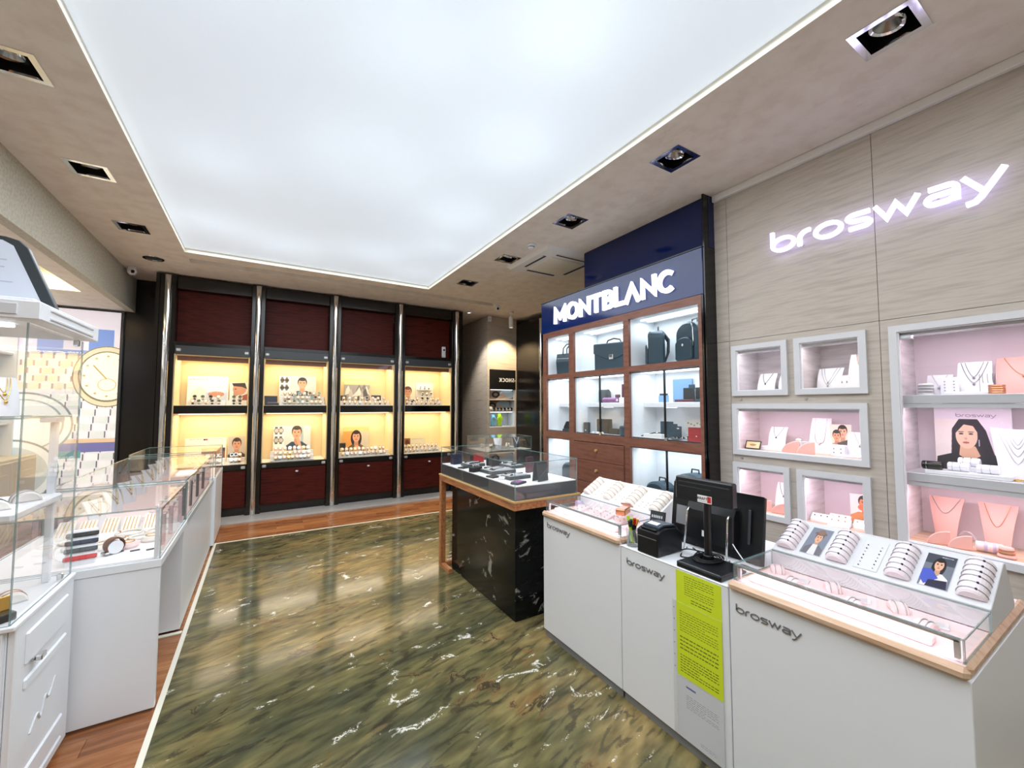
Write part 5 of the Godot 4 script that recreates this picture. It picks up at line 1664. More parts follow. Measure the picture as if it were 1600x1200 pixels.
	part(b, "badge", cyl(0.008, 0.003, 12), M.white, Vector3(-0.02, 0.09, 0.041), Vector3(90, 0, 0))
	for k in 5: solo("cufflink_box", "tiny pale cufflink box on the lower walnut shelf", "cufflinks", bx(0.026, 0.022, 0.026, 0.003), M.pearl if k % 2 else M.white, Vector3(3.17 + 0.03 * (k % 2), y + 0.011, -3.46 + 0.035 * k), Vector3(0, 13.0 * k, 0), "cufflink boxes")
	b = thing("desk_tray", "long dark desk tray on the lower shelf", "tray", Vector3(3.31, y, -3.2), -85)
	slab(b, "tray", Vector3(-0.11, 0, -0.05), Vector3(0.11, 0.06, 0.05), M.leather_black, 0.004)
	card_thing("pen_card", "pale card of gold pens behind the blue bag", "display card", 0.14, 0.16, 0.006, M.print_pens, M.white, Vector3(3.41, y + 0.08, -3.08), Vector3(0, -90, 0))
	b = thing("small_blue_bag", "small navy leather bag with loop handle", "bag", Vector3(3.25, y, -3.02), -80)
	slab(b, "body", Vector3(-0.09, 0, -0.04), Vector3(0.09, 0.10, 0.04), M.leather_slate, 0.012)
	part(b, "handle", tube([Vector3(-0.05, 0.1, 0), Vector3(-0.045, 0.16, 0), Vector3(0.03, 0.165, 0), Vector3(0.045, 0.1, 0)], 0.005, 6), M.leather_black)
	b = thing("pen_tray", "white pen tray with a dark fountain pen", "tray", Vector3(3.17, y, -2.62), -85)
	slab(b, "tray", Vector3(-0.1, 0, -0.04), Vector3(0.1, 0.045, 0.04), M.pad_white, 0.003)
	part(b, "pen", tube([Vector3(-0.13, 0.02, 0.03), Vector3(0.0, 0.055, 0.01), Vector3(0.08, 0.06, 0.0)], 0.005, 7), M.black_gloss)
	part(b, "clasp", ball(0.012, 8), M.chrome, Vector3(0.03, 0.056, 0.01))
	b = thing("wallet_trio", "dark green folded wallets standing open", "wallet", Vector3(3.3, y, -2.56), -80)
	for k in 3: slab(b, "leaf", Vector3(-0.1 + 0.05 * k, 0, -0.03 + 0.02 * k), Vector3(0.03 + 0.05 * k, 0.16 - 0.02 * k, -0.02 + 0.02 * k), M.leather_slate, 0.003)
	part(b, "badge", bx(0.02, 0.01, 0.003), M.white, Vector3(0.1, 0.1, 0.0225))
	b = thing("ring_tray", "round grey tray full of cufflinks and rings", "tray", Vector3(3.235, y, -2.36), 0)
	part(b, "tray", lathe([Vector2(0, 0), Vector2(0.12, 0), Vector2(0.125, 0.02), Vector2(0.118, 0.022), Vector2(0.115, 0.012), Vector2(0, 0.012)], 24), M.steel)
	for k in 14:
		var a := k * 2.4
		part(b, "cufflink", bx(0.014, 0.018, 0.014, 0.003), [M.chrome, M.black_gloss, M.dark_grey][k % 3], Vector3(cos(a) * 0.025 * sqrt(k + 1.0), 0.021, sin(a) * 0.025 * sqrt(k + 1.0)), Vector3(0, k * 31.0, 0))
	card_thing("pen_card", "pale picture card of pens leaning at the back wall", "display card", 0.2, 0.19, 0.006, M.print_pens, M.white, Vector3(3.41, y + 0.095, -2.36), Vector3(0, -90, 0))
	card_thing("pen_card", "yellow picture card beside the red wallet", "display card", 0.11, 0.19, 0.006, M.print_yellow_card, M.white, Vector3(3.41, y + 0.095, -2.13), Vector3(0, -90, 0))
	b = thing("red_wallet", "red leather wallet standing upright by the frame", "wallet", Vector3(3.17, y, -2.2), -82)
	slab(b, "wallet", Vector3(-0.055, 0, -0.012), Vector3(0.055, 0.125, 0.012), M.leather_red, 0.004)
	slab(b, "stitched_edge", Vector3(-0.05, 0.118, -0.013), Vector3(0.05, 0.122, 0.013), M.leather_plum)
	part(b, "badge", cyl(0.006, 0.002, 10), M.white, Vector3(0.02, 0.05, 0.0125), Vector3(90, 0, 0))
	# ---- bottom row (0.30)
	y = 0.2995
	backpack("dark backpack with white stripe in the narrow bottom cell", Vector3(3.25, y, -3.93), -95, 0.26, 0.56, 0.15)
	backpack("black domed backpack with small white badge low in the unit", Vector3(3.22, y, -2.6), -95, 0.26, 0.54, 0.16)
	backpack("large black domed backpack behind the till monitor", Vector3(3.23, y, -2.26), -95, 0.32, 0.66, 0.16)

func briefcase(label, at, turn):
	var t = thing("briefcase", label, "briefcase", at, turn)
	part(t, "body", prism([Vector2(-0.055, 0), Vector2(0.055, 0), Vector2(0.058, 0.23), Vector2(0.04, 0.29), Vector2(-0.04, 0.29), Vector2(-0.058, 0.23)], 0.42, 0.006), M.leather_slate, Vector3.ZERO, Vector3(0, -90, 0))
	part(t, "flap", prism([Vector2(-0.215, 0.30), Vector2(0.215, 0.30), Vector2(0.215, 0.20), Vector2(0.06, 0.135), Vector2(-0.06, 0.135), Vector2(-0.215, 0.20)], 0.012, 0.003), M.leather_slate, Vector3(0, -0.008, 0.062), Vector3(0, 0, 0))
	part(t, "flap_top", bx(0.43, 0.012, 0.11, 0.004), M.leather_slate, Vector3(0, 0.293, 0.005))
	part(t, "side_gusset", bx(0.006, 0.26, 0.09, 0.002), M.leather_black, Vector3(0.213, 0.14, 0))
	var c = part(t, "clasp", bx(0.05, 0.055, 0.012, 0.004), M.chrome, Vector3(0, 0.145, 0.072))
	part(c, "keyhole", bx(0.03, 0.015, 0.003), M.dark_grey, Vector3(0, 0.006, 0.0065))
	part(t, "handle", tube([Vector3(-0.09, 0.295, 0), Vector3(-0.07, 0.335, 0), Vector3(0, 0.352, 0), Vector3(0.07, 0.335, 0), Vector3(0.09, 0.295, 0)], 0.008, 8), M.leather_black)
	return t

func tote(label, at, turn):
	var t = thing("tote_bag", label, "bag", at, turn)
	part(t, "body", prism([Vector2(-0.05, 0), Vector2(0.05, 0), Vector2(0.07, 0.16), Vector2(0.05, 0.26), Vector2(-0.05, 0.26), Vector2(-0.07, 0.16)], 0.34, 0.008), M.leather_slate, Vector3.ZERO, Vector3(0, -90, 0))
	part(t, "zip", bx(0.32, 0.006, 0.012), M.steel, Vector3(0, 0.263, 0))
	part(t, "front_zip", tube([Vector3(-0.15, 0.2, 0.064), Vector3(0, 0.195, 0.065), Vector3(0.15, 0.2, 0.064)], 0.004, 6), M.chrome)
	for s in [-1, 1]:
		part(t, "handle", tube([Vector3(-0.08, 0.24, s * 0.05), Vector3(-0.075, 0.33, s * 0.04), Vector3(-0.03, 0.375, s * 0.035), Vector3(0.03, 0.375, s * 0.035), Vector3(0.075, 0.33, s * 0.04), Vector3(0.08, 0.24, s * 0.05)], 0.007, 7), M.leather_black)
	return t

# rounded-top backpack, front to +z
func backpack(label, at, turn, w, h, d):
	var t = thing("backpack", label, "backpack", at, turn)
	var o := [Vector2(-w / 2, 0.02), Vector2(-w / 2 + 0.02, 0), Vector2(w / 2 - 0.02, 0), Vector2(w / 2, 0.02)]
	for i in 13:
		var a := PI * i / 12
		o.append(Vector2(cos(a) * w / 2, h - w * 0.34 + sin(a) * w * 0.34))
	part(t, "body", prism(o, d, 0.02), M.leather_slate)
	var q := []
	for p in o: q.append(Vector2(p.x * 0.78, p.y * 0.55 + 0.02))
	part(t, "front_pocket", prism(q, 0.03, 0.008), M.leather_slate, Vector3(0, 0, d / 2 + 0.012))
	part(t, "badge", cyl(0.012, 0.004, 14), M.white, Vector3(0, h * 0.42, d / 2 + 0.028), Vector3(90, 0, 0))
	var z1 := tube([Vector3(w * 0.25, h * 0.93, d / 2 - 0.005), Vector3(w * 0.38, h * 0.8, d / 2 + 0.003), Vector3(w * 0.4, h * 0.45, d / 2 + 0.004)], 0.004, 6)
	part(t, "zip", z1, M.chrome)
	part(t, "zip_pull", bx(0.008, 0.05, 0.006, 0.002), M.chrome, Vector3(w * 0.4, h * 0.42, d / 2 + 0.009))
	part(t, "top_handle", tube([Vector3(-0.04, h - 0.012, -0.02), Vector3(-0.035, h + 0.03, -0.02), Vector3(0.035, h + 0.03, -0.02), Vector3(0.04, h - 0.012, -0.02)], 0.007, 7), M.leather_black)
	for s in [-1, 1]:
		part(t, "shoulder_strap", tube([Vector3(s * w * 0.25, h * 0.9, -d / 2 + 0.01), Vector3(s * w * 0.3, h * 0.7, -d / 2 - 0.035), Vector3(s * w * 0.33, h * 0.35, -d / 2 - 0.03), Vector3(s * w * 0.35, h * 0.08, -d / 2 + 0.005)], 0.011, 7), M.leather_black)
	return t

# ------------------------------------------------------------------ white counters at the right
func slope_rot(alpha_deg) -> Vector3:
	var a := deg_to_rad(alpha_deg)
	var b := Basis(Vector3(0, 0, -1), Vector3(-sin(a), cos(a), 0), Vector3(cos(a), sin(a), 0))
	return b.get_euler() * 180.0 / PI

func counters():
	var what := ["white jewellery counter with beech edge beside the island table", "plain white till counter between the two jewellery counters", "white jewellery counter with beech edge at the tall pink display"]
	var zz := [[-2.33, -1.622], [-1.618, -1.022], [-1.018, -0.338]]
	for i in 3:
		var z0: float = zz[i][0]
		var z1: float = zz[i][1]
		var t = thing("shop_counter", what[i], "counter", Vector3(1.67, 0, (z0 + z1) / 2))
		var w := (z1 - z0) / 2
		slab(t, "kick_board", Vector3(0.012, 0, -w + 0.005), Vector3(0.74, 0.046, w - 0.005), M.grey_paint)
		slab(t, "body", Vector3(0, 0.046, -w), Vector3(0.75, 0.794, w), M.white, 0.002)
		if i == 1:
			slab(t, "worktop", Vector3(-0.002, 0.7945, -w), Vector3(0.75, 0.80, w), M.white, 0.002)
		else:
			slab(t, "deck", Vector3(0.01, 0.7945, -w + 0.012), Vector3(0.75, 0.8284, w - 0.012), M.pink_pale)
			var e := [[Vector3(-0.018, 0.7945, -w - 0.0), Vector3(0.014, 0.832, w)], [Vector3(0.0145, 0.7945, -w - 0.0), Vector3(0.76, 0.832, -w + 0.03)], [Vector3(0.0145, 0.7945, w - 0.03), Vector3(0.76, 0.832, w)]]
			for k in 3: slab(t, "beech_edge", e[k][0], e[k][1], M.beech, 0.012)
			hood(t, Vector3(0.014, 0.832, -w + 0.012), Vector3(0.318, 0.90, w - 0.012), 0.006, "xzZy")
			# light frame inside the front glass
			var f = part(t, "led_frame", join([[bx(0.012, 0.010, 2 * w - 0.05), T(0.029, 0.888, 0)], [bx(0.012, 0.05, 0.012), T(0.029, 0.862, -w + 0.03)], [bx(0.012, 0.05, 0.012), T(0.029, 0.862, w - 0.03)]]), M.alu)
			part(f, "lamp_strip", bx(0.008, 0.003, 2 * w - 0.09), M.led_pink, Vector3(0.031, 0.8813, 0))
			area_light("counter_case_light", Vector3(1.67 + 0.032, 0.8785, (z0 + z1) / 2), Vector3(-60, -90, 0), Vector2(2 * w - 0.09, 0.008), Color(1.0, 0.88, 0.94), 0.045)
			# long pale ring bar behind the glass
			slab(t, "ring_bar", Vector3(0.055, 0.8295, -w + 0.05), Vector3(0.105, 0.852, w - 0.09), M.pink_pale, 0.004)
		var l: Vector3 = [Vector3(-0.0012, 0.728, -2.285 - (z0 + z1) / 2), Vector3(-0.0012, 0.715, -1.575 - (z0 + z1) / 2), Vector3(-0.0012, 0.712, -0.99 - (z0 + z1) / 2)][i]
		letters(t, brosway_strokes(), 0.2, 0.004, 0.0221, M.letter_grey, l, Vector3(0, -90, 0))
	# sloped boards with bracelet bolsters
	for i in [0, 2]:
		var z0: float = zz[i][0] + 0.012
		var z1: float = zz[i][1] - 0.012
		var t = thing("sloped_board", ["sloped white board with four bolsters at the till printer", "", "sloped white board with bolsters and two photographs under the tall display"][i], "jewellery board", Vector3(1.99, 0.8325, (z0 + z1) / 2))
		var w := (z1 - z0) / 2
		part(t, "board", prism([Vector2(0, 0), Vector2(0, 0.071), Vector2(0.19, 0.174), Vector2(0.215, 0.174), Vector2(0.32, 0.02), Vector2(0.32, 0)], z1 - z0, 0.002), M.frame_grey if i == 2 else M.white)
		var al := 28.4
		var rot := slope_rot(al)
		var up := Vector3(-sin(deg_to_rad(al)), cos(deg_to_rad(al)), 0)
		for k in 7:
			var z := -w + (k + 0.5) * (2 * w / 7)
			var c := Vector3(0.095, 0.1225, z)
			var kind: String = "bpbebqb"[k] if i == 2 else "bsbsbsb"[k]
			if kind == "b":
				bolster(t, "bolster", 0.036, 0.175, "cushion" if i == 0 else "lining_grey", 6 if i == 2 else 5, "steel" if i == 2 else "amber", c, rot, "box_navy" if i == 2 else "")
			elif kind == "e" or kind == "s":
				var e = part(t, "earring_sheet", bx(0.074, 0.003, 0.17, 0.001), M.frame_grey if i == 2 else M.white, c + up * 0.0015, rot)
				for j in (14 if kind == "e" else 6): part(e, "earring", ball(0.0028, 6), M.dark_grey if j % 3 else M.steel, Vector3(-0.022 + 0.044 * (j % 2), 0.003, -0.07 + 0.02 * (j / 2)))
			else:
				card_part(t, "photo", 0.076, 0.168, 0.003, M.print_hat if kind == "p" else M.print_blue_dress, M.white, c + up * 0.002, (Basis(Vector3(0, 0, 1), Vector3(cos(deg_to_rad(al)), sin(deg_to_rad(al)), 0), up)).get_euler() * 180.0 / PI)
	# inside the long case
	var spots := [[1.93, -0.955, 35.0], [1.855, -0.86, -20.0], [1.92, -0.75, 35.0], [1.845, -0.655, -20.0], [1.93, -0.56, 35.0], [1.86, -0.47, -20.0]]
	for k in spots.size():
		var s = spots[k]
		var b = thing("bracelet_cushion", "pale drum cushion with thin bracelets in the long lit case" if k % 2 == 0 else "low pale ring cushion beside a drum in the long lit case", "jewellery cushion", Vector3(s[0], 0.829, s[1]), s[2], "drum cushions in the long case" if k % 2 == 0 else "ring cushions in the long case")
		bolster(b, "cushion", 0.03 if k % 2 == 0 else 0.024, 0.05, "pink_pale", 2, "steel", Vector3.ZERO, Vector3.ZERO, "")
	for k in 3:
		card_thing("price_card", "small printed card lying among the cushions of the long case", "card", 0.07, 0.05, 0.002, M.print_card_small, M.white, Vector3(1.91, 0.8306, -0.865 + 0.2 * k), Vector3(-90, -75, 0), "cards in the long case")
	# inside the case next to the island
	for k in 5:
		var b = thing("jewel_pad", "pink leather pad with small rings in the counter case by the island", "jewellery pad", Vector3(1.88 + 0.03 * (k % 2), 0.829, -2.2 + 0.118 * k), 8.0 * (k % 3), "pink pads by the island")
		part(b, "pad", prism([Vector2(-0.06, 0), Vector2(0.06, 0), Vector2(0.06, 0.028), Vector2(-0.06, 0.012)], 0.1, 0.003), M.pink_pale)
		for j in 6: part(b, "ring", ball(0.0045, 6), M.steel if j % 2 else M.lilac, Vector3(-0.035 + 0.035 * (j % 3), 0.022 + 0.005 * (j % 3), -0.025 + 0.05 * (j / 3)))
	solo("price_block", "small lilac block standing at the glass in the island-side case", "display block", bx(0.035, 0.04, 0.05, 0.002), M.lilac, Vector3(1.95, 0.849, -2.285))
	var rb = thing("rose_box", "open rose metallic gift box on the counter glass", "gift box", Vector3(1.87, 0.90, -1.79), 25)
	slab(rb, "base", Vector3(-0.05, 0, -0.03), Vector3(0.05, 0.035, 0.03), M.rose_gold, 0.004)
	slab(rb, "inlay", Vector3(-0.042, 0.035, -0.022), Vector3(0.042, 0.037, 0.022), M.pink)
	part(rb, "lid", bx(0.07, 0.008, 0.06, 0.002), M.rose_gold, Vector3(0.078, 0.035, 0), Vector3(0, 0, -25))

# ------------------------------------------------------------------ the till
func register_things():
	var y := 0.80
	# receipt printer
	var p = thing("receipt_printer", "black receipt printer with grey sloping lid", "printer", Vector3(1.675, y, -1.445))
	part(p, "body", prism([Vector2(0, 0.004), Vector2(0.19, 0.004), Vector2(0.195, 0.09), Vector2(0.15, 0.125), Vector2(0.06, 0.135), Vector2(0.02, 0.125), Vector2(0, 0.115)], 0.13, 0.005), M.plastic_black)
	part(p, "lid", prism([Vector2(0.03, 0.128), Vector2(0.07, 0.138), Vector2(0.15, 0.13), Vector2(0.18, 0.105), Vector2(0.18, 0.112), Vector2(0.15, 0.14), Vector2(0.07, 0.148), Vector2(0.03, 0.14)], 0.1, 0.002), M.plastic_grey)
	part(p, "tear_slot", bx(0.022, 0.006, 0.095, 0.001), M.black, Vector3(0.018, 0.1275, 0))
	part(p, "paper_label", bx(0.03, 0.002, 0.06), M.white, Vector3(0.055, 0.1475, 0), Vector3(0, 0, 10))
	part(p, "front_seam", bx(0.003, 0.003, 0.118), M.steel, Vector3(-0.001, 0.085, 0))
	for s in [-1, 1]: part(p, "foot", cyl(0.01, 0.004, 10), M.black, Vector3(0.05, 0.002, s * 0.045))
	# pen cup
	var c = thing("pen_cup", "clear pen cup full of markers beside the printer", "pen cup", Vector3(1.715, y, -1.578))
	part(c, "cup", lathe([Vector2(0, 0), Vector2(0.03, 0), Vector2(0.033, 0.09), Vector2(0.031, 0.09), Vector2(0.028, 0.003), Vector2(0, 0.003)], 18), M.acrylic)
	var pens := [["orange", "black", -14.0, 10.0], ["lime", "dark_grey", 6.0, -8.0], ["red", "black", 4.0, 12.0], ["dark_grey", "lime", 16.0, 2.0], ["box_navy", "sky_blue", 10.0, 16.0], ["lime", "yellow_paper", -4.0, -14.0], ["white", "black", -8.0, 4.0]]
	for k in pens.size():
		var a: float = TAU * k / pens.size()
		var tilt := Vector3(pens[k][3], 0, pens[k][2])
		var pen = part(c, "pen", cyl(0.0065, 0.12, 8), M[pens[k][1]], Vector3(cos(a) * 0.012, 0.068 + 0.006 * (k % 3), sin(a) * 0.012), tilt)
		part(pen, "cap", cyl(0.008, 0.035, 8), M[pens[k][0]], Vector3(0, 0.055, 0))
	# keypad standing behind the printer
	var kp = thing("keypad", "dark desk calculator with white keys behind the printer", "calculator", Vector3(1.90, y, -1.572), -78)
	card_part(kp, "key_face", 0.085, 0.15, 0.012, M.print_keys, M.plastic_black, Vector3(0, 0.08, -0.01), Vector3(-14, 0, 0))
	part(kp, "foot", bx(0.08, 0.012, 0.06, 0.003), M.plastic_black, Vector3(0, 0.006, -0.03))
	# pole display
	var d = thing("customer_display", "black customer pole display with small printed tag", "till display", Vector3(1.78, y, -1.17))
	slab(d, "base", Vector3(-0.105, 0, -0.105), Vector3(0.09, 0.026, 0.115), M.plastic_black, 0.004)
	slab(d, "base_ridge", Vector3(-0.106, 0.016, -0.1), Vector3(-0.095, 0.028, 0.11), M.dark_grey, 0.002)
	part(d, "pole", cyl(0.017, 0.27, 16), M.plastic_black, Vector3(0.03, 0.163, -0.03))
	part(d, "pole_collar", cyl(0.024, 0.02, 16), M.plastic_black, Vector3(0.03, 0.04, -0.03))
	slab(d, "display_head", Vector3(0.012, 0.285, -0.19), Vector3(0.055, 0.398, 0.103), M.plastic_black, 0.006)
	slab(d, "head_groove", Vector3(0.0105, 0.372, -0.17), Vector3(0.0125, 0.377, 0.09), M.dark_grey)
	slab(d, "head_groove", Vector3(0.0105, 0.352, -0.17), Vector3(0.0125, 0.355, 0.0), M.dark_grey)
	var tg = card_part(d, "printed_tag", 0.072, 0.034, 0.002, M.print_tag, M.white, Vector3(0.0105, 0.308, -0.03), Vector3(0, -90, 0))
	var tm := TextMesh.new()
	var f := SystemFont.new()
	f.font_names = PackedStringArray(["Droid Sans"])
	f.font_weight = 700
	tm.font = f
	tm.text = "KRAFT"
	tm.font_size = 24
	tm.pixel_size = 0.0007
	tm.depth = 0.0006
	part(tg, "lettering", tm, M.black, Vector3(-0.011, 0.003, 0.0014))
	for k in 5:
		var pts := []
		for i in 14:
			var a := TAU * i / 14
			pts.append(Vector3(0.03 + cos(a) * (0.05 + 0.008 * k), 0.034 + 0.003 * (k % 2), -0.03 + sin(a) * (0.035 + 0.006 * k)))
		part(d, "coiled_cable", tube(pts, 0.003, 5, true), M.black)
	# monitor seen from behind
	var m = thing("till_monitor", "large black till monitor seen from behind, leaning back", "monitor", Vector3(1.99, y, -1.30), 0)
	part(m, "panel", prism([Vector2(0.0, 0.01), Vector2(0.022, 0.0), Vector2(0.062, 0.31), Vector2(0.040, 0.318)], 0.5, 0.004), M.plastic_black)
	part(m, "screen", bx(0.003, 0.26, 0.45), M.screen_dark, Vector3(0.0435, 0.155, 0), Vector3(0, 0, -7.3))
	part(m, "rear_hump", prism([Vector2(-0.03, 0.05), Vector2(0.01, 0.045), Vector2(0.036, 0.235), Vector2(0.0, 0.24), Vector2(-0.02, 0.2)], 0.26, 0.006), M.plastic_black)
	for k in 2: part(m, "vent_bar", bx(0.006, 0.012, 0.22, 0.002), M.dark_grey, Vector3(-0.016 + 0.004 * k, 0.2 - 0.035 * k, 0), Vector3(0, 0, -20))
	part(m, "info_label", bx(0.002, 0.10, 0.075), M.grey_paint, Vector3(0.003, 0.15, -0.17), Vector3(0, 0, -7.3))
	part(m, "white_sticker", bx(0.002, 0.03, 0.03), M.white, Vector3(-0.0265, 0.09, -0.02), Vector3(0, 0, -4))
	part(m, "port_strip", bx(0.006, 0.16, 0.012, 0.002), M.dark_grey, Vector3(0.01, 0.17, 0.19), Vector3(0, 0, -7.3))
	for s in [-1, 1]:
		part(m, "chrome_arm", tube([Vector3(0.0, 0.2, s * 0.11), Vector3(-0.025, 0.205, s * 0.11), Vector3(-0.035, 0.19, s * 0.11), Vector3(-0.085, 0.004, s * 0.115 + 0.015), Vector3(-0.06, 0.004, s * 0.115 + 0.015)], 0.005, 8), M.chrome)
	# loose cables
	var cab := [[Vector3(1.86, 0.804, -1.39), Vector3(1.85, 0.83, -1.33), Vector3(1.90, 0.82, -1.27), Vector3(1.93, 0.804, -1.33), Vector3(1.86, 0.804, -1.31)], [Vector3(1.92, 0.804, -1.12), Vector3(1.89, 0.825, -1.08), Vector3(1.93, 0.806, -1.045), Vector3(1.95, 0.806, -1.04)], [Vector3(1.83, 0.804, -1.36), Vector3(1.79, 0.804, -1.33), Vector3(1.84, 0.805, -1.28), Vector3(1.9, 0.804, -1.30), Vector3(1.95, 0.804, -1.38)]]
	for k in 3: solo("cable", ["black cable curling out of the printer", "black cable beside the long lit case", "black cable lying between printer and pole display"][k], "cable", tube(smooth_path(cab[k]), 0.003, 6), M.black)
	solo("cable", "white cable running from the monitor to the counter", "cable", tube(smooth_path([Vector3(1.96, 0.88, -1.17), Vector3(1.93, 0.85, -1.12), Vector3(1.93, 0.815, -1.08), Vector3(1.96, 0.804, -1.04)]), 0.003, 6), M.white)
	# notices on the counter front
	card_thing("paper_notice", "short yellow printed notice under the pole display", "notice", 0.222, 0.148, 0.001, M.print_notice_short, M.yellow_paper, Vector3(1.6692, 0.714, -1.163), Vector3(0, -90, 0))
	var n = thing("paper_notice", "long yellow notice in a clear punched sleeve", "notice", Vector3(1.668, 0.318, -1.163), -90)
	card_part(n, "sheet", 0.222, 0.322, 0.001, M.print_notice_long, M.yellow_paper, Vector3(0, 0.162, 0))
	part(n, "sleeve_rim", holed(TO_CAM, -0.131, 0.1125, -0.001, 0.328, [[-0.1105, 0.1105, 0.002, 0.3225]], 0.001), M.plastic_sleeve, Vector3(0, 0, 0.0018))
	for k in 6: part(n, "punch_hole", cyl(0.003, 0.001, 8), M.grey_paint, Vector3(-0.122, 0.03 + 0.053 * k, 0.0028), Vector3(90, 0, 0))
	var n2 = thing("paper_notice", "white letter in a clear sleeve near the floor", "notice", Vector3(1.6675, 0.05, -1.163), -90)
	card_part(n2, "sheet", 0.222, 0.262, 0.001, M.print_notice_white, M.sleeve_paper, Vector3(0, 0.132, 0))
	part(n2, "sleeve_rim", holed(TO_CAM, -0.131, 0.1125, 0.0, 0.266, [[-0.1105, 0.1105, 0.002, 0.2625]], 0.001), M.plastic_sleeve, Vector3(0, 0, 0.0018))

func smooth_path(p: Array) -> Array:
	var o := []
	for i in p.size() - 1:
		var a: Vector3 = p[maxi(i - 1, 0)]
		var d: Vector3 = p[mini(i + 2, p.size() - 1)]
		for k in 6: o.append(p[i].cubic_interpolate(p[i + 1], a, d, k / 6.0))
	o.append(p[p.size() - 1])
	return o

# ------------------------------------------------------------------ island table
func island():
	var t = thing("island_table", "island display table with black marble block and copper-brown frame", "display table", Vector3(1.79, 0, -3.13))
	var o: Vector3 = t.position
	var L := func(x, y, z): return Vector3(x, y, z) - o
	slab(t, "marble_block", L.call(1.585, 0.0, -3.715), L.call(1.99, 0.822, -2.562), M.marble_black, 0.003)
	part(t, "frame_top", holed(DOWN, 1.5, 2.085, -3.835, -2.435, [[1.55, 2.035, -3.785, -2.485]], 0.048), M.cherry, Vector3(0, 0.822, 0) - o)
	for x in [[1.5, 1.55], [2.035, 2.085]]:
		slab(t, "leg", L.call(x[0], 0.0, -3.835), L.call(x[1], 0.8215, -3.785), M.cherry, 0.002)
	slab(t, "foot_rail", L.call(1.551, 0.0, -3.83), L.call(2.034, 0.04, -3.79), M.cherry, 0.002)
	slab(t, "foot_rail", L.call(1.505, 0.0, -3.784), L.call(1.545, 0.04, -3.6), M.cherry, 0.002)
	slab(t, "deck", L.call(1.495, 0.8705, -3.84), L.call(2.09, 0.885, -2.43), M.amber, 0.002)
	slab(t, "plinth", L.call(1.517, 0.8855, -3.81), L.call(2.063, 0.978, -2.455), M.slate)
	slab(t, "pad", L.call(1.517, 0.9785, -3.81), L.call(2.063, 0.9843, -2.455), M.pad_white)
	hood(t, L.call(1.508, 0.8855, -3.818), L.call(2.072, 1.147, -2.447), 0.006)
	var y := 0.985
	box_on("navy gift box standing in the far corner of the island case", "gift box", Vector3(1.62, y, -3.70), Vector3(0.10, 0.10, 0.06), "box_navy", 10.0)
	box_on("red leather case at the far end of the island case", "case", Vector3(1.86, y, -3.70), Vector3(0.10, 0.09, 0.04), "leather_red", 0.0)
	box_on("black cube box in the middle of the island case", "box", Vector3(1.88, y, -3.42), Vector3(0.12, 0.10, 0.09), "leather_black", 12.0)
	box_on("dark red standing passport holder in the island case", "holder", Vector3(1.95, y, -2.92), Vector3(0.08, 0.13, 0.03), "leather_plum", 15.0)
	pen_tray("grey pen tray at the far end of the island case", Vector3(1.70, y, -3.50), 0.18, 0.15, 3, 0.02)
	pen_tray("large open pen tray in the middle of the island case", Vector3(1.72, y, -3.06), 0.24, 0.2, 6, 0.035)
	pen_tray("low grey pen tray beside the purple pouch", Vector3(1.70, y, -2.74), 0.20, 0.13, 4, 0.04)
	pen_tray("dark pen tray along the back glass of the island case", Vector3(1.97, y, -3.25), 0.14, 0.2, 3, 0.05)
	solo("leather_card_case", "flat black card case near the frame's far leg", "card case", bx(0.09, 0.010, 0.07, 0.003), M.leather_black, Vector3(1.57, y + 0.005, -3.42), Vector3(0, 20, 0))
	solo("leather_card_case", "flat black card case in front of the large pen tray", "card case", bx(0.09, 0.010, 0.09, 0.003), M.leather_black, Vector3(1.575, y + 0.005, -2.87), Vector3(0, 10, 0))
	var p = thing("purple_pouch", "flat purple and black pouch at the case corner", "pouch", Vector3(1.60, y, -2.54), 25)
	slab(p, "pouch", Vector3(-0.06, 0, -0.035), Vector3(0.06, 0.014, 0.035), M.leather_black, 0.005)
	slab(p, "flap", Vector3(-0.055, 0.0145, -0.03), Vector3(0.03, 0.02, 0.03), M.leather_purple, 0.002)
	var n = thing("black_notebook", "black notebook standing on its edge near the case corner", "notebook", Vector3(1.80, y, -2.55), 15)
	part(n, "cover", bx(0.12, 0.15, 0.006, 0.002), M.leather_black, Vector3(0, 0.0755, 0.02), Vector3(-6, 0, 0))
	part(n, "cover", bx(0.12, 0.15, 0.006, 0.002), M.leather_black, Vector3(0, 0.0755, -0.02), Vector3(6, 0, 0))
	part(n, "strap", tube([Vector3(-0.055, 0.03, 0.032), Vector3(0.055, 0.09, 0.026)], 0.003, 6), M.dark_grey)
	var c = thing("cufflink_stand", "black cufflink block with clear tag and chrome links", "stand", Vector3(1.575, y, -3.19), 20)
	slab(c, "block", Vector3(-0.055, 0, -0.03), Vector3(0.055, 0.04, 0.03), M.leather_black, 0.004)
	for k in 4: part(c, "cufflink", bx(0.014, 0.02, 0.012, 0.003), M.chrome, Vector3(-0.03 + 0.022 * k, 0.051, 0.0), Vector3(0, 20 * k, 0))
	var a = thing("price_stand", "small clear acrylic price stand on the white pad", "price stand", Vector3(1.57, y, -2.73), -60)
	part(a, "plate", bx(0.06, 0.035, 0.003), M.acrylic, Vector3(0, 0.018, 0), Vector3(-20, 0, 0))
	part(a, "card", bx(0.05, 0.02, 0.001), M.white, Vector3(0, 0.018, 0.003), Vector3(-20, 0, 0))

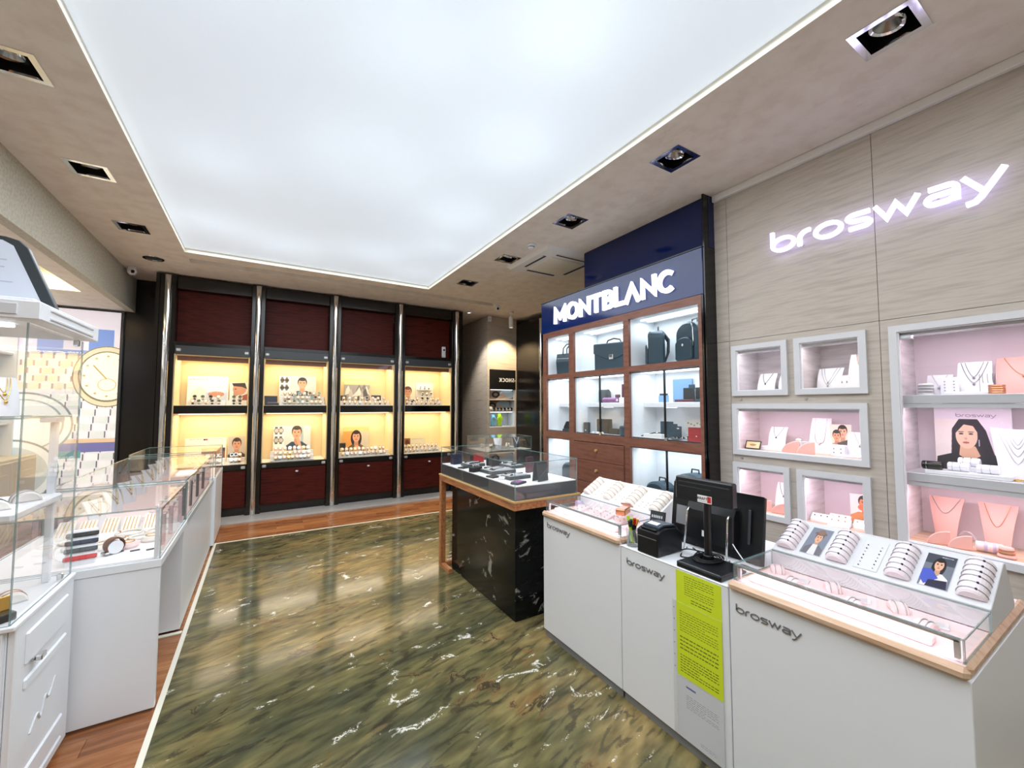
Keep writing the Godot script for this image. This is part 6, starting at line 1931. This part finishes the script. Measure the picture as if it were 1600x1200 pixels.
func box_on(label, cat, at, s: Vector3, m, turn):
	var t = thing("gift_box", label, cat, at, turn)
	slab(t, "base", Vector3(-s.x / 2, 0, -s.z / 2), Vector3(s.x / 2, s.y * 0.7, s.z / 2), M[m], 0.003)
	slab(t, "lid", Vector3(-s.x / 2 - 0.001, s.y * 0.71, -s.z / 2 - 0.001), Vector3(s.x / 2 + 0.001, s.y, s.z / 2 + 0.001), M[m], 0.003)
	return t

func pen_tray(label, at, dx, dz, n, seed_):
	var t = thing("pen_tray", label, "tray", at, seed_ * 100)
	slab(t, "tray", Vector3(-dx / 2, 0, -dz / 2), Vector3(dx / 2, 0.026, dz / 2), M.slate, 0.003)
	slab(t, "lining", Vector3(-dx / 2 + 0.008, 0.0262, -dz / 2 + 0.008), Vector3(dx / 2 - 0.008, 0.028, dz / 2 - 0.008), M.shelf_grey)
	for k in n:
		var z := lerpf(-dz / 2 + 0.02, dz / 2 - 0.02, (k + 0.5) / n)
		var pen = part(t, "pen", cyl(0.0055, dx * 0.72, 8), M.black_gloss if k % 2 == 0 else M.white, Vector3(0, 0.0335, z), Vector3(0, (k % 3 - 1) * 14, 90))
		part(pen, "clip", bx(0.002, dx * 0.2, 0.003), M.chrome, Vector3(0.0062, dx * 0.2, 0))
	return t

func second_counter():
	var t = thing("glass_counter", "dark glass counter with white necklaces behind the island table", "counter", Vector3(2.72, 0, -4.75))
	slab(t, "body", Vector3(-0.34, 0.05, -0.24), Vector3(0.30, 0.885, 0.24), M.slate, 0.003)
	slab(t, "kick_board", Vector3(-0.33, 0, -0.22), Vector3(0.29, 0.05, 0.22), M.black)
	slab(t, "plinth", Vector3(-0.37, 0.8855, -0.26), Vector3(0.31, 0.98, 0.26), M.slate, 0.002)
	slab(t, "pad", Vector3(-0.365, 0.9805, -0.255), Vector3(0.305, 0.9843, 0.255), M.cream)
	hood(t, Vector3(-0.372, 0.981, -0.262), Vector3(0.312, 1.15, 0.262), 0.006)
	var y := 0.985
	bust("jewellery_bust", "white bust hung with pearls in the dark glass counter", Vector3(2.66, y, -4.72), -10, 0.12, 0.08, 0.14, "white", [[0.7, 0.4], [0.5, 0.6]], "pearl", 0.03, 0.01, 0.0, 0.2)
	bust("jewellery_bust", "black bust with a thick pearl necklace in the dark glass counter", Vector3(2.93, y, -4.70), -15, 0.10, 0.07, 0.14, "black", [[0.75, 0.45], [0.6, 0.55]], "pearl", 0.03, 0.01, 0.0, 0.2)
	for k in 6:
		var b = thing("pearl_necklace", "coiled white pearl necklace on the dark glass counter's pad", "necklace", Vector3(2.45 + 0.085 * k, y, -4.58 + 0.03 * (k % 2)), 20.0 * k, "coiled pearl necklaces")
		part(b, "strand", tube(arc_ring(0.03, 0.006, 14), 0.006, 6, true), M.pearl)
		part(b, "strand", tube(arc_ring(0.018, 0.006, 12), 0.006, 6, true), M.pearl)
	for k in 4:
		var lk = LOOKS[[3, 2, 9, 3][k]]
		dup(wrist_watch(lk[0], lk[1], lk[2]), Vector3(2.5 + 0.13 * k, y + 0.0008, -4.87), 0.0, "gold wristwatch at the back of the dark glass counter", "watches in the dark glass counter")

# ------------------------------------------------------------------ left side: vitrines and glass tower
func left_side():
	# first counter: front board, top, glass hood; open below
	var t = thing("glass_counter", "white desk-like glass counter with pearl jewellery beside the glass tower", "counter", Vector3(-0.78, 0, -3.24))
	var o: Vector3 = t.position
	var L := func(x, y, z): return Vector3(x, y, z) - o
	slab(t, "front_board", L.call(-1.14, 0.015, -2.83), L.call(-0.43, 0.716, -2.80), M.white, 0.002)
	slab(t, "top_board", L.call(-1.14, 0.7165, -3.655), L.call(-0.425, 0.758, -2.795), M.white, 0.003)
	slab(t, "rear_board", L.call(-1.14, 0.0, -3.655), L.call(-1.11, 0.716, -2.84), M.white)
	slab(t, "pad", L.call(-1.10, 0.7585, -3.64), L.call(-0.45, 0.763, -2.82), M.case_white)
	hood(t, L.call(-1.13, 0.7585, -3.655), L.call(-0.43, 1.02, -2.80), 0.008)
	for z in [-3.05, -3.27, -3.6]: part(t, "post", cyl(0.011, 0.175, 12), M.pink_pale, L.call(-0.462, 0.851, z))
	part(t, "post", bx(0.016, 0.245, 0.016), M.white, L.call(-0.452, 0.887, -2.822))
	# second counter
	t = thing("glass_counter", "long white glass counter in the middle of the left row", "counter", Vector3(-0.78, 0, -4.6))
	o = t.position
	slab(t, "body", L2(o, -1.14, 0.015, -5.55), L2(o, -0.445, 0.70, -3.665), M.white, 0.002)
	slab(t, "top_board", L2(o, -1.14, 0.7005, -5.55), L2(o, -0.435, 0.74, -3.665), M.shelf_grey, 0.002)
	slab(t, "pad", L2(o, -1.10, 0.7405, -5.53), L2(o, -0.46, 0.745, -3.69), M.pink_pale)
	hood(t, L2(o, -1.13, 0.741, -5.545), L2(o, -0.44, 1.03, -3.672), 0.008)
	for z in [-3.85, -4.2, -4.6, -5.0]: part(t, "post", cyl(0.011, 0.2, 12), M.grey_paint, L2(o, -0.475, 0.845, z))
	# third counter
	t = thing("glass_counter", "raised white glass counter nearest the watch showcases", "counter", Vector3(-0.78, 0, -6.0))
	o = t.position
	slab(t, "kick_board", L2(o, -1.14, 0.0, -6.42), L2(o, -0.5, 0.03, -5.6), M.black)
	slab(t, "body", L2(o, -1.15, 0.03, -6.45), L2(o, -0.415, 0.76, -5.56), M.white, 0.002)
	slab(t, "pad", L2(o, -1.12, 0.7605, -6.43), L2(o, -0.44, 0.766, -5.58), M.pink_pale)
	hood(t, L2(o, -1.14, 0.761, -6.44), L2(o, -0.42, 1.05, -5.565), 0.008)
	# contents of the first counter
	var y := 0.7632
	var b = thing("bracelet_tower", "slanted white holder with dark blue and black bracelets", "bracelet holder", Vector3(-0.76, y, -2.93), 10)
	part(b, "holder", prism([Vector2(-0.06, 0), Vector2(0.06, 0), Vector2(0.06, 0.02), Vector2(-0.02, 0.15), Vector2(-0.06, 0.15)], 0.11, 0.004), M.white, Vector3.ZERO, Vector3(0, -90, 0))
	for k in 4:
		part(b, "band", bx(0.118, 0.022, 0.008, 0.003), [M.red, M.dark_grey, M.box_navy, M.black][k], Vector3(0, 0.036 + 0.033 * k, 0.058 - 0.0205 * k), Vector3(-32, 0, 0))
	b = thing("cuff_bracelet", "brown braided leather cuff on a white drum", "bracelet", Vector3(-0.655, y, -3.0), 35)
	part(b, "drum", cyl(0.034, 0.04, 20), M.white, Vector3(0, 0.036, 0), Vector3(90, 0, 0))
	part(b, "cuff", lathe([Vector2(0.035, -0.02), Vector2(0.041, -0.018), Vector2(0.043, 0), Vector2(0.041, 0.018), Vector2(0.035, 0.02)], 24), M.leather_brown, Vector3(0, 0.0445, 0), Vector3(90, 0, 0))
	part(b, "clasp", bx(0.02, 0.012, 0.05, 0.003), M.steel, Vector3(-0.035, 0.012, 0.0))
	var necks := [[-0.6, -3.28, 0.05], [-0.72, -3.27, 0.06], [-0.55, -3.40, 0.05], [-0.85, -3.2, 0.055], [-0.9, -3.35, 0.06], [-0.68, -3.42, 0.06]]
	for k in necks.size():
		b = thing("pearl_bracelet", "white pearl bracelet lying in the first left glass counter", "bracelet", Vector3(necks[k][0], y, necks[k][1]), 30.0 * k, "pearl bracelets in the first left counter")
		part(b, "strand", tube(arc_ring(necks[k][2], 0.007, 18), 0.007, 6, true), M.pearl)
		part(b, "clasp", ball(0.009, 8), M.rose_gold, Vector3(necks[k][2], 0.009, 0))
	for k in 3:
		b = thing("ring_cushion", ["oval blush cushion behind the brown cuff", "tilted white cushion with gold chain", "square white cushion near the glass corner"][k], "jewellery cushion", Vector3([-0.62, -0.74, -0.53][k], y, [-3.09, -3.12, -3.18][k]), 20.0 * k)
		part(b, "cushion", lathe([Vector2(0, 0), Vector2(0.045, 0), Vector2(0.052, 0.012), Vector2(0.045, 0.028), Vector2(0, 0.034)], 20), M.pink_pale if k == 0 else M.cushion)
		part(b, "chain", tube(arc_ring(0.03, 0.0335, 14), 0.002, 5, true), M.gold)
	for k in 5:
		b = thing("chain_sheet", "white sloped sheet with fine gold chains in the first left counter", "jewellery pad", Vector3(-0.60 - 0.1 * k, y, -3.56 + 0.02 * (k % 2)), 0.0, "chain sheets in the first left counter")
		part(b, "sheet", prism([Vector2(-0.05, 0), Vector2(0.05, 0), Vector2(-0.05, 0.07)], 0.08, 0.002), M.cushion, Vector3.ZERO, Vector3(0, -90, 0))
		for j in 4: part(b, "chain", tube([Vector3(-0.025 + 0.017 * j, 0.067, -0.044), Vector3(-0.025 + 0.017 * j, 0.003, 0.049)], 0.002, 5), M.gold)
	for k in 3: solo("price_tag", "tiny dark price tag on the first left counter's pad", "price tag", bx(0.04, 0.004, 0.018, 0.001), M.dark_grey, Vector3(-0.5 - 0.07 * k, y + 0.002, -2.98 - 0.02 * k), Vector3(0, 15, 0), "price tags in the first left counter")
	# contents of the other two: ring trays
	for row in [[0.7452, -3.85, -5.4, 9, "middle left counter"], [0.7662, -5.68, -6.35, 5, "left counter nearest the showcases"]]:
		for k in row[3]:
			var z := lerpf(row[1], row[2], float(k) / (row[3] - 1))
			b = thing("ring_tray", "pink ring tray with rows of small rings in the %s" % row[4], "ring tray", Vector3(-0.62, row[0], z), 4.0 * (k % 3 - 1), "ring trays in the %s" % row[4])
			part(b, "tray", prism([Vector2(-0.07, 0), Vector2(0.07, 0), Vector2(0.07, 0.012), Vector2(-0.07, 0.035)], 0.12, 0.002), M.pink_pale if k % 3 else M.cushion)
			for j in 9: part(b, "ring", ball(0.008, 6), [M.chrome, M.gold, M.steel][j % 3], Vector3(-0.04 + 0.04 * (j % 3), 0.034 - 0.0065 * (j % 3) + 0.002, -0.035 + 0.035 * (j / 3)))
		for k in row[3] / 2 + 1:
			var z := lerpf(row[1] + 0.02, row[2] + 0.02, float(k) / (row[3] / 2))
			bust("jewellery_bust", "white necklace stand at the back of the %s" % row[4], Vector3(-0.92, row[0], z), 60, 0.13, 0.11, 0.17, "white", [[0.6, 0.45], [0.4, 0.65]], "gold", 0.05, 0.012, 0.0, 0.0, true, "necklace stands in the %s" % row[4])
	# glass tower
	t = thing("glass_tower", "tall white cornice glass tower with panelled door and lit shelves", "display cabinet", Vector3(-1.02, 0, -2.48))
	o = t.position
	var x0 := -1.31
	var x1 := -0.735
	var z0 := -2.76
	var z1 := -2.2
	slab(t, "base", L2(o, x0, 0.0, z0), L2(o, x1 - 0.022, 0.748, z1 - 0.022), M.white, 0.002)
	for side in 2:
		# panelled door: stiles plus raised fields
		var d = slab(t, "door", L2(o, x1 - 0.021, 0.03, z0 + 0.005) if side == 0 else L2(o, x0 + 0.005, 0.03, z1 - 0.021), L2(o, x1, 0.745, z1 - 0.025) if side == 0 else L2(o, x1 - 0.025, 0.745, z1), M.white, 0.003)
		var wd := (z1 - z0 - 0.03) if side == 0 else (x1 - x0 - 0.03)
		for f in [[0.25, 0.12], [0.12, 0.04], [-0.25, 0.08], [-0.32, 0.03]]:
			var m := bx(0.012, f[1], wd * 0.72, 0.006) if side == 0 else bx(wd * 0.72, f[1], 0.012, 0.006)
			part(d, "moulding", m, M.white, Vector3(0.012, f[0], 0) if side == 0 else Vector3(0, f[0], 0.012))
		if side == 0:
			var k = part(d, "key", cyl(0.009, 0.012, 12), M.steel, Vector3(0.017, 0.19, 0.14), Vector3(0, 0, 90))
			part(k, "key_bow", bx(0.02, 0.02, 0.045, 0.003), M.chrome, Vector3(-0.002, -0.016, -0.018))
			part(d, "script_mark", tube(smooth_path([Vector3(0.0125, -0.1, 0.12), Vector3(0.0125, -0.06, 0.06), Vector3(0.0125, -0.09, 0.03), Vector3(0.0125, -0.03, -0.01), Vector3(0.0125, -0.05, -0.04), Vector3(0.0125, 0.0, -0.1)]), 0.004, 5), M.frame_grey)
	slab(t, "ledge", L2(o, x0, 0.7485, z0), L2(o, x1 + 0.006, 0.765, z1 + 0.006), M.white, 0.003)
	hood(t, L2(o, x0 + 0.01, 0.7655, z0 + 0.01), L2(o, x1 - 0.01, 1.862, z1 - 0.01), 0.006, "xXzZ")
	var cr = slab(t, "cornice", L2(o, x0 - 0.03, 1.863, z0 - 0.03), L2(o, x1 + 0.03, 1.932, z1 + 0.03), M.white, 0.004)
	slab(t, "cornice_step", L2(o, x0 - 0.005, 1.932, z0 - 0.005), L2(o, x1 + 0.005, 1.945, z1 + 0.005), M.white, 0.003)
	for k in 2: part(cr, "cornice_bead", bx(0.006, 0.012, 0.46, 0.003), M.frame_grey, Vector3(0.319, 0.016 - 0.032 * k, 0))
	for k in 3: part(cr, "cornice_bead", bx(0.14, 0.04, 0.006, 0.002), M.frame_grey, Vector3(-0.19 + 0.19 * k, 0, 0.312))
	slab(t, "shelf", L2(o, x0 + 0.06, 1.12, z0 + 0.07), L2(o, x1 - 0.035, 1.155, z1 - 0.05), M.white, 0.008)
	pane(t, L2(o, x0 + 0.03, 1.498, z0 + 0.03), L2(o, x1 - 0.03, 1.506, z1 - 0.03), "glass_shelf")
	slab(t, "shelf_bar", L2(o, x1 - 0.10, 1.475, z0 + 0.06), L2(o, x1 - 0.045, 1.4975, z0 + 0.14), M.frame_grey, 0.002)
	slab(t, "shelf_post", L2(o, -0.815, 0.765, z0 + 0.075), L2(o, -0.79, 1.474, z0 + 0.10), M.white, 0.003)
	slab(t, "shelf_post", L2(o, x0 + 0.06, 0.765, z1 - 0.10), L2(o, x0 + 0.085, 1.12, z1 - 0.075), M.white, 0.003)
	part(t, "glass_lock", bx(0.02, 0.03, 0.02, 0.004), M.chrome, L2(o, x1 - 0.02, 1.842, z0 + 0.06))
	part(t, "glass_lock", bx(0.02, 0.03, 0.02, 0.004), M.chrome, L2(o, x1 - 0.02, 0.785, z0 + 0.10))
	part(t, "lamp_strip", bx(0.40, 0.012, 0.03, 0.003), M.led_white, L2(o, (x0 + x1) / 2, 1.855, z1 - 0.12))
	area_light("tower_light", Vector3((x0 + x1) / 2, 1.842, z1 - 0.12), Vector3(-90, 0, 0), Vector2(0.40, 0.03), Color(0.97, 0.98, 1.0), 0.16)
	# tower contents
	for k in 4:
		var at: Vector3 = [Vector3(-0.86, 1.1552, -2.36), Vector3(-0.83, 1.1552, -2.52), Vector3(-0.88, 0.7655, -2.32), Vector3(-0.84, 0.7655, -2.48)][k]
		b = thing("bracelet_roll", ["white roll with a dark bangle on the tower's thick shelf", "plain white roll on the tower's thick shelf", "white roll with gold bangle on the tower floor", "white roll with thin chain on the tower floor"][k], "bracelet roll", at, 30)
		bolster(b, "roll", 0.04, 0.09, "cushion", 2, ["dark_grey", "steel", "gold", "rose_gold"][k], Vector3.ZERO, Vector3.ZERO, "gold" if k == 2 else "")
	b = thing("ring_box", "open gold and black ring box on the tower floor", "ring box", Vector3(-0.79, 0.7655, -2.27), 40)
	slab(b, "base", Vector3(-0.03, 0, -0.025), Vector3(0.03, 0.03, 0.025), M.black, 0.003)
	part(b, "lid", bx(0.06, 0.05, 0.01, 0.002), M.gold, Vector3(0, 0.054, -0.026), Vector3(-10, 0, 0))
	b = thing("ring_box", "pale pink wedge with rings on the tower's glass shelf", "display wedge", Vector3(-0.95, 1.5062, -2.4), 60)
	part(b, "wedge", prism([Vector2(-0.05, 0), Vector2(0.05, 0), Vector2(-0.02, 0.09)], 0.1, 0.003), M.pink)
	part(b, "ring", tube(arc_ring(0.012, 0.0, 12), 0.002, 5, true), M.gold, Vector3(0.02, 0.055, 0), Vector3(0, 0, -50))
	for k in 3: bust("jewellery_bust", "white necklace stand on the tower's glass shelf", Vector3(-1.12 + 0.11 * k, 1.5062, -2.56 + 0.03 * k), 50, 0.11, 0.1, 0.16, "white", [[0.6, 0.4], [0.4, 0.6]], "gold", 0.04, 0.01, 0.0, 0.0, true, "necklace stands on the tower's glass shelf")
	# board leaning on top of the tower
	var sb = thing("counter_sign", "dark framed board with pale blue paper on top of the glass tower", "sign board", Vector3(-1.02, 1.9455, -2.48))
	part(sb, "frame", prism([Vector2(-0.45, 0), Vector2(0.265, 0), Vector2(0.165, 0.262), Vector2(0.14, 0.288), Vector2(0.10, 0.298), Vector2(-0.45, 0.31)], 0.03, 0.003), M.slate, Vector3(0, 0, -0.02))
	part(sb, "paper", prism([Vector2(-0.44, 0.004), Vector2(0.225, 0.004), Vector2(0.125, 0.262), Vector2(0.095, 0.28), Vector2(-0.44, 0.292)], 0.003), M.print_sign_plain, Vector3(0, 0, -0.002))
	for k in 7: part(sb, "text_line", bx(0.22 + 0.05 * (k % 3), 0.004, 0.001), M.sign_ink, Vector3(-0.03 - 0.02 * (k % 2), 0.05 + 0.03 * k, 0.0))
	# cream panelled cabinets with lit white shelves along the left wall
	var cb = thing("wall_cabinet", "cream panelled wall cabinet with lit glass shelves behind the tower", "cabinet", Vector3(-2.65, 0, -5.0))
	slab(cb, "base", Vector3(-0.3, 0, -2.4), Vector3(0.28, 0.95, 3.6), M.cabinet_cream, 0.003)
	for k in 10:
		var d = slab(cb, "door", Vector3(0.281, 0.08, -2.35 + 0.59 * k), Vector3(0.30, 0.92, -1.78 + 0.59 * k), M.cabinet_cream, 0.004)
		part(d, "field", bx(0.008, 0.6, 0.4, 0.003), M.cabinet_cream, Vector3(0.0135, 0, 0))
	slab(cb, "back_panel", Vector3(-0.3, 0.951, -2.4), Vector3(-0.27, 2.7, 3.6), M.cabinet_white)
	for k in 3: slab(cb, "shelf", Vector3(-0.269, 1.32 + 0.42 * k, -2.39), Vector3(0.05, 1.34 + 0.42 * k, 3.59), M.cabinet_white, 0.002)
	for k in 5: slab(cb, "upright", Vector3(-0.268, 0.951, -2.395 + 1.48 * k), Vector3(0.08, 2.7, -2.365 + 1.48 * k), M.cabinet_white)
	slab(cb, "canopy", Vector3(-0.3, 2.701, -2.4), Vector3(0.1, 2.76, 3.6), M.cabinet_white)
	part(cb, "lamp_strip", bx(0.03, 0.012, 5.6, 0.003), M.led_white, Vector3(0.02, 2.694, 0.6))
	area_light("wall_cabinet_light", Vector3(-2.63, 2.68, -4.4), Vector3(-90, 0, 0), Vector2(0.03, 5.6), Color(0.97, 0.98, 1.0), 1.0)
	for k in 10:
		var b2 = thing("gift_box", "small gift box on the left wall cabinet's shelves", "gift box", Vector3(-2.8, [0.951, 1.341, 1.761][k % 3], -7.1 + 0.31 * k), 0.0, "gift boxes in the left wall cabinet")
		slab(b2, "base", Vector3(-0.06, 0, -0.07), Vector3(0.06, 0.09, 0.07), [M.lilac, M.sky_blue, M.cushion][k % 3], 0.003)
		slab(b2, "lid", Vector3(-0.062, 0.0905, -0.072), Vector3(0.062, 0.13, 0.072), M.white, 0.003)

func L2(o, x, y, z) -> Vector3:
	return Vector3(x, y, z) - o

# ------------------------------------------------------------------ column, passage and reflected sport-watch niche, built solid, at the back right
func back_right():
	var c = sbox("wall_column", "grey oak clad column with the mirror image of a sport watch niche built in solid", Vector3(3.72, 0, -8.69), Vector3(4.34, 3.298, -7.42), M.black)
	for r in [[-8.69, -7.684, 0.0, 0.85], [-8.69, -7.684, 0.853, 1.65], [-8.69, -7.684, 1.653, 2.45], [-8.69, -7.684, 2.453, 3.297], [-7.681, -7.0, 0.0, 0.85], [-7.681, -7.0, 0.853, 1.65], [-7.681, -7.0, 1.653, 2.45], [-7.681, -7.0, 2.453, 3.297]]:
		part(c, "panel", holed(TO_LEFT, r[0], r[1], r[2], r[3], [], 0.019), M.oak_grey, Vector3(3.7, 0, 0) - c.position)
	part(c, "panel", holed(TO_CAM, 3.701, 4.36, 0.0, 3.297, [[3.745, 4.34, 1.12, 2.255]], 0.02), M.oak_grey_x, Vector3(0, 0, -6.999) - c.position)
	var t = thing("reflected_watch_niche", "mirror image of a sport watch niche with black header, built solid in the lit oak column", "display niche", Vector3(4.0425, 1.12, -7.02))  # a display seen in a mirror, its reflection modelled as solid parts
	slab(t, "back_panel", Vector3(-0.297, 0, -0.30), Vector3(0.297, 1.135, -0.28), M.shelf_grey)
	for s in [-1, 1]: slab(t, "side_panel", Vector3(s * 0.297, 0, -0.28), Vector3(s * 0.287, 1.135, 0), M.shelf_grey)
	slab(t, "niche_floor", Vector3(-0.287, 0, -0.28), Vector3(0.287, 0.02, 0.02), M.white)
	slab(t, "shelf", Vector3(-0.286, 0.30, -0.28), Vector3(0.286, 0.315, 0.0), M.white)
	slab(t, "shelf", Vector3(-0.286, 0.535, -0.28), Vector3(0.286, 0.548, 0.0), M.white)
	slab(t, "header", Vector3(-0.2865, 0.745, -0.28), Vector3(0.2965, 1.134, 0.024), M.black)
	card_part(t, "picture", 0.572, 0.19, 0.004, M.print_sport, M.white, Vector3(0, 0.645, -0.06))
	card_part(t, "picture", 0.572, 0.19, 0.004, M.print_sport, M.white, Vector3(0, 0.425, -0.2))
	part(t, "lamp_strip", bx(0.5, 0.008, 0.02, 0.002), M.led_white, Vector3(0, 0.74, -0.03))
	area_light("sport_niche_light", Vector3(4.0425, 1.12 + 0.292, -7.05), Vector3(-90, 0, 0), Vector2(0.5, 0.02), Color(0.95, 0.98, 1.0), 0.06)
	part(t, "lamp_strip", bx(0.5, 0.008, 0.02, 0.002), M.led_white, Vector3(0, 0.296, -0.03))
	var tm := TextMesh.new()
	var f := SystemFont.new()
	f.font_names = PackedStringArray(["Droid Sans"])
	f.font_weight = 700
	tm.font = f
	tm.text = "-SHOCK"
	tm.font_size = 32
	tm.pixel_size = 0.0033
	tm.depth = 0.004
	part(t, "mirrored_lettering", mirrored(tm), M.white, Vector3(0.105, 0.93, 0.026))
	for k in 7:
		var lk = [["leather_black", "dark_grey", "dial_black"], ["white", "white", "dial_white"], ["dark_grey", "chrome", "dial_black"]][[1, 0, 2, 0, 0, 2, 0][k]]
		var w = dup(wrist_watch(lk[0], lk[1], lk[2]), Vector3(4.0425 - 0.24 + 0.08 * k, 1.12 + 0.3166, -7.09), 0.0, "chunky sport watch on the upper shelf of the reflected niche", "sport watches on the reflected niche shelf")
		w.scale = Vector3.ONE * (1.6 if k == 0 else 1.2)
	for k in 2:
		var big = thing("sport_watch", ["large pale blue sport watch display in the reflected niche", "large lime green sport watch display in the reflected niche"][k], "watch", Vector3(4.0425 - 0.15 + 0.14 * k, 1.1402, -7.12))
		var m = M.sky_blue if k == 0 else M.lime
		part(big, "case", prism(oct_outline(0.055 + 0.006 * k), 0.03, 0.006), m, Vector3(0, 0.14 + 0.01 * k, 0.02))
		part(big, "face", cyl(0.028, 0.004, 18), M.grey_paint if k == 0 else M.lime, Vector3(0, 0.14 + 0.01 * k, 0.036), Vector3(90, 0, 0))
		part(big, "strap", prism([Vector2(-0.035, 0), Vector2(0.035, 0), Vector2(0.045, 0.09), Vector2(-0.045, 0.09)], 0.024, 0.004), m)
		part(big, "strap_top", prism([Vector2(-0.04, 0.19), Vector2(0.04, 0.19), Vector2(0.03, 0.23 + 0.02 * k), Vector2(-0.03, 0.23 + 0.02 * k)], 0.024, 0.004), m)
		part(big, "foot", bx(0.11, 0.012, 0.06, 0.003), M.slate, Vector3(0, 0.006, 0))
	# black tall cabinet side with chrome edge
	t = thing("black_cabinet", "tall black cabinet side with a chrome edge beside the oak column", "cabinet", Vector3(4.75, 0, -6.6))
	slab(t, "body", Vector3(-0.385, 0.0, -0.39), Vector3(0.54, 3.19, 0.39), M.black_dark, 0.004)
	part(t, "chrome_column", lathe([Vector2(0, 0), Vector2(0.035, 0), Vector2(0.035, 3.17), Vector2(0, 3.17)], 18), M.chrome, Vector3(-0.36, 0.0, 0.42))
	# hanging spot, small spot and wall sensor
	t = thing("hanging_spot", "white cylinder spot hanging from the ceiling before the oak column", "spotlight", Vector3(3.93, 3.3, -6.5))
	part(t, "canopy", cyl(0.045, 0.03, 18), M.white, Vector3(0, -0.015, 0))
	part(t, "stem", cyl(0.008, 0.08, 10), M.white, Vector3(0, -0.06, 0))
	part(t, "housing", lathe([Vector2(0.036, -0.30), Vector2(0.042, -0.30), Vector2(0.042, -0.10), Vector2(0.03, -0.085), Vector2(0, -0.085)], 20), M.white)
	part(t, "lamp_lens", lathe([Vector2(0, -0.292), Vector2(0.036, -0.292)], 20), M.led_warm)
	spot_light("hanging_spot_light", Vector3(3.93, 2.985, -6.5), Vector3(4.0, 2.2, -7.0), 44.0, Color(1.0, 0.88, 0.70), 2.6)
	t = thing("small_downlight", "tiny lit round downlight above the passage", "downlight", Vector3(3.28, 3.3, -6.95))
	part(t, "rim", lathe([Vector2(0.03, -0.001), Vector2(0.03, -0.008), Vector2(0.05, -0.008), Vector2(0.052, 0)], 18), M.white)
	part(t, "lamp_lens", lathe([Vector2(0, -0.004), Vector2(0.03, -0.004)], 16), M.led_white)
	spot_light("small_downlight_light", Vector3(3.28, 3.28, -6.95), Vector3(3.28, 0, -7.0), 40.0, Color(1.0, 0.96, 0.9), 4.0)
	t = thing("wall_sensor", "small white sensor box at the top of the oak column", "sensor", Vector3(3.72, 3.18, -6.999))
	slab(t, "body", Vector3(-0.018, 0, 0), Vector3(0.05, 0.11, 0.03), M.white, 0.006)
	part(t, "eye", cyl(0.008, 0.003, 12), M.dark_grey, Vector3(0.016, 0.055, 0.031), Vector3(90, 0, 0))

func oct_outline(r) -> Array:
	var o := []
	for i in 12: o.append(Vector2(cos(TAU * (i + 0.5) / 12) * r, sin(TAU * (i + 0.5) / 12) * r * 1.05))
	return o

# lettering turned left to right
func mirrored(tm: TextMesh) -> ArrayMesh:
	var a := tm.get_mesh_arrays()
	var v: PackedVector3Array = a[Mesh.ARRAY_VERTEX]
	var n: PackedVector3Array = a[Mesh.ARRAY_NORMAL]
	var st := SurfaceTool.new()
	st.begin(Mesh.PRIMITIVE_TRIANGLES)
	var idx: PackedInt32Array = a[Mesh.ARRAY_INDEX] if a[Mesh.ARRAY_INDEX] != null else PackedInt32Array(range(v.size()))
	for i in range(0, idx.size(), 3):
		for k in [0, 2, 1]:
			var j := idx[i + k]
			st.set_normal(n[j] * Vector3(-1, 1, 1))
			st.add_vertex(v[j] * Vector3(-1, 1, 1))
	return st.commit()
